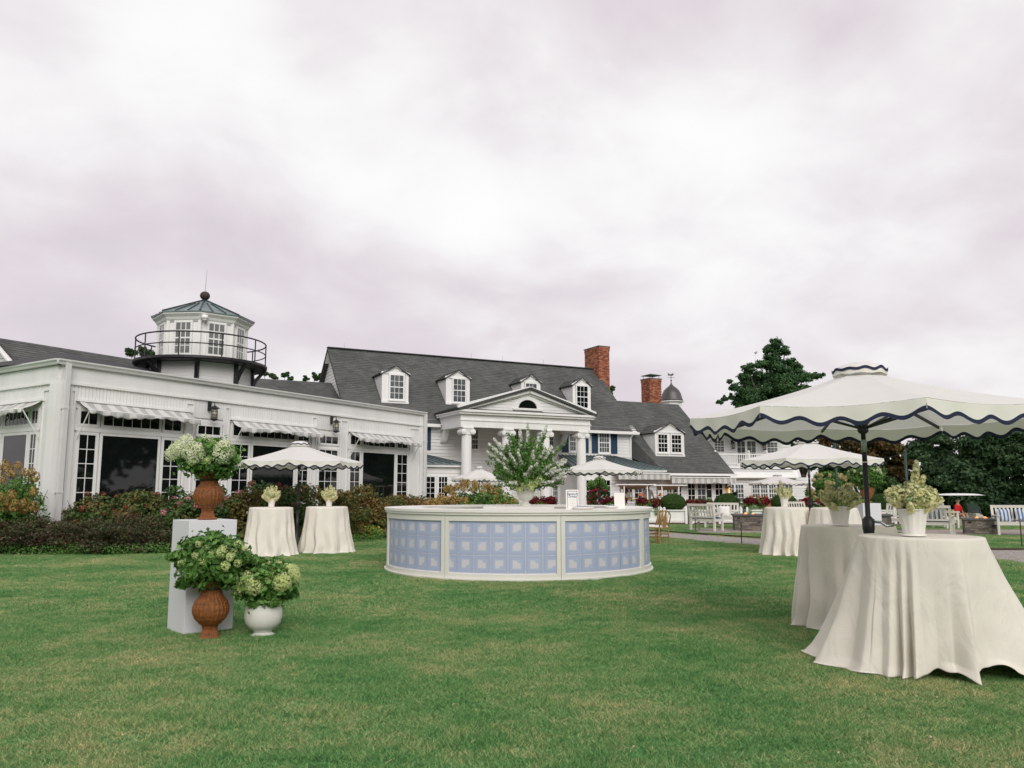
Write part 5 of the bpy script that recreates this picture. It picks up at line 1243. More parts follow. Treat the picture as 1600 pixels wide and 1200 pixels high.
def wicker_urn(label, c, H, seed):
    c = Vector(c); W_ = 1.27; prof = [(.105, 0), (.112, .01), (.085, .06), (.068, .12), (.072, .17), (.11, .21), (.152, .27), (.176, .34), (.180, .40), (.165, .47), (.135, .53), (.105, .57), (.098, .61), (.108, .66), (.132, .71), (.150, .75)]
    k = H/.75; T = Matrix.Translation(c); rows = 84; cols = 96
    def rad(z):
        for (r0, z0), (r1, z1) in zip(prof[:-1], prof[1:]):
            if z0 <= z <= z1: t = (z-z0)/(z1-z0); t = t*t*(3-2*t)*.5+t*.5; return r0+(r1-r0)*t
        return prof[-1][0]
    rad_ = rad; rad = lambda z: rad_(z)*(W_ if z > .2 else W_*(.92+.4*z))
    def fn(a, t):
        ang = a*2*math.pi; z = t*.75; r = rad(z); st = 24; ph = a*st; row = int(t*rows/2)
        w_ = math.cos(2*math.pi*ph)*(1 if row % 2 else -1)*.0028+(.0034 if (int(t*rows) % 2) else -.002); rib = .011*math.exp(-((ph-round(ph))/.16)**2)
        return ((r+w_+rib)*k*math.cos(ang), (r+w_+rib)*k*math.sin(ang), z*k)
    mb = MB(T); mb.grid(fn, cols*2, rows, closed=True); o = mb.obj('wicker_urn', M_wicker, smooth=True)
    tag(o, label, 'urn', 'wicker urns'); 
    rt_ = MB(T); rim = [((.152*W_*k+.004*math.cos(i*1.7))*math.cos(2*math.pi*i/64), (.152*W_*k+.004*math.cos(i*1.7))*math.sin(2*math.pi*i/64), H) for i in range(64)]; rt_.tube(rim, .012, 6, closed=True)
    rt_.tube([(.112*W_*k*.95*math.cos(2*math.pi*i/48), .112*W_*.95*k*math.sin(2*math.pi*i/48), .012) for i in range(48)], .012, 6, closed=True)
    x = rt_.obj('rim', M_wicker, o, smooth=True)
    s = MB(T); s.lathe([(.01, H-.08), (.15*k, H-.08), (.155*k, H-.06)], 24, cap=False); s.obj('soil', M_soil, o)
    return o
# the urn mesh is in world coordinates with its own origin at 0: give wicker its own relief material
M_wicker = mat('wicker', (.26, .085, .016), .5, var=.5, vscale=30, bump=.7, bscale=130)
# pedestal
pl, prr = G(286.5, 993), G(363, 984); dirp = Vector((prr.x-pl.x, prr.y-pl.y, 0)); wp = dirp.length; Fp = frame((pl.x, pl.y), math.atan2(dirp.y, dirp.x))
HP = 1.155; mb = MB(Fp); mb.box(0, wp, 0, wp*.95, 0, HP); o = mb.obj('pedestal', M_pedestal); tag(o, 'tall plain white box pedestal on the lawn carrying a wicker urn', 'pedestal')
md = o.modifiers.new('b', 'BEVEL'); md.width = .004; md.segments = 2
up1 = Fp @ Vector((wp*.52, wp*.40, HP)); 
wicker_urn('wicker urn standing on top of the tall white pedestal', up1, .50, 1)
up2 = G(320, 1001); wicker_urn('wicker urn standing on the grass in front of the white pedestal', up2+Vector((0, .12, 0)), .56, 2)
def pxs(Y, L_): return [P(px, py, Y+dy) for px, py, dy in L_]
Yu = up1.y
arrangement('white hydrangeas and green leaves filling the urn on top of the pedestal', up1+Vector((0, 0, .50)), .335, .38, 6500, .062, LF_green, 201,
            [('white', pxs(Yu, [(276, 702, -.15), (287, 705, -.22), (268, 709, 0), (300, 697, -.28), (308, 703, -.3), (296, 708, -.3), (310, 711, -.27), (303, 714, -.3), (343, 700, -.25), (351, 697, -.2), (354, 707, -.2), (345, 710, -.25), (291, 692, -.1), (320, 690, 0)]), .95), ('limes', pxs(Yu, [(333, 692, -.1), (362, 705, -.1), (280, 694, .1), (325, 720, -.3), (300, 722, -.3)]), .7)], 'hydrangea arrangements around the pedestal', name='hydrangea_arrangement')
Y2 = up2.y+.1
arrangement('largest mound of green leaves in the wicker urn on the grass', up2+Vector((0, .12, .56)), .37, .50, 8200, .07, LF_green, 202,
            [('limes', pxs(Y2, [(301, 852, -.1), (311, 850, -.2), (330, 866, -.25), (288, 862, -.1), (350, 858, -.2), (372, 852, 0), (381, 858, 0), (360, 870, -.3), (317, 877, -.3), (387, 866, .1), (340, 850, 0), (295, 856, 0), (322, 856, -.2), (345, 864, -.25), (365, 862, -.1), (305, 868, -.3), (283, 880, -.2), (372, 880, -.2), (352, 884, -.35), (334, 848, .1), (392, 874, .1)]), .85)], 'hydrangea arrangements around the pedestal', name='hydrangea_arrangement', spread=.38)
pc = G(404.5, 996)+Vector((0, .12, 0)); k = 1.0; T = Matrix.Translation(pc); mb = MB(T)
mb.lathe([(.085, 0), (.115, 0), (.118, .012), (.10, .02), (.085, .035), (.09, .05), (.135, .075), (.172, .12), (.188, .18), (.186, .24), (.176, .30), (.178, .335), (.19, .345), (.19, .36), (.17, .36), (.165, .30)], 48, cap=False)
o = mb.obj('ceramic_pot', M_ceramic, smooth=True); tag(o, 'rounded off white ceramic pot on the grass beside the wicker urn', 'pot'); auto_smooth(o, 50)
mb = MB(T); mb.lathe([(.01, .31), (.16, .31), (.165, .32)], 24, cap=False); mb.obj('soil', M_soil, o)
Y3 = pc.y
arrangement('hydrangea plant with pale green heads spilling from the white ceramic pot', pc+Vector((0, 0, .35)), .315, .42, 6500, .066, LF_green, 203,
            [('lime', pxs(Y3, [(386, 903, -.25), (393, 909, -.28), (379, 912, -.22), (398, 917, -.28), (391, 919, -.28), (375, 918, -.2), (416, 902, -.2), (420, 899, -.15), (441, 904, -.2), (446, 910, -.2), (438, 912, -.22), (455, 893, 0), (460, 900, 0)]), .95), ('limes', pxs(Y3, [(400, 885, 0), (420, 880, 0), (436, 880, 0), (450, 888, 0), (395, 880, .1)]), .9)], 'hydrangea arrangements around the pedestal', name='hydrangea_arrangement')

# ================================================================== ROUND BAR
BC = Vector((.126, 15.75, 0)); BR = 2.50; HB_ = 1.15
bar = empty('round_bar', tuple(BC)); tag(bar, 'large round cream bar counter faced with blue and white square tiles', 'bar')
TB = Matrix.Translation(BC)
def ang(a): return Vector((math.sin(a), -math.cos(a), 0))        # a=0 faces the camera
def arcbox(mb, r0, r1, a0, a1, z0, z1, n, mi=0):
    vs = []; 
    for i in range(n+1):
        d = ang(a0+(a1-a0)*i/n)
        for r, z in ((r0, z0), (r1, z0), (r1, z1), (r0, z1)): vs.append((d.x*r, d.y*r, z))
    fs = [(0, 1, 2, 3), (4*n+3, 4*n+2, 4*n+1, 4*n)]
    for i in range(n):
        for j in range(4): q = (j+1) % 4; fs.append((4*i+j, 4*(i+1)+j, 4*(i+1)+q, 4*i+q))
    mb.add(vs, fs, mi)
TILE = .287; zt0_ = .13
def tile_mesh(kind, w_=TILE-.011, h_=TILE-.011, x0=0, x1=1):
    """blue tile with a light square whose one corner is stepped; x0..x1 crops a part tile"""
    mb = MB(); a = w_/2; b = h_/2; xa, xb = -a+w_*x0, -a+w_*x1
    mb.box(xa, xb, 0, .012, -b, b, 0)
    s = .066; st = .022
    poly = [(-s, -s), (s, -s), (s, s), (-s, s)]
    cells = {0: [(-s, s, -s, s-2*st), (-s, s-2*st, s-2*st, s-st), (-s, s-3*st, s-st, s)], 1: [(-s, s, -s+2*st, s), (-s, s-2*st, -s+st, -s+2*st), (-s, s-3*st, -s, -s+st)],
             2: [(-s+2*st, s, s-st, s), (-s+st, s, s-2*st, s-st), (-s, s, -s, s-2*st)], 3: [(-s, s, -s+2*st, s), (-s+st, s, -s+st, -s+2*st), (-s+2*st, s, -s, -s+st)]}[kind]
    for (u0, u1, v0, v1) in cells:
        u0, u1 = max(u0, xa), min(u1, xb)
        if u1-u0 > .004: mb.add([(u0, -.0015, v0), (u1, -.0015, v0), (u1, -.0015, v1), (u0, -.0015, v1)], [(0, 1, 2, 3)], 1)
    return mb.mesh('tile', [M_tile, M_tilew])
def tile_mat():
    m = bpy.data.materials.new('blue_tile'); m.use_nodes = True; t = m.node_tree; b = t.nodes['Principled BSDF']; b.inputs['Roughness'].default_value = .45
    tc_ = t.nodes.new('ShaderNodeTexCoord'); s = t.nodes.new('ShaderNodeSeparateXYZ'); t.links.new(tc_.outputs['Object'], s.inputs[0])
    ab = [t.nodes.new('ShaderNodeMath') for _ in range(3)]; ab[0].operation = ab[1].operation = 'ABSOLUTE'; ab[2].operation = 'MAXIMUM'
    t.links.new(s.outputs[0], ab[0].inputs[0]); t.links.new(s.outputs[2], ab[1].inputs[0]); t.links.new(ab[0].outputs[0], ab[2].inputs[0]); t.links.new(ab[1].outputs[0], ab[2].inputs[1])
    r = t.nodes.new('ShaderNodeValToRGB'); r.color_ramp.interpolation = 'CONSTANT'; mr = t.nodes.new('ShaderNodeMapRange'); t.links.new(ab[2].outputs[0], mr.inputs[0]); mr.inputs[2].default_value = .15; t.links.new(mr.outputs[0], r.inputs[0])
    e = r.color_ramp.elements; A = (.36, .42, .575, 1); B = (.42, .475, .615, 1)
    e[0].position = 0; e[0].color = B; e[1].position = .58; e[1].color = A
    for p, c in ((.64, B), (.70, A), (.84, B), (.89, A)): q = e.new(p); q.color = c
    t.links.new(r.outputs[0], b.inputs['Base Color']); return m
M_tile = tile_mat(); M_tilew = mat('tile_light_square', (.60, .58, .62), .5)
TM = [tile_mesh(k) for k in range(4)]; strip = {}
pat = [[0, 1, 0, 1, 0, 0, 1], [2, 3, 2, 1, 2, 3, 2], [1, 0, 2, 0, 1, 0, 2]]
offs = [.0, .10, .19, .04, .13, .22, .07, .16]
seg = math.pi/4; A0_ = R(15.5); stile = .072/BR
rngb = random.Random(4)
for s in range(8):
    a0_, a1_ = A0_+seg*s, A0_+seg*(s+1)
    mb = MB(TB); arcbox(mb, BR-.05, BR-.006, a0_+.004, a1_-.004, .05, HB_-.10, 12); p = mb.obj('bar_panel', M_grout, bar, smooth=False)
    fr = MB(TB); arcbox(fr, BR-.05, BR+.03, a0_+.0015, a0_+stile, .04, HB_-.085, 2); arcbox(fr, BR-.05, BR+.03, a1_-stile, a1_-.0015, .04, HB_-.085, 2)
    arcbox(fr, BR-.05, BR+.028, a0_+stile, a1_-stile, .04, .115, 12); arcbox(fr, BR-.05, BR+.028, a0_+stile, a1_-stile, HB_-.185, HB_-.085, 12); fr.obj('frame', M_bar, p)
    # tiles
    x = a0_+stile+.001; end = a1_-stile-.001; first = offs[s]; col_i = 0; da = TILE/BR
    rowsz = [(zt0_+TILE*(j+.5)) for j in range(3)]
    while x < end-.004:
        wid = (first/BR if (col_i == 0 and first > .03) else da); xe = min(end, x+wid); full = abs(xe-x-da) < 1e-6
        f0, f1 = (1-(xe-x)/da, 1) if (col_i == 0 and not full) else (0, (xe-x)/da)
        mid = x+da*(.5 if f0 == 0 else -(f0-.5)) if f0 else x+da*.5
        if f0: mid = xe-da/2
        for j in range(3):
            kk = pat[j][(col_i+s*2) % 7]
            if full: me = TM[kk]
            else:
                key = (kk, round(f0, 3), round(f1, 3))
                if key not in strip: strip[key] = tile_mesh(kk, x0=f0, x1=f1)
                me = strip[key]
            d = ang(mid); M = Matrix.Translation(BC+d*(BR-.002)+Vector((0, 0, rowsz[j]))) @ Matrix.Rotation(mid, 4, 'Z'); inst('tile', me, p, M)
        # cut strip of tile under the top rail
        key = ('t', round(f0, 3), round(f1, 3))
        if key not in strip:
            q = MB(); w_ = TILE-.012; q.box(-w_/2+w_*f0, -w_/2+w_*f1, 0, .012, -.018, .018); strip[key] = q.mesh('tile', M_tile_plain) if 'M_tile_plain' in globals() else None
        d = ang(mid)
        if strip[key] is None:
            M_tile_plain = mat('blue_tile_plain', (.33, .43, .68), .45); strip[key] = q.mesh('tile', M_tile_plain)
        inst('tile', strip[key], p, Matrix.Translation(BC+d*(BR-.002)+Vector((0, 0, zt0_+3*TILE+.014))) @ Matrix.Rotation(mid, 4, 'Z'))
        x = xe; col_i += 1
    ct = MB(TB); arcbox(ct, BR-.62, BR+.075, a0_+.0006, a1_-.0006, HB_-.045, HB_, 14); arcbox(ct, BR-.60, BR+.055, a0_+.0006, a1_-.0006, HB_-.084, HB_-.046, 14); c_ = ct.obj('countertop', M_bartop, bar)
    kb = MB(TB); arcbox(kb, BR-.06, BR+.06, a0_+.0006, a1_-.0006, .0, .04, 14); kb.obj('kick_board', M_bar, bar)
mb = MB(TB); mb.lathe([(BR-.60, .02), (BR-.60, HB_-.09), (BR-.58, HB_-.09), (BR-.58, .02)], 64, cap=False); mb.obj('inner_wall', M_bar, bar)
# centre stand with urn
mb = MB(TB); mb.box(-.62, .62, -.62, .62, 0, 1.10); mb.box(-.66, .66, -.66, .66, 1.10, 1.165); o = mb.obj('centre_stand', M_bartop); tag(o, 'square white stand in the middle of the round bar under the flower urn', 'stand')
uc = P(821.5, 792, 15.75); uc = Vector((uc.x, 15.75, 1.165)); T = Matrix.Translation(uc); mb = MB(T)
mb.lathe([(.11, 0), (.115, .03), (.07, .05), (.055, .08), (.075, .105), (.13, .14), (.165, .20), (.175, .28), (.172, .335), (.19, .36), (.19, .375), (.165, .375), (.15, .33)], 40, cap=False)
o = mb.obj('stone_urn', M_ceramic, smooth=True); auto_smooth(o, 50); tag(o, 'off white footed urn at the centre of the bar holding the tall flowers', 'urn')
# the tall flower arrangement
def spray(root, base, tip, n, m_leaf, leaf, rng, flower=None, fl=.03, dens=1.0, w_=.045):
    base = np.array(base); tip = np.array(tip); t = rng.random(n)**.8; mid = (base+tip)/2+np.array([0, 0, .12])
    Pp = ((1-t)**2)[:, None]*base+(2*t*(1-t))[:, None]*mid+(t**2)[:, None]*tip; off = unit(rng, n); Pp = Pp+off*w_*(1.1-.6*t)[:, None]
    return Pp, off
def tall_spray_arrangement():
    rng = np.random.default_rng(300); root = empty('flower_arrangement', tuple(uc+Vector((0, 0, .37)))); tag(root, 'huge wild arrangement of white flower spikes and greenery in the bar urn', 'flowers')
    b = uc+Vector((0, 0, .36)); LP, LN, FP_, FN = [], [], [], []; mb = MB()
    ends = []
    for k in range(120):
        a = rng.uniform(0, 2*math.pi); e = math.asin(rng.uniform(-.2, 1.0)); L_ = rng.uniform(.50, .80)*(1.0+.15*math.sin(max(e, 0)))
        tip = b+Vector((math.cos(a)*math.cos(e)*L_*1.0, math.sin(a)*math.cos(e)*L_*.9, .16+math.sin(e)*L_*1.12)); ends.append(tip)
    for px, py in ((853, 672), (838, 680), (766, 700), (884, 690), (870, 705), (892, 732), (764, 712), (800, 684), (812, 682), (775, 730), (880, 750)):
        ends.append(P(px, py, 15.75+rng.uniform(-.3, .3)))
    for i, tip in enumerate(ends):
        base = b+Vector((rng.uniform(-.06, .06), rng.uniform(-.06, .06), 0)); Pp, off = spray(root, base, tip, 150, None, 0, rng, w_=.075); LP.append(Pp); LN.append(off)
        md_ = (Vector(base)+Vector(tip))/2+Vector((0, 0, .12)); mb.tube([base, base.lerp(md_, .7).lerp(md_.lerp(Vector(tip), .3), .5), Vector(tip)], [.006, .004, .002], 4)
        if (i % 2 == 0 or i in (88, 93, 94) or rng.random() < .12):
            s0 = np.array(base.lerp(Vector(tip), .66)); tip = Vector(tip)+(Vector(tip)-b).normalized()*.05; n = 110; t = rng.random(n); q = s0+(np.array(tip)-s0)*t[:, None]; o_ = unit(rng, n); FP_.append(q+o_*.042*(1.2-.8*t)[:, None]+np.array([0, -.03, .05])); FN.append(o_)
    extra, en, _ = blob_points(rng, [(np.array(b+Vector((0, 0, .40))), (.56, .50, .50))], 8500, .7, b.z-.08); LP.append(extra); LN.append(en)
    Pp = np.concatenate(LP); me = leaf_mesh('foliage', Pp, np.concatenate(LN), .055*(.6+.8*rng.random(len(Pp))), rng, LF_green, .45); link('foliage', me, root, kind='stuff')
    Pp = np.concatenate(FP_); me = leaf_mesh('white_flowers', Pp, np.concatenate(FN), .042*(.7+.6*rng.random(len(Pp))), rng, LF_petal, .9); link('white_flowers', me, root, kind='stuff')
    mb.obj('stems', M_bark, root)
    blossoms(root, 'limes', pxs(15.4, [(803, 757, 0), (811, 752, .1), (818, 758, -.1), (826, 755, -.1), (836, 756, 0), (843, 750, 0), (831, 763, -.1), (812, 765, 0), (797, 750, .1)]), 1.35)
tall_spray_arrangement()
# menu cards, trays, napkins
def bartop_point(px, r=BR-.28):
    rr_ = ray(px, 793); k = rr_.x/rr_.y
    # solve |p-BC| = r on near side
    A = 1+k*k; Bq = -2*(BC.y+k*BC.x); Cq = BC.x**2+BC.y**2-r*r; y = (-Bq-math.sqrt(Bq*Bq-4*A*Cq))/(2*A); return Vector((k*y, y, HB_))
def card(px, w_, h_, label, text=None, rz=0):
    p = bartop_point(px); T = Matrix.Translation(p) @ Matrix.Rotation(rz, 4, 'Z') @ Matrix.Rotation(R(-6), 4, 'X'); root = empty('menu_card', tuple(p)); tag(root, label, 'menu card')
    mb = MB(T); pts = []; n = 9
    def side(a, b, k):
        for i in range(k):
            for j in range(4):
                t = (i+j/4)/k; q = Vector(a).lerp(Vector(b), t); d = (Vector(b)-Vector(a)).normalized(); nrm = Vector((d.y, -d.x)); q = q+nrm*.009*math.sin(math.pi*((i+j/4) % 1)); pts.append((q.x, q.y))
    side((-w_/2, .006), (w_/2, .006), 8) if False else pts.extend([(-w_/2, 0), (w_/2, 0)])
    side((w_/2, 0.0), (w_/2, h_), 11); side((w_/2, h_), (-w_/2, h_), 8); side((-w_/2, h_), (-w_/2, 0), 11)
    k = len(pts); mb.add([(x, -.006, z) for x, z in pts]+[(x, .006, z) for x, z in pts], [tuple(range(k)), tuple(range(2*k-1, k-1, -1))]+[(i, i+k, (i+1) % k+k, (i+1) % k) for i in range(k)])
    mb.obj('frame', M_bartop, root)
    if text:
        b = MB(T); e = .016; a = w_/2-.018
        for (x0, x1, z0, z1) in ((-a, a, h_-.024, h_-.018), (-a, -a+.006, .01, h_-.024), (a-.006, a, .01, h_-.024)): b.box(x0, x1, -.0085, -.006, z0, z1)
        b.obj('border_line', M_ink, root)
        for i, line in enumerate(text):
            cu = bpy.data.curves.new('lettering', 'FONT'); cu.body = line; cu.size = .05; cu.shear = .35; cu.align_x = 'CENTER'; cu.extrude = .0006; cu.offset = .0006
            tmp = bpy.data.objects.new('lettering', cu); col.objects.link(tmp); dg = bpy.context.evaluated_depsgraph_get(); me = bpy.data.meshes.new_from_object(tmp.evaluated_get(dg)); bpy.data.objects.remove(tmp)
            me.transform(Matrix.Rotation(math.pi/2, 4, 'X')); me.materials.clear(); me.materials.append(M_ink)
            inst('lettering', me, root, T @ Matrix.Translation((0, -.0075, h_-.082-.045*i)))
        b = MB(T)
        for i in range(4):
            z = h_-.165-.032*i
            for (u0, u1) in ((-.05, -.015), (-.01, .03), (.035, .05)): b.box(u0, u1, -.0072, -.006, z, z+.004)
        b.obj('small_print', M_text, root)
    mb = MB(T); mb.beam((0, .01, h_*.5), (0, .09, .004), .05, .004); mb.obj('easel_back', M_bartop, root); return root
card(894.5, .205, .325, 'scalloped white menu card with blue lettering standing on the bar', ['Signature', 'Drinks'], rz=R(4))
card(968.5, .185, .27, 'plain white card with no lettering standing at the right of the bar', rz=R(10))
def tray(px, label, r_=BR-.13, seed=1, w_=.42):
    p = bartop_point(px, r_); T = Matrix.Translation(p) @ Matrix.Rotation(math.atan2(p.x-BC.x, BC.y-p.y), 4, 'Z'); root = empty('serving_tray', tuple(p)); tag(root, label, 'tray', 'trays of cocktail napkins on the bar')
    mb = MB(T); a = w_/2; k = 24
    o1 = [(a*math.cos(2*math.pi*i/k), .14*math.sin(2*math.pi*i/k)) for i in range(k)]
    mb.add([(x*.8, y*.8, .004) for x, y in o1]+[(x, y, .042) for x, y in o1]+[(x*.97, y*.97, .044) for x, y in o1]+[(x*.78, y*.78, .010) for x, y in o1], [tuple(range(k-1, -1, -1)), tuple(range(3*k, 4*k))]+[(j*k+i, j*k+(i+1) % k, (j+1)*k+(i+1) % k, (j+1)*k+i) for j in range(3) for i in range(k)])
    mb.obj('dish', M_bartop, root, smooth=True)
    nn = empty('napkin_stack', tuple(p+Vector((0, 0, .01)))); tag(nn, 'fanned blue and white paper napkins on the '+('left' if seed == 1 else 'right')+' bar tray', 'napkins')
    for i in range(7):
        q = MB(T @ Matrix.Translation((-.09+.03*i, 0, .040+.003*i)) @ Matrix.Rotation(.05*i, 4, 'Z')); q.box(-.07, .07, -.065, .065, 0, .0025); q.obj('napkin', M_napkin if i < 4 else M_bartop, nn)
    return root
tray(911.5, 'oval white dish of napkins in front of the lettered menu card', seed=1); tray(958, 'oval white dish of napkins behind the plain card', r_=BR-.42, seed=2, w_=.5)
# ================================================================== DRAPED COCKTAIL TABLES
TABH = 1.08
def table(label, c, cl_label, seed, flare=.22, wide=None, n=12, near=False, hem=0.0, opening=None, group=None, seg=240, rows=44, hemtab=None, a_off=0, turn=0.0):
    c = Vector((c[0], c[1], 0)); rng = random.Random(seed); R0 = .472
    t = empty('cocktail_table', tuple(c)); tag(t, label, 'table', 'tall round cocktail tables')
    T = Matrix.Translation(c); mb = MB(T); mb.lathe([(R0-.02, TABH-.035), (R0-.008, TABH-.03), (R0-.008, TABH-.008), (R0-.02, TABH-.004)], 48); mb.obj('tabletop', M_bench, t)
    mb = MB(T); mb.lathe([(.035, .12), (.035, TABH-.036)], 16); mb.lathe([(.06, .10), (.06, .22), (.036, .26)], 16); mb.obj('pole', M_steel, t)
    for k in range(4):
        a = turn+k*math.pi/2; mb = MB(T); pts = [(.05*math.cos(a), .05*math.sin(a), .15), (.28*math.cos(a), .28*math.sin(a), .09), (.42*math.cos(a), .42*math.sin(a), .015)]
        mb.tube(pts, [.022, .018, .014], 8); mb.obj('leg', M_steel, t)
    # the cloth: deep folds that open towards the grass
    ph = [rng.uniform(0, 6.28) for _ in range(8)]
    # hem outline: control points (angle, radius), ridges stay crisp, valleys deep; the cloth hangs in straight lines from rim to hem
    if hemtab is None:
        hemtab = []; a = 0.0
        while a < 352:
            wv = rng.uniform(16, 36); base = R0+flare*(1+.3*math.sin(math.radians(a)*2+ph[0])); hemtab += [(a, base+rng.uniform(.03, .10), 0), (a+wv*rng.uniform(.45, .62), base-rng.uniform(.05, .12), 1)]; a += wv
    tab = sorted([((a_+a_off) % 360, r_, s_) for a_, r_, s_ in hemtab]); tab = [(tab[-1][0]-360, *tab[-1][1:])]+tab+[(tab[0][0]+360, *tab[0][1:])]
    def hem_r(th):
        d = math.degrees(th) % 360
        for (a1, r1, s1), (a2, r2, s2) in zip(tab[:-1], tab[1:]):
            if a1 <= d <= a2:
                x = (d-a1)/max(a2-a1, 1e-6); lin = x; smo = x*x*(3-2*x); x = .45*lin+.55*smo; return r1+(r2-r1)*x
        return tab[0][1]
    def fn(a, t_):
        th = a*2*math.pi
        if t_ < .10:
            r = R0*(t_/.10); return (r*math.cos(th), r*math.sin(th), TABH+.004)
        q = (t_-.10)/.90; th2 = th+.06*math.sin(3*math.pi*q+ph[1])*q*(0 if near else 1)
        rh = hem_r(th2); av = (R0+flare*.5) if not near else None
        k = q**1.12 if rh < R0+.18 else .80*q+.20*q**4
        r = R0+.006+(rh-R0)*k+.010*math.sin(min(1, q*9)*math.pi/2)
        r += .004*math.sin(5*th+11*q+ph[2])*q+.0035*math.sin(19*q+2*math.sin(4*th)+ph[5])*q*(1-q)*2
        z = TABH+.004-TABH*q; 
        if q < .05: z = TABH+.004-TABH*q*(.4+.6*q/.05)
        lift = 0
        for (o0, ow, oh) in (opening or ()):
            dd = abs((math.degrees(th)-o0+180) % 360-180)
            if dd < ow: lift = max(lift, oh*(math.cos(dd/ow*math.pi/2)**.7))
        z += lift*q**5
        if q > .92: r += .035*((q-.92)/.08)*(.4+.6*math.sin(9*th+ph[3])); z += .010*math.sin(21*th+ph[4])*((q-.92)/.08)
        return (r*math.cos(th), r*math.sin(th), max(z, .012+.012*(.5+.5*math.sin(13*th))))
    mb = MB(T); mb.grid(fn, seg, rows, closed=True); o = mb.obj('tablecloth', M_cloth, smooth=True, thick=.003); tag(o, cl_label, 'tablecloth', 'ivory floor length tablecloths')
    return t
T1 = Vector((3.46, 6.9, 0)); T2 = Vector((3.68, 8.9, 0)); T3 = P(1229, 795, 18.7); T4 = P(1303, 796, 18.1); T5 = P(424, 793, 18.6); T6 = P(511, 792, 19.4)
hem1 = [(-104, 1.02, 0), (-88, .84, 1), (-72, .90, 0), (-58, .66, 1), (-44, .70, 0), (-34, .58, 1), (-27, .60, 0), (-22, .46, 1), (-17, .57, 0), (-13, .45, 1), (-8, .60, 0), (-3, .50, 1), (9, .445, 1), (22, .47, 1), (33, .62, 0), (39, .53, 1), (52, .52, 1), (66, .62, 1), (80, .84, 0), (90, .72, 1), (104, 1.06, 0), (120, .80, 1), (140, .98, 0), (158, .76, 1), (178, .95, 0), (200, .72, 1), (222, .92, 0), (240, .8, 1)]
table('tall round table under the nearest draped cloth', T1, 'nearest and widest ivory tablecloth, spread over the grass and lifted in front', 3, near=True, hemtab=hem1, a_off=-116.6, opening=[(-116.6+12, 22, .085), (-116.6+54, 20, .13)], seg=560, rows=80, turn=-1.25)
table('tall round table behind the big umbrella pole', T2, 'ivory tablecloth hanging straight just behind the nearest table', 5, flare=.06, seg=360, rows=50)
table('far table left of the pair on the right, near the gravel path', T3, 'ivory tablecloth of the far right table beside the gravel path', 8, flare=.10)
table('far table half hidden behind the second right table', T4, 'ivory tablecloth half hidden behind the second right table', 9, flare=.22)
table('left one of the two draped tables below the conservatory', T5, 'ivory tablecloth of the left table near the conservatory hedge, nearest the pedestal', 10, flare=.12)
table('right one of the two draped tables below the conservatory', T6, 'ivory tablecloth of the table left of the round bar', 11, flare=.13)

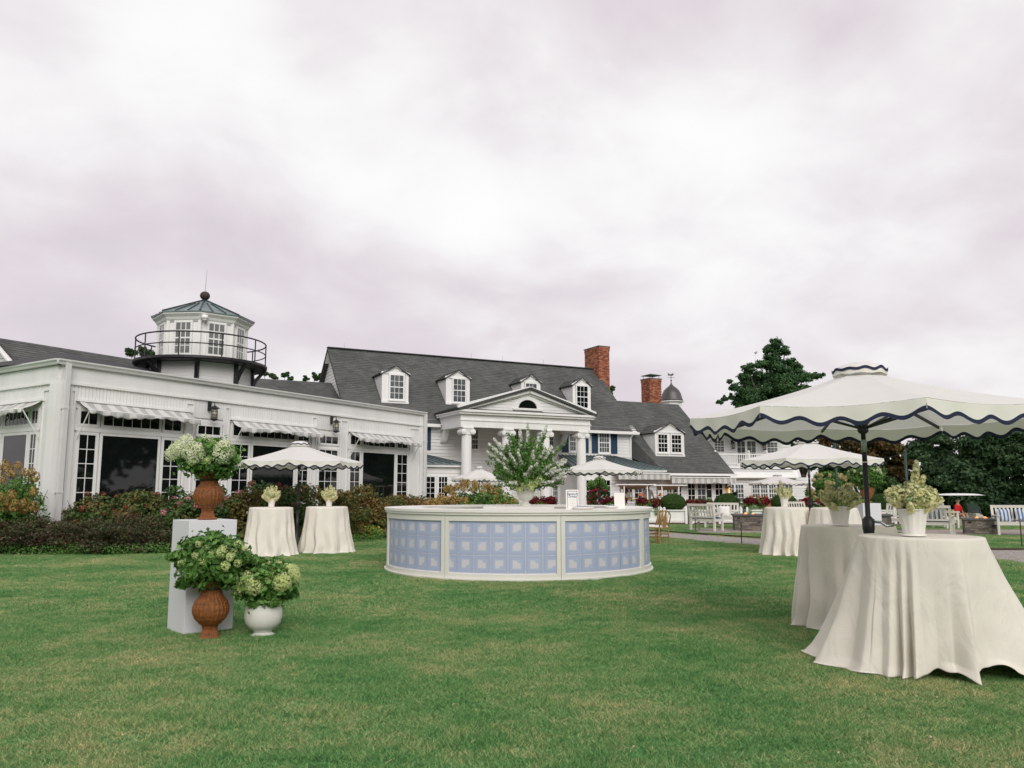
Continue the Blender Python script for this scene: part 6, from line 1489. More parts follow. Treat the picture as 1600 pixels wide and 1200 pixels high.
# vases with cream flowers
def vase(label, fl_label, c, h, r, seed, frx, frz, extra=(), fsp=.030):
    c = Vector(c); T = Matrix.Translation(c); mb = MB(T); k = 40
    prof = [(.80, 0), (.84, .012), (.82, .05), (.70, .075), (.70, .11), (.74, .3), (.88, .72), (.98, .93), (1.06, .95), (1.06, 1.0), (.96, 1.0), (.90, .9)]
    vs = []; fs = []
    for i, (a, z) in enumerate(prof):
        for j in range(k):
            th = 2*math.pi*j/k; rib = 1+(.035 if (j % 5) < 3 else -.02)*(1 if 3 < i < 8 else .0); vs.append((a*r*rib*math.cos(th), a*r*rib*math.sin(th), z*h))
    for i in range(len(prof)-1):
        for j in range(k): q = (j+1) % k; fs.append((i*k+j, i*k+q, (i+1)*k+q, (i+1)*k+j))
    fs.append(tuple(range(k-1, -1, -1))); mb.add(vs, fs); o = mb.obj('ribbed_vase', M_vase); auto_smooth(o, 25); tag(o, label, 'vase', 'white ribbed vases on the cocktail tables')
    root = empty('flower_arrangement', tuple(c+Vector((0, 0, h)))); tag(root, fl_label, 'flowers', 'cream flowers on the cocktail tables'); rng = np.random.default_rng(seed); pr = random.Random(seed)
    b = c+Vector((0, 0, h-.01)); LP, LN, FP_, FN = [], [], [], []; mb = MB()
    tips = []
    for i in range(38):
        a = pr.uniform(0, 6.28); e = pr.uniform(-.05, 1.5); s = pr.uniform(.7, 1.0); tips.append(b+Vector((frx*s*math.cos(a)*math.cos(e), frx*.85*s*math.sin(a)*math.cos(e), frz*.12+frz*.62*s*math.sin(e))))
    for e in extra: tips.append(c+Vector(e))
    for i, tip in enumerate(tips):
        base = b+Vector((pr.uniform(-.03, .03), pr.uniform(-.03, .03), -.05)); Pp, off = spray(root, base, tip, 34, None, 0, rng, w_=.035); LP.append(Pp); LN.append(off); mb.tube([base, base.lerp(tip, .5)+Vector((0, 0, .02)), tip], [.003, .0025, .001], 4)
        if i % 4 != 3 or i >= 30:
            n = 190; s0 = np.array(base.lerp(tip, .40)); t = rng.random(n); o_ = unit(rng, n); FP_.append(s0+(np.array(tip)-s0)*t[:, None]*1.05+o_*fsp*(1.25-.6*t)[:, None]); FN.append(o_)
    Pp = np.concatenate(LP); me = leaf_mesh('foliage', Pp, np.concatenate(LN), .034*(.6+.8*rng.random(len(Pp))), rng, LF_dusty, .5); link('foliage', me, root, kind='stuff')
    Pp = np.concatenate(FP_); me = leaf_mesh('florets', Pp, np.concatenate(FN), .024*(.7+.6*rng.random(len(Pp))), rng, LF_cream, .95); link('florets', me, root, kind='stuff')
    fillb = [(np.array(b+Vector((dx_*frx*.45, dy_*frx*.4, frz*.22+.05))), (frx*.42, frx*.38, frz*.26)) for dx_, dy_ in ((-1, 0), (1, 0), (0, -1), (0, .8), (0, 0))]
    foliage('inner_foliage', fillb, 900, .032, LF_dusty, root, seed+7, shell=.5); foliage('inner_florets', fillb, 2600, .024, LF_cream, root, seed+8, shell=.25, aspect=.95)
    gl = c+Vector((-.01, -r*.8, h+.03)); g_ = foliage('lime_filler', [(np.array(gl), (.055, .04, .05)), (np.array(gl+Vector((.04, -.0, .03))), (.04, .04, .04))], 700, .02, LF_lime, root, seed+3)
    mb.obj('stems', M_bark, root); return root
Z = TABH+.012
v1 = P(1428, 835, 6.8); vase('largest white ribbed vase on the nearest draped table', 'tall cream flower spray on the nearest draped table', (v1.x, v1.y, Z), .225, .118, 401, .25, .31,
     extra=[(.05, -.02, .60), (.06, 0, .56), (.04, .0, .50), (.10, -.02, .48), (-.17, 0, .38), (-.21, -.02, .36), (.24, 0, .30), (.02, 0, .44)])
v2 = P(1313, 818, 8.8); vase('white ribbed vase on the second right table beside the umbrella pole', 'rounded cream flower arrangement beside the big umbrella pole', (v2.x, v2.y, Z), .21, .112, 402, .235, .29, extra=[(-.13, 0, .46), (-.1, 0, .42), (.12, 0, .43), (.22, 0, .30), (.14, 0, .40)])
v3 = P(1226, 794, 18.6); vase('small white vase on the far right table', 'cream flowers with one tall spike on the far right table', (v3.x, v3.y, Z), .24, .10, 403, .2, .28, extra=[(-.08, 0, .58), (-.07, 0, .54), (.18, 0, .42), (-.2, 0, .42)], fsp=.045)
v5 = P(424, 792, 18.5); vase('small white vase on the left table by the hydrangea hedge', 'loose cream flowers on the left table by the hydrangea hedge', (v5.x, v5.y, Z), .19, .09, 404, .22, .26, extra=[(0, 0, .46), (-.1, 0, .43), (.09, 0, .44), (-.16, 0, .36), (.17, 0, .34)], fsp=.055)
v6 = P(514, 791, 19.3); vase('small white vase on the table left of the bar', 'loose cream flowers on the table left of the bar', (v6.x, v6.y, Z), .19, .09, 405, .21, .26, extra=[(.03, 0, .47), (-.07, 0, .42), (.10, 0, .42), (.15, 0, .34), (-.17, 0, .33)], fsp=.055)

# ================================================================== UMBRELLAS
def make_umbrella():
    root = empty('patio_umbrella', (0, 0, 0)); tag(root, 'x', 'umbrella', 'scalloped cream umbrellas with navy trim')
    Rm, zr_, za_ = 1.66, 2.19, 2.63; ri = .22
    a0_ = R(-97.5)
    def corner(k, r): a = a0_+k*math.pi/4; return Vector((r*math.cos(a), r*math.sin(a), 0))
    zi = za_-(za_-zr_)*(ri/Rm)*.9
    for k in range(8):
        A, B = corner(k, 1), corner(k+1, 1); mb = MB()
        def fn(a, t):
            r = ri+(Rm-ri)*t; p = A.lerp(B, a)*r; s = math.sin(math.pi*a)
            z = zi+(zr_-zi)*(t**.92) - .035*s*t - .018*math.sin(math.pi*t)
            p = p*(1-.018*s*t); return (p.x, p.y, z)
        mb.grid(fn, 14, 10); p_ = mb.obj('canopy_panel', M_canvas, root, smooth=True)
        e = (B-A).normalized(); nrm = (A+B).normalized()
        for nm, m, f0, f1, off in (('valance', M_valance, 0, 1, 0.0), ('valance_trim', M_navy, 1, 1.001, .0)):
            v = MB()
            def low(a): return .086+.026*(-math.cos(2*math.pi*a*4))+.02*math.sin(math.pi*a)
            def vf(a, t, f0=f0, nm=nm):
                top = fn(a, 1); lo = low(a)
                d = lo*t if nm == 'valance' else lo+.035*t
                w_ = .012*math.sin(2*math.pi*a*3+k)*d/.15 + .018*(d/.2)
                pinch = 1-.0*abs(a-.5)
                return (top[0]+nrm.x*w_, top[1]+nrm.y*w_, top[2]-.002-d)
            v.grid(vf, 48, 5 if nm == 'valance' else 1); v.obj(nm, m, p_, smooth=True)
    for k in range(8):
        c_ = corner(k, Rm-.02); mb = MB(); mb.beam((c_.x*.97, c_.y*.97, zr_-.035), (.04*c_.x, .04*c_.y, za_-.13), .02, .028); mb.beam((c_.x*.55, c_.y*.55, zr_+(za_-zr_)*.42-.03), (.03*c_.x, .03*c_.y, 2.08), .016, .02); mb.obj('rib', M_black, root)
    # vent cap with its own scallops
    cp = MB()
    def cf(a, t):
        th = a*2*math.pi; r = .255*t; return (r*math.cos(th), r*math.sin(th), za_+.095-.08*t**2.6-.006*math.cos(8*th)*t)
    cp.grid(cf, 48, 6, closed=True); vc = cp.obj('vent_cap', M_canvas, root, smooth=True)
    tr = MB(); tr.grid(lambda a, t: (.258*math.cos(a*2*math.pi), .258*math.sin(a*2*math.pi), cf(a, 1)[2]+.010+.010*math.sin(a*2*math.pi*10)-.028*t), 120, 1, closed=True); tr.obj('cap_trim', M_navy, vc)
    tr = MB(); tr.grid(lambda a, t: (.252*math.cos(a*2*math.pi), .252*math.sin(a*2*math.pi), cf(a, 1)[2]-.05*t), 48, 1, closed=True); tr.obj('cap_skirt', M_valance, vc)
    pl_ = MB(); pl_.lathe([(.024, .12), (.024, 1.74)], 20); pl_.obj('pole', M_black, root, smooth=True)
    pl_ = MB(); pl_.lathe([(.023, 1.741), (.0235, 1.86)], 20, cap=False); pl_.lathe([(.024, 1.861), (.022, za_)], 20); pl_.obj('upper_pole', M_silver, root, smooth=True) if False else None
    pl_ = MB(); pl_.lathe([(.0265, 1.84), (.0265, 1.96)], 20); pl_.obj('pole_sleeve', M_silver, root, smooth=True)
    pl_ = MB(); pl_.lathe([(.023, 1.745), (.023, 1.838)], 20); pl_.lathe([(.022, 1.962), (.022, za_-.03)], 20); pl_.obj('upper_pole', M_black, root, smooth=True)
    h = MB(); h.lathe([(.03, 2.02), (.05, 2.04), (.05, 2.10), (.03, 2.12)], 16); h.lathe([(.03, za_-.12), (.055, za_-.10), (.055, za_-.05), (.03, za_-.03)], 16); h.obj('hub', M_black, root)
    cr_ = MB(); cr_.lathe([(.033, .98), (.038, 1.0), (.055, 1.10), (.058, 1.19), (.04, 1.205), (.03, 1.22)], 20); cr_.obj('base_clamp', M_black, root, smooth=True)
    hd = MB(); hd.tube([(.03, -.03, 1.17), (.09, -.07, 1.165), (.14, -.08, 1.13), (.20, -.085, 1.14)], [.012, .014, .013, .016], 8); hd.obj('crank_handle', M_steel, root, smooth=True)
    b = MB(); b.lathe([(.30, .004), (.32, .03), (.28, .06), (.08, .085), (.045, .10), (.04, .55), (.033, .98)], 32); b.obj('base', M_black, root, smooth=True)
    return root
umb = make_umbrella()
spots = []
for i, (px, py, Y, s, sz, rz, lab) in enumerate([
    (1350, 700, 7.85, 1.0, 1.0, 0, 'nearest and largest scalloped umbrella standing behind the nearest draped table'),
    (467, 740, 20.6, .97, 1.0, R(14), 'scalloped umbrella between the two draped tables below the conservatory'),
    (1264, 740, 19.4, 1.02, 1.0, R(16), 'scalloped umbrella behind the far right draped tables, second largest in view'),
    (937, 750, 31, 1.0, 1.02, R(8), 'scalloped umbrella beside the tall bar flowers in front of the portico'),
    (1216, 775, 44, .94, .86, R(2), 'low scalloped umbrella in front of the gabled house windows'),
    (749, 760, 33.5, .70, .90, R(20), 'small scalloped umbrella behind the gold hydrangeas, left of the bar flowers')]):
    p = P(px, py, Y); spots.append((i, p, s, sz, rz, lab))
CM = child_map()
for i, p, s, sz, rz, lab in spots[1:]:
    o = copy_tree(umb, CM); o.location = (p.x, p.y, 0); o.scale = (s, s, sz); o.rotation_euler = (0, 0, rz); o['label'] = lab
umb.location = (spots[0][1].x, spots[0][1].y, 0); umb['label'] = spots[0][5]

# ================================================================== BENCHES, CHAIRS, FIRE TABLES
def bench_parts(root, L_, nsl, T, pillow=False, cush=False):
    """front faces -y; back at +y"""
    a = L_/2
    for x in (-a+.035, a-.035):
        mb = MB(T); mb.box(x-.035, x+.035, -.26, -.19, 0, .62); mb.obj('leg', M_bench, root)
        mb = MB(T); mb.beam((x, .22, 0), (x, .22, .42), .07, .07); mb.beam((x, .22, .42), (x, .34, .92), .07, .06); mb.obj('leg', M_bench, root)
        mb = MB(T); mb.box(x-.045, x+.045, -.30, .27, .62, .655); mb.box(x-.02, x+.02, -.19, .19, .34, .41); mb.obj('armrest', M_bench, root)
    mb = MB(T); mb.box(-a+.07, a-.07, -.25, -.22, .33, .41); mb.box(-a+.07, a-.07, .20, .23, .33, .41); mb.obj('seat_rail', M_bench, root)
    for i in range(5):
        y = -.25+.10*i; mb = MB(T); mb.box(-a+.02, a-.02, y, y+.082, .412, .435); mb.obj('seat_slat', M_bench, root)
    mb = MB(T); mb.beam((-a+.0, .345, .93), (a-.0, .345, .93), .05, .09); mb.obj('top_rail', M_bench, root); mb = MB(T); mb.beam((-a+.07, .245, .50), (a-.07, .245, .50), .035, .06); mb.obj('lower_rail', M_bench, root)
    for i in range(nsl):
        x = -a+.10+(L_-.20)*(i+.5)/nsl; mb = MB(T); mb.beam((x, .25, .53), (x, .335, .90), .055, .018); mb.obj('back_slat', M_bench, root)
def bench(name, cat, label, p, rz, L_, nsl, group):
    p = Vector((p.x, p.y, gz(p.x, p.y)+.004)); root = empty(name, tuple(p)); tag(root, label, cat, group); bench_parts(root, L_, nsl, Matrix.Translation(p) @ Matrix.Rotation(rz, 4, 'Z')); return Matrix.Translation(p) @ Matrix.Rotation(rz, 4, 'Z')
def pillow(label, T, m, x=0, cat='pillow', size=.42, tilt=-.25):
    M = T @ Matrix.Translation((x, .12, .64)) @ Matrix.Rotation(tilt, 4, 'X'); mb = MB(M); h = size/2
    def f(sg):
        def g(a, t):
            u, v = 2*a-1, 2*t-1; th = .075*max(0, (1-u**4))*max(0, (1-v**4)); s = 1-.06*(1-abs(u))*(abs(v)**3)*1; return (u*h*(1-.07*(1-v*v)*0-.05*(1-abs(v))*abs(u)**4), sg*th, v*h*(1-.05*(1-abs(u))*abs(v)**4))
        return g
    mb.grid(f(-1), 14, 14, uvf=lambda a, t: (a*size, t)); mb.grid(f(1), 14, 14, uvf=lambda a, t: (a*size, t)); o = mb.obj('pillow', m, smooth=True); tag(o, label, cat, 'pillows on the white seats'); return o
def cushion(label, T, L_):
    mb = MB(T); mb.grid(lambda a, t: ((a-.5)*(L_-.16), -.24+.46*t, .437), 8, 4); mb.grid(lambda a, t: ((a-.5)*(L_-.16), -.24+.46*t, .437+.07*(max(0, 1-abs(2*a-1)**8)*max(0, 1-abs(2*t-1)**6))**.5), 24, 12)
    o = mb.obj('seat_cushion', M_navyc, smooth=True); tag(o, label, 'cushion', 'navy seat cushions'); return o
gB = 'white slatted garden seats'
b1 = G(1104, 829); Tb = bench('garden_chair', 'chair', 'white slatted garden chair turned away, left of the fire table benches', Vector((b1.x, b1.y, 0)), R(128), 1.15, 7, gB); cushion('navy cushion on the left white garden chair', Tb, 1.15)
b2 = G(1128, 826); Tb = bench('garden_bench', 'bench', 'white slatted garden bench beside the left fire table', Vector((b2.x+.15, b2.y+.6, 0)), R(-25), 1.25, 8, gB); pillow('pale pillow on the bench by the left fire table', Tb, M_cush, .1)
b3 = G(1470, 837); Tb = bench('garden_chair', 'chair', 'white slatted garden chair with blue cushion, left of the right fire table', Vector((b3.x, b3.y+.2, 0)), R(142), .98, 6, gB); cushion('navy cushion on the chair left of the right fire table', Tb, .95); pillow('blue striped pillow on the chair left of the right fire table', Tb, M_pillow, 0)
b4 = G(1492, 828); Tb = bench('garden_chair', 'chair', 'white garden chair behind the right fire table, below the golf cart', Vector((b4.x+.3, b4.y+1.2, 0)), R(95), .95, 6, gB)
b5 = G(1594, 838); Tb = bench('garden_bench', 'bench', 'white slatted bench with striped pillows at the right edge of the photograph', Vector((b5.x+.35, b5.y+.5, 0)), R(-14), 1.5, 11, gB); pillow('left blue striped pillow on the right edge bench', Tb, M_pillow, -.42); pillow('right blue striped pillow on the right edge bench', Tb, M_pillow, .12)
b6 = G(1408, 829); Tb = bench('garden_bench', 'bench', 'white bench seen behind the vase on the nearest table', Vector((b6.x, b6.y+.3, 0)), R(-60), 1.2, 8, gB)
b7 = G(1272, 822); Tb = bench('garden_chair', 'chair', 'white chair seen between the far right draped tables', Vector((b7.x, b7.y+1.5, 0)), R(20), 1.0, 6, gB)
M_st = [mat('stacked_stone', (.19, .165, .13), .9, var=.35, vscale=7, bump=.4), mat('stacked_stone_b', (.26, .225, .18), .9, var=.3, vscale=7), mat('stacked_stone_c', (.13, .12, .105), .9, var=.3, vscale=7)]
def fire_table(label, px0, px1, pyb, h, dep, rz=0, flames=0, seed=1):
    a = G(px0, pyb); b = G(px1, pyb); w_ = (b-a).length; T = Matrix.Translation((a.x, a.y, 0)) @ Matrix.Rotation(rz, 4, 'Z'); root = empty('fire_table', (a.x, a.y, 0)); tag(root, label, 'fire table', 'stone fire tables')
    rng = random.Random(seed); c = MB(T); c.box(.03, w_-.03, .03, dep-.03, 0, h-.06); c.obj('core', M_core, root)
    s = MB(T); z = 0.0
    while z < h-.08:
        rh = min(rng.uniform(.028, .055), h-.075-z+.01)
        for side in range(4):
            Ls = w_ if side % 2 == 0 else dep; x = 0
            while x < Ls-.01:
                l = min(rng.uniform(.09, .30), Ls-x); pr_ = rng.uniform(-.012, .014); m = rng.randrange(3)
                if side == 0: s.box(x+.003, x+l-.003, -pr_, .05, z+.002, z+rh-.003, m)
                elif side == 2: s.box(x+.003, x+l-.003, dep-.05, dep+pr_, z+.002, z+rh-.003, m)
                elif side == 1: s.box(w_-.05, w_+pr_, x+.053 if x == 0 else x+.003, x+l-(.053 if x+l >= Ls else .003), z+.002, z+rh-.003, m)
                else: s.box(-pr_, .05, x+.053 if x == 0 else x+.003, x+l-(.053 if x+l >= Ls else .003), z+.002, z+rh-.003, m)
                x += l
        z += rh
    s.obj('stones', M_st, root, kind='stuff')
    k = MB(T); k.box(-.05, w_+.05, -.05, dep*.30, h-.06, h); k.box(-.05, w_+.05, dep*.7, dep+.05, h-.06, h); k.box(-.05, w_*.2, dep*.30+.001, dep*.7-.001, h-.06, h); k.box(w_*.8, w_+.05, dep*.30+.001, dep*.7-.001, h-.06, h); k.box(w_*.2, w_*.8, dep*.3, dep*.7, h-.059, h-.03); k.obj('stone_cap', M_stonec, root)
    v = MB(T); v.box(w_*.1, w_*.1+.10, -.02, .0, h-.16, h-.11); v.box(w_*.78, w_*.78+.07, -.02, .0, h*.5, h*.5+.05); v.obj('vent', M_black, root)
    for i in range(flames):
        x = w_*(.28+.5*(i+.5)/max(1, flames)); f = MB(T); hh = rng.uniform(.05, .09) if flames < 3 else rng.uniform(.09, .17)
        f.lathe([(.02, 0), (.055, hh*.2), (.06, hh*.4), (.03, hh*.75), (.004, hh)], 8, (x, dep*.5, h-.03)); f.obj('flame', M_flame, root, smooth=True)
    return root
fire_table('stone fire table beside the left white benches', 1148, 1194, 829.5, .60, 1.0, R(-12), 2, 1)
fire_table('stone fire table in front of the golf cart', 1508.5, 1556, 835, .54, .9, R(-24), 2, 2)
fire_table('stone fire table with the tallest flames, behind the nearest umbrella pole', 1342, 1390, 838, .70, 1.0, R(-18), 4, 3)
# mushroom path lights
for px, py, h, lab in ((1159, 850, .62, 'mushroom path light standing on the gravel by the left fire table'), (1087, 831, .50, 'path light left of the white garden chair'), (1597, 855, .72, 'path light at the right edge of the photograph')):
    p = G(px, py); root = empty('path_light', tuple(p)); tag(root, lab, 'path light', 'bronze mushroom path lights'); T = Matrix.Translation(p)
    mb = MB(T); mb.tube([(0, 0, 0), (0, 0, h-.04)], .014, 8); mb.obj('stake', M_wood, root); mb = MB(T); mb.lathe([(.105, h-.05), (.095, h-.035), (.05, h-.01), (.012, h+.01), (.008, h+.03)], 20); mb.obj('cap', M_stonec, root, smooth=True)
# bamboo chairs
def bamboo_chair(p, rz, label):
    T = Matrix.Translation(p) @ Matrix.Rotation(rz, 4, 'Z'); root = empty('bamboo_chair', tuple(p)); tag(root, label, 'chair', 'bamboo chairs beside the bar')
    for x in (-.19, .19):
        mb = MB(T); mb.tube([(x, -.2, 0), (x, -.2, .44)], .017, 8); mb.obj('leg', M_bamboo, root)
        mb = MB(T); mb.tube([(x, .22, 0), (x, .19, .44)], .018, 8); mb.obj('leg', M_bamboo, root)
    mb = MB(T); pts = [(-.19, .19, .44)]
    for i in range(13): a = math.pi*(1-i/12); pts.append((.195*math.cos(a), .19+.09, .74+.17*math.sin(a)))
    pts.append((.19, .19, .44)); mb.tube(pts, .017, 8); mb.obj('back_hoop', M_bamboo, root, smooth=True)
    mb = MB(T); mb.tube([(0, .205, .46), (0, .28, .90)], .008, 5)
    vs = []; n = 9
    for i in range(n): t = i/(n-1); w_ = .055+.028*math.sin(t*math.pi*1.5); z = .46+.44*t; y = .20+.08*t; vs += [(-w_, y, z), (w_, y, z), (w_, y+.012, z), (-w_, y+.012, z)]
    mb.add(vs, [(4*i+j, 4*i+(j+1) % 4, 4*i+4+(j+1) % 4, 4*i+4+j) for i in range(n-1) for j in range(4)]); mb.obj('back_splat', M_bamboo, root)
    for x in (-.11, .11): mb = MB(T); mb.tube([(x, .2, .46), (x*1.1, .275, .86)], .008, 6); mb.obj('spindle', M_bamboo, root)
    mb = MB(T); mb.box(-.21, .21, -.22, .21, .43, .46); mb.obj('seat', M_bamboo, root)
    for z in (.16, .26):
        mb = MB(T); mb.tube([(-.19, -.2, z), (-.19, .21, z)], .011, 6); mb.tube([(.19, -.2, z), (.19, .21, z)], .011, 6); mb.tube([(-.19, .21, z+.04), (.19, .21, z+.04)], .011, 6); mb.tube([(-.19, -.2, z+.02), (.19, -.2, z+.02)], .011, 6); mb.obj('stretcher', M_bamboo, root)
    mb = MB(T); mb.grid(lambda a, t: ((a-.5)*.42, (t-.5)*.42, .462+.055*(max(0, 1-abs(2*a-1)**6)*max(0, 1-abs(2*t-1)**6))**.5), 14, 14); mb.grid(lambda a, t: ((a-.5)*.42, (t-.5)*.42, .462), 2, 2)
    o = mb.obj('seat_cushion', M_cush, smooth=True); tag(o, 'white cushion on the '+('left' if 'left' in label else 'right')+' bamboo chair', 'cushion', 'white chair cushions')
p = G(1018, 849); bamboo_chair(Vector((p.x, p.y, 0)), R(-122), 'left bamboo chair half hidden by the right end of the bar')
p = G(1029, 850); bamboo_chair(Vector((p.x+.02, p.y+.1, 0)), R(-140), 'right bamboo chair standing clear of the bar end')

# ================================================================== BUFFET STATIONS
def station(label, px0, px1, pyt, Y, seed):
    a = P(px0, pyt, Y); b = P(px1, pyt, Y); w_ = b.x-a.x; T = Matrix.Translation((a.x, a.y, 0)) @ Matrix.Rotation(R(3), 4, 'Z'); root = empty('buffet_station', (a.x, a.y, 0)); tag(root, label, 'buffet stand', 'buffet stands on the terrace'); z1 = a.z
    for x in (.25, w_-.25):
        for y in (0, 1.0): mb = MB(T); mb.beam((x, y, 0), (x, y, z1), .05, .05); mb.obj('post', M_white2, root)
    mb = MB(T); mb.box(-.15, w_+.15, -.1, 1.2, z1, z1+.05); mb.obj('canopy_frame', M_white2, root)
    mb = MB(T); mb.add([(-.05, -.05, z1-.005), (w_+.05, -.05, z1-.005), (w_-.45, 1.1, z1-.20), (.35, 1.1, z1-.20)], [(0, 1, 2, 3)]); mb.obj('canopy_cloth', M_tan, root, thick=.01)
    mb = MB(T); mb.grid(lambda a_, t: (.1+(w_-.2)*a_, .12+.02*math.sin(a_*40), .88-.86*t), 60, 3, uvf=lambda a_, t: (a_*w_, t)); mb.obj('table_skirt', M_skirt, root); mb = MB(T); mb.box(.08, w_-.08, .1, .95, .88, .92); mb.obj('table_top', M_bartop, root)
    rng = random.Random(seed); mb = MB(T)
    for i in range(7): x = .3+(w_-.6)*i/6; mb.box(x-.12, x+.12, .2, .5, .921, .945+.05*(i % 2))
    mb.obj('platters', M_steel, root); mb = MB(T)
    for i in range(40): x = rng.uniform(.2, w_-.2); y = rng.uniform(.22, .48); mb.lathe([(.03, 0), (.045, .02), (.01, .05)], 6, (x, y, 1.0))
    f = mb.obj('food', M_foodc, root, kind='stuff'); 
    mb = MB(T); mb.box(.15, w_-.15, .5, .9, 1.12, 1.14); mb.box(.2, .23, .5, .9, .92, 1.12); mb.box(w_-.23, w_-.2, .5, .9, .92, 1.12); mb.obj('glass_shelf', M_foodc, root)
    return T, w_
Ta, wa = station('left buffet stand with tan canopy in front of the bay windows', 967, 1020, 758, 38.6, 1)
Tb_, wb = station('right buffet stand with tan canopy beside the boxwood balls', 1026, 1069, 759, 38.4, 2)
for i, (px, py, lab) in enumerate(((1001, 774, 'orange heat lamp on the left buffet stand'), (1032.5, 774, 'orange heat lamp on the right buffet stand'))):
    p = P(px, py, 38.9); root = empty('heat_lamp', (p.x, p.y, .92)); tag(root, lab, 'heat lamp', 'orange heat lamps on the buffet'); mb = MB(Matrix.Translation((p.x, p.y, 0))); mb.tube([(0, 0, .925), (0, 0, p.z)], .015, 6); mb.obj('stand', M_steel, root)
    mb = MB(Matrix.Translation((p.x, p.y, p.z))); mb.lathe([(.15, -.03), (.145, -.01), (.05, .09), (.015, .11)], 16); mb.obj('lamp_shade', M_orange, root, smooth=True)
# food cart of copper pots and wooden counter before the gabled house
p = P(1180, 795, 43); T = Matrix.Translation((p.x, p.y, 0)); root = empty('serving_counter', (p.x, p.y, 0)); tag(root, 'terracotta coloured wooden counter in front of the gabled house windows', 'counter')
mb = MB(T); mb.box(-.4, 1.2, 0, .6, 0, .95); mb.obj('cabinet', M_terra, root); mb = MB(T); mb.box(-.5, 1.3, -.05, .65, .951, 1.0); mb.obj('counter_top', M_bamboo, root)
for i in range(3): mb = MB(T); mb.lathe([(.08, 0), (.11, .06), (.10, .16), (.07, .2)], 12, (-.1+.4*i, .3, 1.0)); mb.obj('copper_pot', M_terra, root)
# far pedestal with urn of white flowers
p = P(1357, 806, 23.5); T = Matrix.Translation((p.x, p.y, 0)); mb = MB(T); mb.box(-.26, .26, -.26, .26, 0, 1.10); o = mb.obj('pedestal', M_pedestal); tag(o, 'far white box pedestal behind the second right table', 'pedestal')
mb = MB(Matrix.Translation((p.x, p.y, 1.101))); mb.lathe([(.13, 0), (.14, .02), (.07, .06), (.06, .10), (.12, .16), (.19, .28), (.21, .42), (.19, .46), (.21, .48)], 24); o = mb.obj('terracotta_urn', M_terra, smooth=True); tag(o, 'terracotta urn on the far white pedestal', 'urn')
arrangement('white and green flowers in the terracotta urn on the far pedestal', Vector((p.x, p.y, 1.58)), .48, .72, 5200, .07, LF_green, 210, [('white', 42, .5)], name='flower_arrangement')
# string lights on dark green posts
posts = []
for px, pyt, Y, lab in ((1304, 690, 33, 'left dark green post of the string lights'), (1414, 706, 33, 'right dark green post of the string lights, before the bronze tree')):
    a = P(px, pyt, Y); root = empty('string_light_post', (a.x, a.y, 0)); tag(root, lab, 'post', 'string light posts'); mb = MB(); mb.tube([(a.x, a.y, gz(a.x, a.y)), (a.x, a.y, a.z)], .055, 10); mb.obj('shaft', M_green, root, smooth=True); mb = MB(); mb.lathe([(.07, 0), (.05, .05), (.01, .1)], 10, tuple(a)); mb.obj('post_cap', M_green, root); posts.append(a)
wl = P(1222, 724, 46.5); wr = P(1640, 700, 40)
for A_, B_, sag, nb, lab in ((wl, posts[0], .5, 12, 'string of small bulbs from the gabled house to the left green post'), (posts[0], posts[1], .45, 7, 'string of small bulbs between the two green posts')):
    root = empty('string_lights', tuple(A_)); tag(root, lab, 'string lights', 'strings of bulbs over the terrace'); pts = [A_.lerp(B_, i/20)-Vector((0, 0, sag*4*(i/20)*(1-i/20))) for i in range(21)]
    mb = MB(); mb.tube(pts, .008, 4); mb.obj('cable', M_black, root); 
    for i in range(nb):
        t = (i+.5)/nb; q = A_.lerp(B_, t)-Vector((0, 0, sag*4*t*(1-t)+.07)); mb = MB(); mb.lathe([(.010, .05), (.024, .025), (.030, 0), (.02, -.03), (.006, -.042)], 8, tuple(q)); mb.obj('bulb', M_bulb, root)

# ================================================================== GOLF CART
gc_ = P(1500, 790, 42); gzc = gz(gc_.x, gc_.y); T = Matrix.Translation((gc_.x, gc_.y, gzc)) @ Matrix.Rotation(R(6), 4, 'Z'); cart = empty('golf_cart', (gc_.x, gc_.y, gzc)); tag(cart, 'tan golf cart with flat white canopy parked by the dark trees', 'golf cart')
mb = MB(T); mb.box(-1.05, .45, -.55, .55, .30, .42); mb.add([(.45, -.56, .25), (1.15, -.5, .28), (1.2, -.45, .60), (.75, -.5, .95), (.45, -.56, .95), (.45, .56, .25), (1.15, .5, .28), (1.2, .45, .60), (.75, .5, .95), (.45, .56, .95)], [(0, 1, 2, 3, 4), (9, 8, 7, 6, 5), (1, 6, 7, 2), (2, 7, 8, 3), (3, 8, 9, 4), (0, 4, 9, 5), (0, 5, 6, 1)])
mb.box(-1.1, -.2, -.56, .56, .42, .66); bo = mb.obj('body', M_cart, cart); md = bo.modifiers.new('b', 'BEVEL'); md.width = .03; md.segments = 2
for y in (-.28, .28):
    mb = MB(T); mb.box(-.62, -.18, y-.25, y+.25, .66, .78); b = mb.obj('seat', M_seat, cart); b.modifiers.new('b', 'BEVEL').width = .04
    mb = MB(T); mb.beam((-.62, y, .80), (-.74, y, 1.15), .5, .09, up=(0, 1, 0)) if False else mb.box(-.76, -.65, y-.25, y+.25, .84, 1.14); b = mb.obj('backrest', M_seat, cart); b.modifiers.new('b', 'BEVEL').width = .05
for x in (-.78, .78):
    for y in (-.56, .56):
        mb = MB(T @ Matrix.Translation((x, y, .23)) @ Matrix.Rotation(math.pi/2, 4, 'X')); mb.lathe([(.12, -.09), (.21, -.09), (.23, -.06), (.23, .06), (.21, .09), (.12, .09)], 20); w_ = mb.obj('wheel', M_rubber, cart); mb = MB(T @ Matrix.Translation((x, y, .23)) @ Matrix.Rotation(math.pi/2, 4, 'X')); mb.lathe([(.12, -.07), (.03, -.08), (.03, .08), (.12, .07)], 14); mb.obj('rim', M_steel, w_)
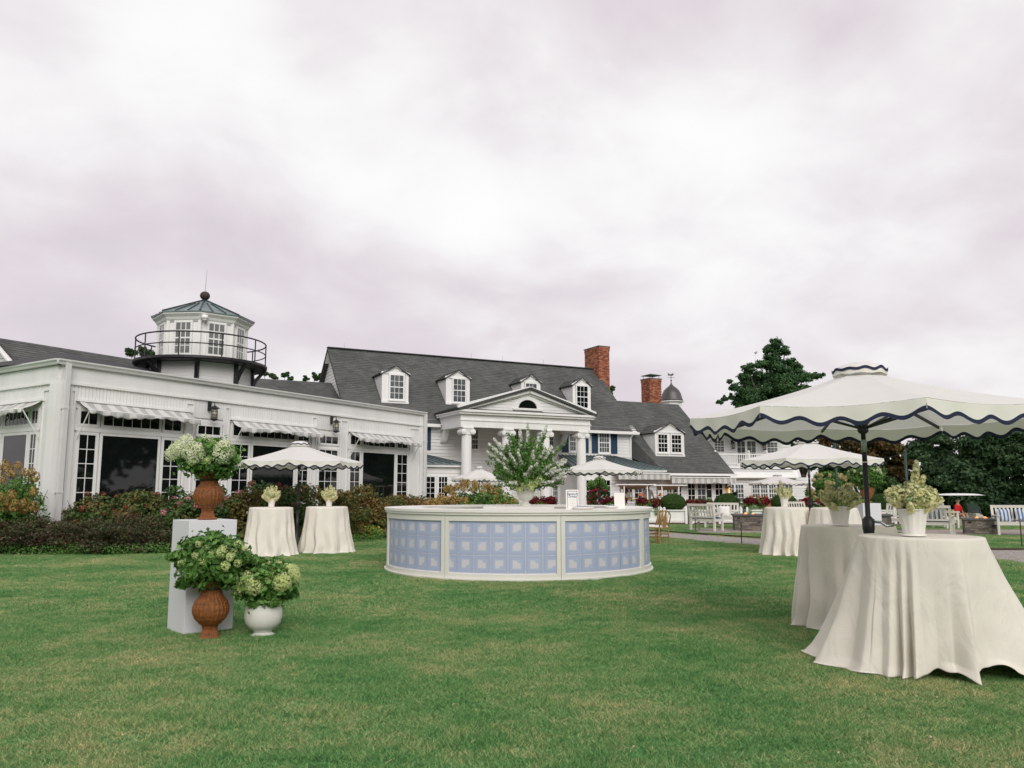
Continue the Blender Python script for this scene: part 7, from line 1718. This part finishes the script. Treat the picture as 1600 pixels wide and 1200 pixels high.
mb = MB(T)
def cn(a, t): u, v = 2*a-1, 2*t-1; return (u*1.15-.05, v*.62, 1.86+.10*(1-u**4)*(1-v**4)-.0)
mb.grid(cn, 18, 12); mb.grid(lambda a, t: (cn(a, t)[0], cn(a, t)[1], 1.845), 4, 4); mb.obj('canopy', M_white2, cart, smooth=True)
for x0, x1 in ((-1.0, -.95), (.75, .62)):
    for y in (-.5, .5): mb = MB(T); mb.tube([(x0, y, .6), (x1, y, 1.85)], .018, 6); mb.obj('canopy_strut', M_black, cart)
mb = MB(T); mb.add([(.78, -.5, .96), (.78, .5, .96), (.66, .5, 1.45), (.66, -.5, 1.45), (.79, -.5, .96), (.79, .5, .96), (.67, .5, 1.45), (.67, -.5, 1.45)], [(0, 1, 2, 3), (7, 6, 5, 4), (0, 4, 5, 1), (2, 6, 7, 3), (1, 5, 6, 2), (3, 7, 4, 0)]); mb.obj('windscreen', mat('tinted_glass', (.15, .19, .21), .15, spec=.6), cart)
mb = MB(T); mb.tube([(.60, -.28, .80), (.42, -.28, 1.02)], .015, 6); W_ = Matrix.Translation((.42, -.28, 1.02)) @ Matrix.Rotation(R(-50), 4, 'Y'); mb.tube([tuple(W_ @ Vector((.17*math.cos(a*math.pi/8), .17*math.sin(a*math.pi/8), 0))) for a in range(16)], .012, 6, closed=True); mb.obj('steering_wheel', M_black, cart)
for y in (-.35, .35): mb = MB(T); mb.lathe([(.07, -.03), (.08, 0), (.05, .02)], 10, (1.17, y, .62)); mb.obj('headlight', M_white2, cart)

# ================================================================== PEOPLE
def person(label, base, rz, J, mats, hat=None, hair=True, skin_=None):
    """J: joint positions in metres (x forward? no: x right, -y front, z up); one continuous skin"""
    sk = skin_ or M_skin; names = list(J); idx = {n: i for i, n in enumerate(names)}
    E = [('pelvis', 'waist'), ('waist', 'chest'), ('chest', 'neck'), ('neck', 'head0'), ('head0', 'head1'), ('head1', 'head2')]
    for s in 'LR': E += [('pelvis', s+'hip'), (s+'hip', s+'knee'), (s+'knee', s+'ankle'), (s+'ankle', s+'toe'), ('chest', s+'sho'), (s+'sho', s+'elb'), (s+'elb', s+'wri'), (s+'wri', s+'palm')]
    rad = {'pelvis': .15, 'waist': .135, 'chest': .15, 'neck': .058, 'head0': .07, 'head1': .098, 'head2': .085, 'hip': .10, 'knee': .062, 'ankle': .042, 'toe': .035, 'sho': .07, 'elb': .044, 'wri': .030, 'palm': .036}
    V = [Vector(J[n]) for n in names]; rr_ = [rad.get(n, rad.get(n[1:], .05)) for n in names]; ed = [(idx[a], idx[b]) for a, b in E]
    for s in 'LR':
        pm, wr_ = Vector(J[s+'palm']), Vector(J[s+'wri']); d = (pm-wr_).normalized(); sd_ = d.cross(Vector((0, 1, .2))).normalized()
        for k in range(5):
            o_ = (k-2)*.017 if k else -.036; l = [.045, .075, .085, .078, .062][k]; V.append(pm+sd_*o_+d*.02); rr_.append(.0095); V.append(pm+sd_*o_*1.15+d*(.02+l)+Vector((0, 0, -.012))); rr_.append(.008); n = len(V); ed += [(idx[s+'palm'], n-2), (n-2, n-1)]
    me = bpy.data.meshes.new('person'); me.from_pydata([tuple(v) for v in V], ed, []); o = bpy.data.objects.new('tmp', me); col.objects.link(o)
    sm_ = o.modifiers.new('s', 'SKIN'); sm_.use_smooth_shade = True; sl = me.skin_vertices[0].data
    for i, r_ in enumerate(rr_): sl[i].radius = (r_*(1.25 if names[i] in ('pelvis', 'waist', 'chest') else 1) if i < len(names) else r_, r_*(.85 if i < len(names) and names[i] in ('pelvis', 'waist', 'chest') else 1))
    sl[0].use_root = True; ss = o.modifiers.new('sub', 'SUBSURF'); ss.levels = 2; ss.render_levels = 2
    dg = bpy.context.evaluated_depsgraph_get(); bm_ = bpy.data.meshes.new_from_object(o.evaluated_get(dg)); bpy.data.objects.remove(o); bm_.materials.clear()
    shirt, trou = mats; 
    for m in (sk, shirt, trou, M_dark): bm_.materials.append(m)
    segs = [(Vector(V[a]), Vector(V[b]), (names[a], names[b])) for a, b in ed[:22]]
    for pl__ in bm_.polygons:
        c = pl__.center; best = None
        for a, b, nm in segs:
            ab = b-a; t = max(0, min(1, (c-a).dot(ab)/max(ab.length_squared, 1e-9))); dd = (c-a-ab*t).length
            if best is None or dd < best[0]: best = (dd, nm, t)
        q = best[1][1]; t = best[2]
        mi = 1 if q in ('waist', 'chest') or q[1:] == 'sho' or (q[1:] == 'elb') or (q == 'neck' and t < .5) else 2 if q[1:] in ('hip', 'knee') or (q[1:] == 'ankle' and mats[1] is M_dark) else 3 if q[1:] == 'toe' else 0
        if q[1:] == 'wri' and shirt in (M_cush, M_pinkwhite) and t < .85: mi = 1
        pl__.material_index = mi
    bm_.shade_smooth(); root = empty('person', tuple(base), 0); tag(root, label, 'person'); T = Matrix.Translation(base) @ Matrix.Rotation(rz, 4, 'Z')
    inst('body', bm_, root, T); h1, h0 = Vector(J['head1']), Vector(J['head0'])
    mb = MB(T); f = Vector((0, -1, 0)); c = h1+Vector((0, -.095, 0)); mb.lathe([(.008, -.02), (.018, -.012), (.006, .025)], 8, tuple(c+Vector((0, -.005, 0)))); mb.obj('nose', sk, root, smooth=True)
    for x in (-.033, .033): mb = MB(T); mb.lathe([(.001, -.009), (.010, 0), (.001, .009)], 8, (c.x+x, c.y+.012, c.z+.03)); mb.obj('eye', M_dark, root)
    for x in (-.098, .098): mb = MB(T); mb.lathe([(.004, -.03), (.016, 0), (.012, .025), (.002, .035)], 8, (h1.x+x, h1.y+.01, h1.z)); mb.obj('ear', sk, root)
    mb = MB(T); mb.box(c.x-.025, c.x+.025, c.y+.004, c.y+.012, c.z-.052, c.z-.044); mb.obj('mouth', M_terra, root)
    if hair: mb = MB(T); mb.lathe([(.106*math.sin(math.pi*i/16), .112*math.cos(math.pi*i/16)) for i in range(1, 10)], 16, tuple(h1+Vector((0, .02, .03)))); mb.obj('hair', M_hair, root, smooth=True)
    if hat == 'brim': mb = MB(T); mb.lathe([(.20, 0), (.205, .008), (.105, .014), (.10, .09), (.06, .11)], 20, tuple(h1+Vector((0, 0, .06)))); mb.obj('hat', M_tan, root, smooth=True)
    if hat == 'cap': mb = MB(T); mb.lathe([(.112, 0), (.112, .05), (.08, .09), (.02, .105)], 16, tuple(h1+Vector((0, 0, .03)))); mb.box(-.07+h1.x, .07+h1.x, h1.y-.20, h1.y-.09, h1.z+.035, h1.z+.045); mb.obj('cap', M_navyc, root, smooth=True)
    return root
def stand(bend=0.0):
    s, c = math.sin(bend), math.cos(bend); f = lambda x, l, y=0: (x, -l*s+y, .95+l*c)
    J = {'pelvis': (0, 0, .95), 'waist': f(0, .16), 'chest': f(0, .38), 'neck': f(0, .55), 'head0': f(0, .63, -.01), 'head1': f(0, .72, -.02), 'head2': f(0, .79, -.01)}
    for q, x in (('L', -1), ('R', 1)):
        J[q+'hip'] = (x*.10, 0, .88); J[q+'knee'] = (x*.11, -.02, .49); J[q+'ankle'] = (x*.12, .02, .08); J[q+'toe'] = (x*.13, -.14, .04); J[q+'sho'] = f(x*.19, .45)
        J[q+'elb'] = (x*.26, J[q+'sho'][1]-.06, J[q+'sho'][2]-.28); J[q+'wri'] = (x*.20, J[q+'elb'][1]-.22, J[q+'elb'][2]-.06); J[q+'palm'] = (x*.18, J[q+'wri'][1]-.07, J[q+'wri'][2]-.01)
    return J
J = stand(.55); p = P(983, 775, 39.75); person('server in white shirt and dark cap bending over the left buffet stand', Vector((p.x, p.y, .02)), R(-35), J, (M_cush, M_dark), hat='cap', skin_=M_dskin)
J = stand(.1); p = P(1012, 775, 39.9); person('server in white shirt standing between the two buffet stands', Vector((p.x, p.y, .02)), R(10), J, (M_cush, M_dark), skin_=M_dskin)
J = stand(.05); p = P(1457, 790, 44); person('person in pale shirt and wide brimmed hat walking left of the golf cart', Vector((p.x, p.y, gz(p.x, p.y))), R(60), J, (M_pinkwhite, M_khaki), hat='brim')
J = stand(.12)
for q, x in (('L', -1), ('R', 1)):
    J[q+'hip'] = (x*.10, -.02, .93); J[q+'knee'] = (x*.14, -.42, .95); J[q+'ankle'] = (x*.14, -.50, .55); J[q+'toe'] = (x*.14, -.64, .49); J[q+'wri'] = (x*.12, J[q+'elb'][1]-.20, .98); J[q+'palm'] = (x*.10, J[q+'elb'][1]-.28, .99)
sp = T_seat = Matrix.Translation((gc_.x, gc_.y, gzc)) @ Matrix.Rotation(R(6), 4, 'Z') @ Vector((-.40, -.30, -.06)); person('person in a red shirt sitting in the golf cart', sp, R(30), J, (M_red, M_skin))

# ================================================================== TURF
def tuft_mesh(name, side, nbl, h, wd, seed):
    rng = np.random.default_rng(seed); n = nbl; xy = (rng.random((n, 2))-.5)*side; a = rng.random(n)*2*np.pi; hh = h*(.45+.8*rng.random(n)); ln = hh*(.6+1.6*rng.random(n)); da = rng.random(n)*2*np.pi
    V = np.zeros((n, 3, 3)); dx_, dy_ = np.cos(a)*wd/2, np.sin(a)*wd/2
    V[:, 0, 0] = xy[:, 0]-dx_; V[:, 0, 1] = xy[:, 1]-dy_; V[:, 1, 0] = xy[:, 0]+dx_; V[:, 1, 1] = xy[:, 1]+dy_; V[:, 2, 0] = xy[:, 0]+np.cos(da)*ln; V[:, 2, 1] = xy[:, 1]+np.sin(da)*ln; V[:, 2, 2] = hh; V[:, :2, 2] = -.004
    me = bpy.data.meshes.new(name); me.vertices.add(3*n); me.vertices.foreach_set('co', V.reshape(-1).astype(np.float32)); me.loops.add(3*n); me.loops.foreach_set('vertex_index', np.arange(3*n, dtype=np.int32)); me.polygons.add(n); me.polygons.foreach_set('loop_start', np.arange(0, 3*n, 3, dtype=np.int32))
    me.materials.append(M_grass); at = me.attributes.new('rnd', 'FLOAT', 'FACE'); at.data.foreach_set('value', rng.random(n).astype(np.float32)); me.update(); me.validate(); return me
def grass_mat():
    m = bpy.data.materials.new('grass_blade'); m.use_nodes = True; t = m.node_tree; b = t.nodes['Principled BSDF']; b.inputs['Roughness'].default_value = .6; b.inputs['Specular IOR Level'].default_value = .25
    g = t.nodes.new('ShaderNodeNewGeometry'); a = t.nodes.new('ShaderNodeAttribute'); a.attribute_name = 'rnd'
    def nz(s, d, r=.6):
        n = t.nodes.new('ShaderNodeTexNoise'); n.inputs['Scale'].default_value = s; n.inputs['Detail'].default_value = d; n.inputs['Roughness'].default_value = r; t.links.new(g.outputs['Position'], n.inputs['Vector']); return n
    n1_ = nz(.5, 9, .7); n2_ = nz(3.6, 7, .7)
    def mth(op, x, y):
        q = t.nodes.new('ShaderNodeMath'); q.operation = op
        for i, z in enumerate((x, y)):
            if isinstance(z, (int, float)): q.inputs[i].default_value = z
            else: t.links.new(z, q.inputs[i])
        return q.outputs[0]
    v = mth('ADD', mth('MULTIPLY', n1_.outputs[0], .62), mth('ADD', mth('MULTIPLY', n2_.outputs[0], .32), mth('MULTIPLY', a.outputs['Fac'], .24)))
    r1 = t.nodes.new('ShaderNodeValToRGB'); t.links.new(v, r1.inputs[0]); e = r1.color_ramp.elements
    e[0].position = .40; e[0].color = (.06, .18, .055, 1); e[1].position = .80; e[1].color = (.66, .56, .30, 1)
    for p_, c in ((.495, (.105, .28, .085)), (.585, (.165, .355, .12)), (.657, (.28, .42, .155)), (.722, (.52, .47, .24))): q = e.new(p_); q.color = (*c, 1)
    mrr = t.nodes.new('ShaderNodeMapRange'); t.links.new(a.outputs['Fac'], mrr.inputs[0]); mrr.inputs[3].default_value = .55; mrr.inputs[4].default_value = 1.42
    vm_ = t.nodes.new('ShaderNodeVectorMath'); vm_.operation = 'SCALE'; t.links.new(r1.outputs[0], vm_.inputs[0]); t.links.new(mrr.outputs[0], vm_.inputs['Scale'])
    t.links.new(vm_.outputs[0], b.inputs['Base Color']); tr = t.nodes.new('ShaderNodeBsdfTranslucent'); t.links.new(vm_.outputs[0], tr.inputs[0]); ms_ = t.nodes.new('ShaderNodeMixShader'); ms_.inputs[0].default_value = .3
    t.links.new(b.outputs[0], ms_.inputs[1]); t.links.new(tr.outputs[0], ms_.inputs[2]); t.links.new(ms_.outputs[0], t.nodes['Material Output'].inputs[0]); return m
M_grass = grass_mat()
def in_poly(x, y, poly):
    r_ = False; j = len(poly)-1
    for i in range(len(poly)):
        if ((poly[i][1] > y) != (poly[j][1] > y)) and (x < (poly[j][0]-poly[i][0])*(y-poly[i][1])/(poly[j][1]-poly[i][1])+poly[i][0]): r_ = not r_
        j = i
    return r_
pathpoly = [(p.x, p.y-.02) for p in PU]+[(p.x, p.y-.02) for p in reversed(PL)]; bedpoly = [(p[0], p[1]) for p in b0]
def turf(name, y0, y1, side, me, label, extra=.04):
    pts = []; step = side*.72; rng = random.Random(int(y0*10)); y = y0
    while y < y1:
        x = -(.66*y+3.5)
        while x < .66*y+3.5:
            xx, yy = x+rng.uniform(-.2, .2)*step, y+rng.uniform(-.2, .2)*step
            if not in_poly(xx, yy, pathpoly) and not in_poly(xx, yy+.05, bedpoly) and not (6.6 < xx < 11.2 and 27.8 < yy < 31.2) and not (13.5 < xx < 22 and 26.6 < yy < 30.4): pts.append((xx, yy, 0))
            x += step
        y += step
    pm = bpy.data.meshes.new(name); pm.from_pydata(pts, [], []); o = bpy.data.objects.new(name, pm); col.objects.link(o); tag(o, label, 'grass', kind='stuff')
    tf = bpy.data.objects.new('grass_tuft', me)
    ng = bpy.data.node_groups.new(name, 'GeometryNodeTree'); ng.interface.new_socket('Geometry', in_out='INPUT', socket_type='NodeSocketGeometry'); ng.interface.new_socket('Geometry', in_out='OUTPUT', socket_type='NodeSocketGeometry')
    gi = ng.nodes.new('NodeGroupInput'); go = ng.nodes.new('NodeGroupOutput'); io = ng.nodes.new('GeometryNodeInstanceOnPoints'); ob = ng.nodes.new('GeometryNodeObjectInfo'); ob.inputs['Object'].default_value = tf
    rv = ng.nodes.new('FunctionNodeRandomValue'); rv.data_type = 'FLOAT_VECTOR'; rv.inputs[0].default_value = (0, 0, 0); rv.inputs[1].default_value = (0, 0, 6.283); rs_ = ng.nodes.new('FunctionNodeRandomValue'); rs_.data_type = 'FLOAT_VECTOR'; rs_.inputs[0].default_value = (.9, .9, .6); rs_.inputs[1].default_value = (1.15, 1.15, 1.25)
    ng.links.new(gi.outputs[0], io.inputs['Points']); ng.links.new(ob.outputs['Geometry'], io.inputs['Instance']); ng.links.new(rv.outputs[0], io.inputs['Rotation']); ng.links.new(rs_.outputs[0], io.inputs['Scale']); ng.links.new(io.outputs[0], go.inputs[0])
    md = o.modifiers.new('blades', 'NODES'); md.node_group = ng; return o
turf('near_grass', 2.6, 10.0, .30, tuft_mesh('grass_tuft', .34, 1500, .024, .0058, 1), 'short green turf blades in the foreground of the lawn')
turf('middle_grass', 10.0, 34.0, .60, tuft_mesh('grass_tuft', .68, 2800, .028, .010, 2), 'short green turf blades of the farther lawn')
# a few fallen leaves and dry stalks on the lawn
rng = random.Random(12); mb = MB()
for k in range(40):
    y = rng.uniform(4.4, 13); x = rng.uniform(-.6, .6)*y; a = rng.uniform(0, 3.14); l = rng.uniform(.02, .05); mb.tube([(x, y, .028), (x+l*math.cos(a), y+l*math.sin(a), .036), (x+1.8*l*math.cos(a+.6), y+1.8*l*math.sin(a+.6), .03)], .0016, 3)
    if k % 3 == 0: mb.add([(x, y, .03), (x+.02, y+.004, .04), (x+.03, y+.02, .032), (x+.008, y+.02, .038)], [(0, 1, 2, 3)])
o = mb.obj('fallen_leaves', M_foodc); tag(o, 'dry stalks and scattered fallen leaves on the lawn', 'leaves', kind='stuff'); o.data.materials.clear(); o.data.materials.append(mat('dry_straw', (.48, .40, .24), .8, var=.3, vscale=5))
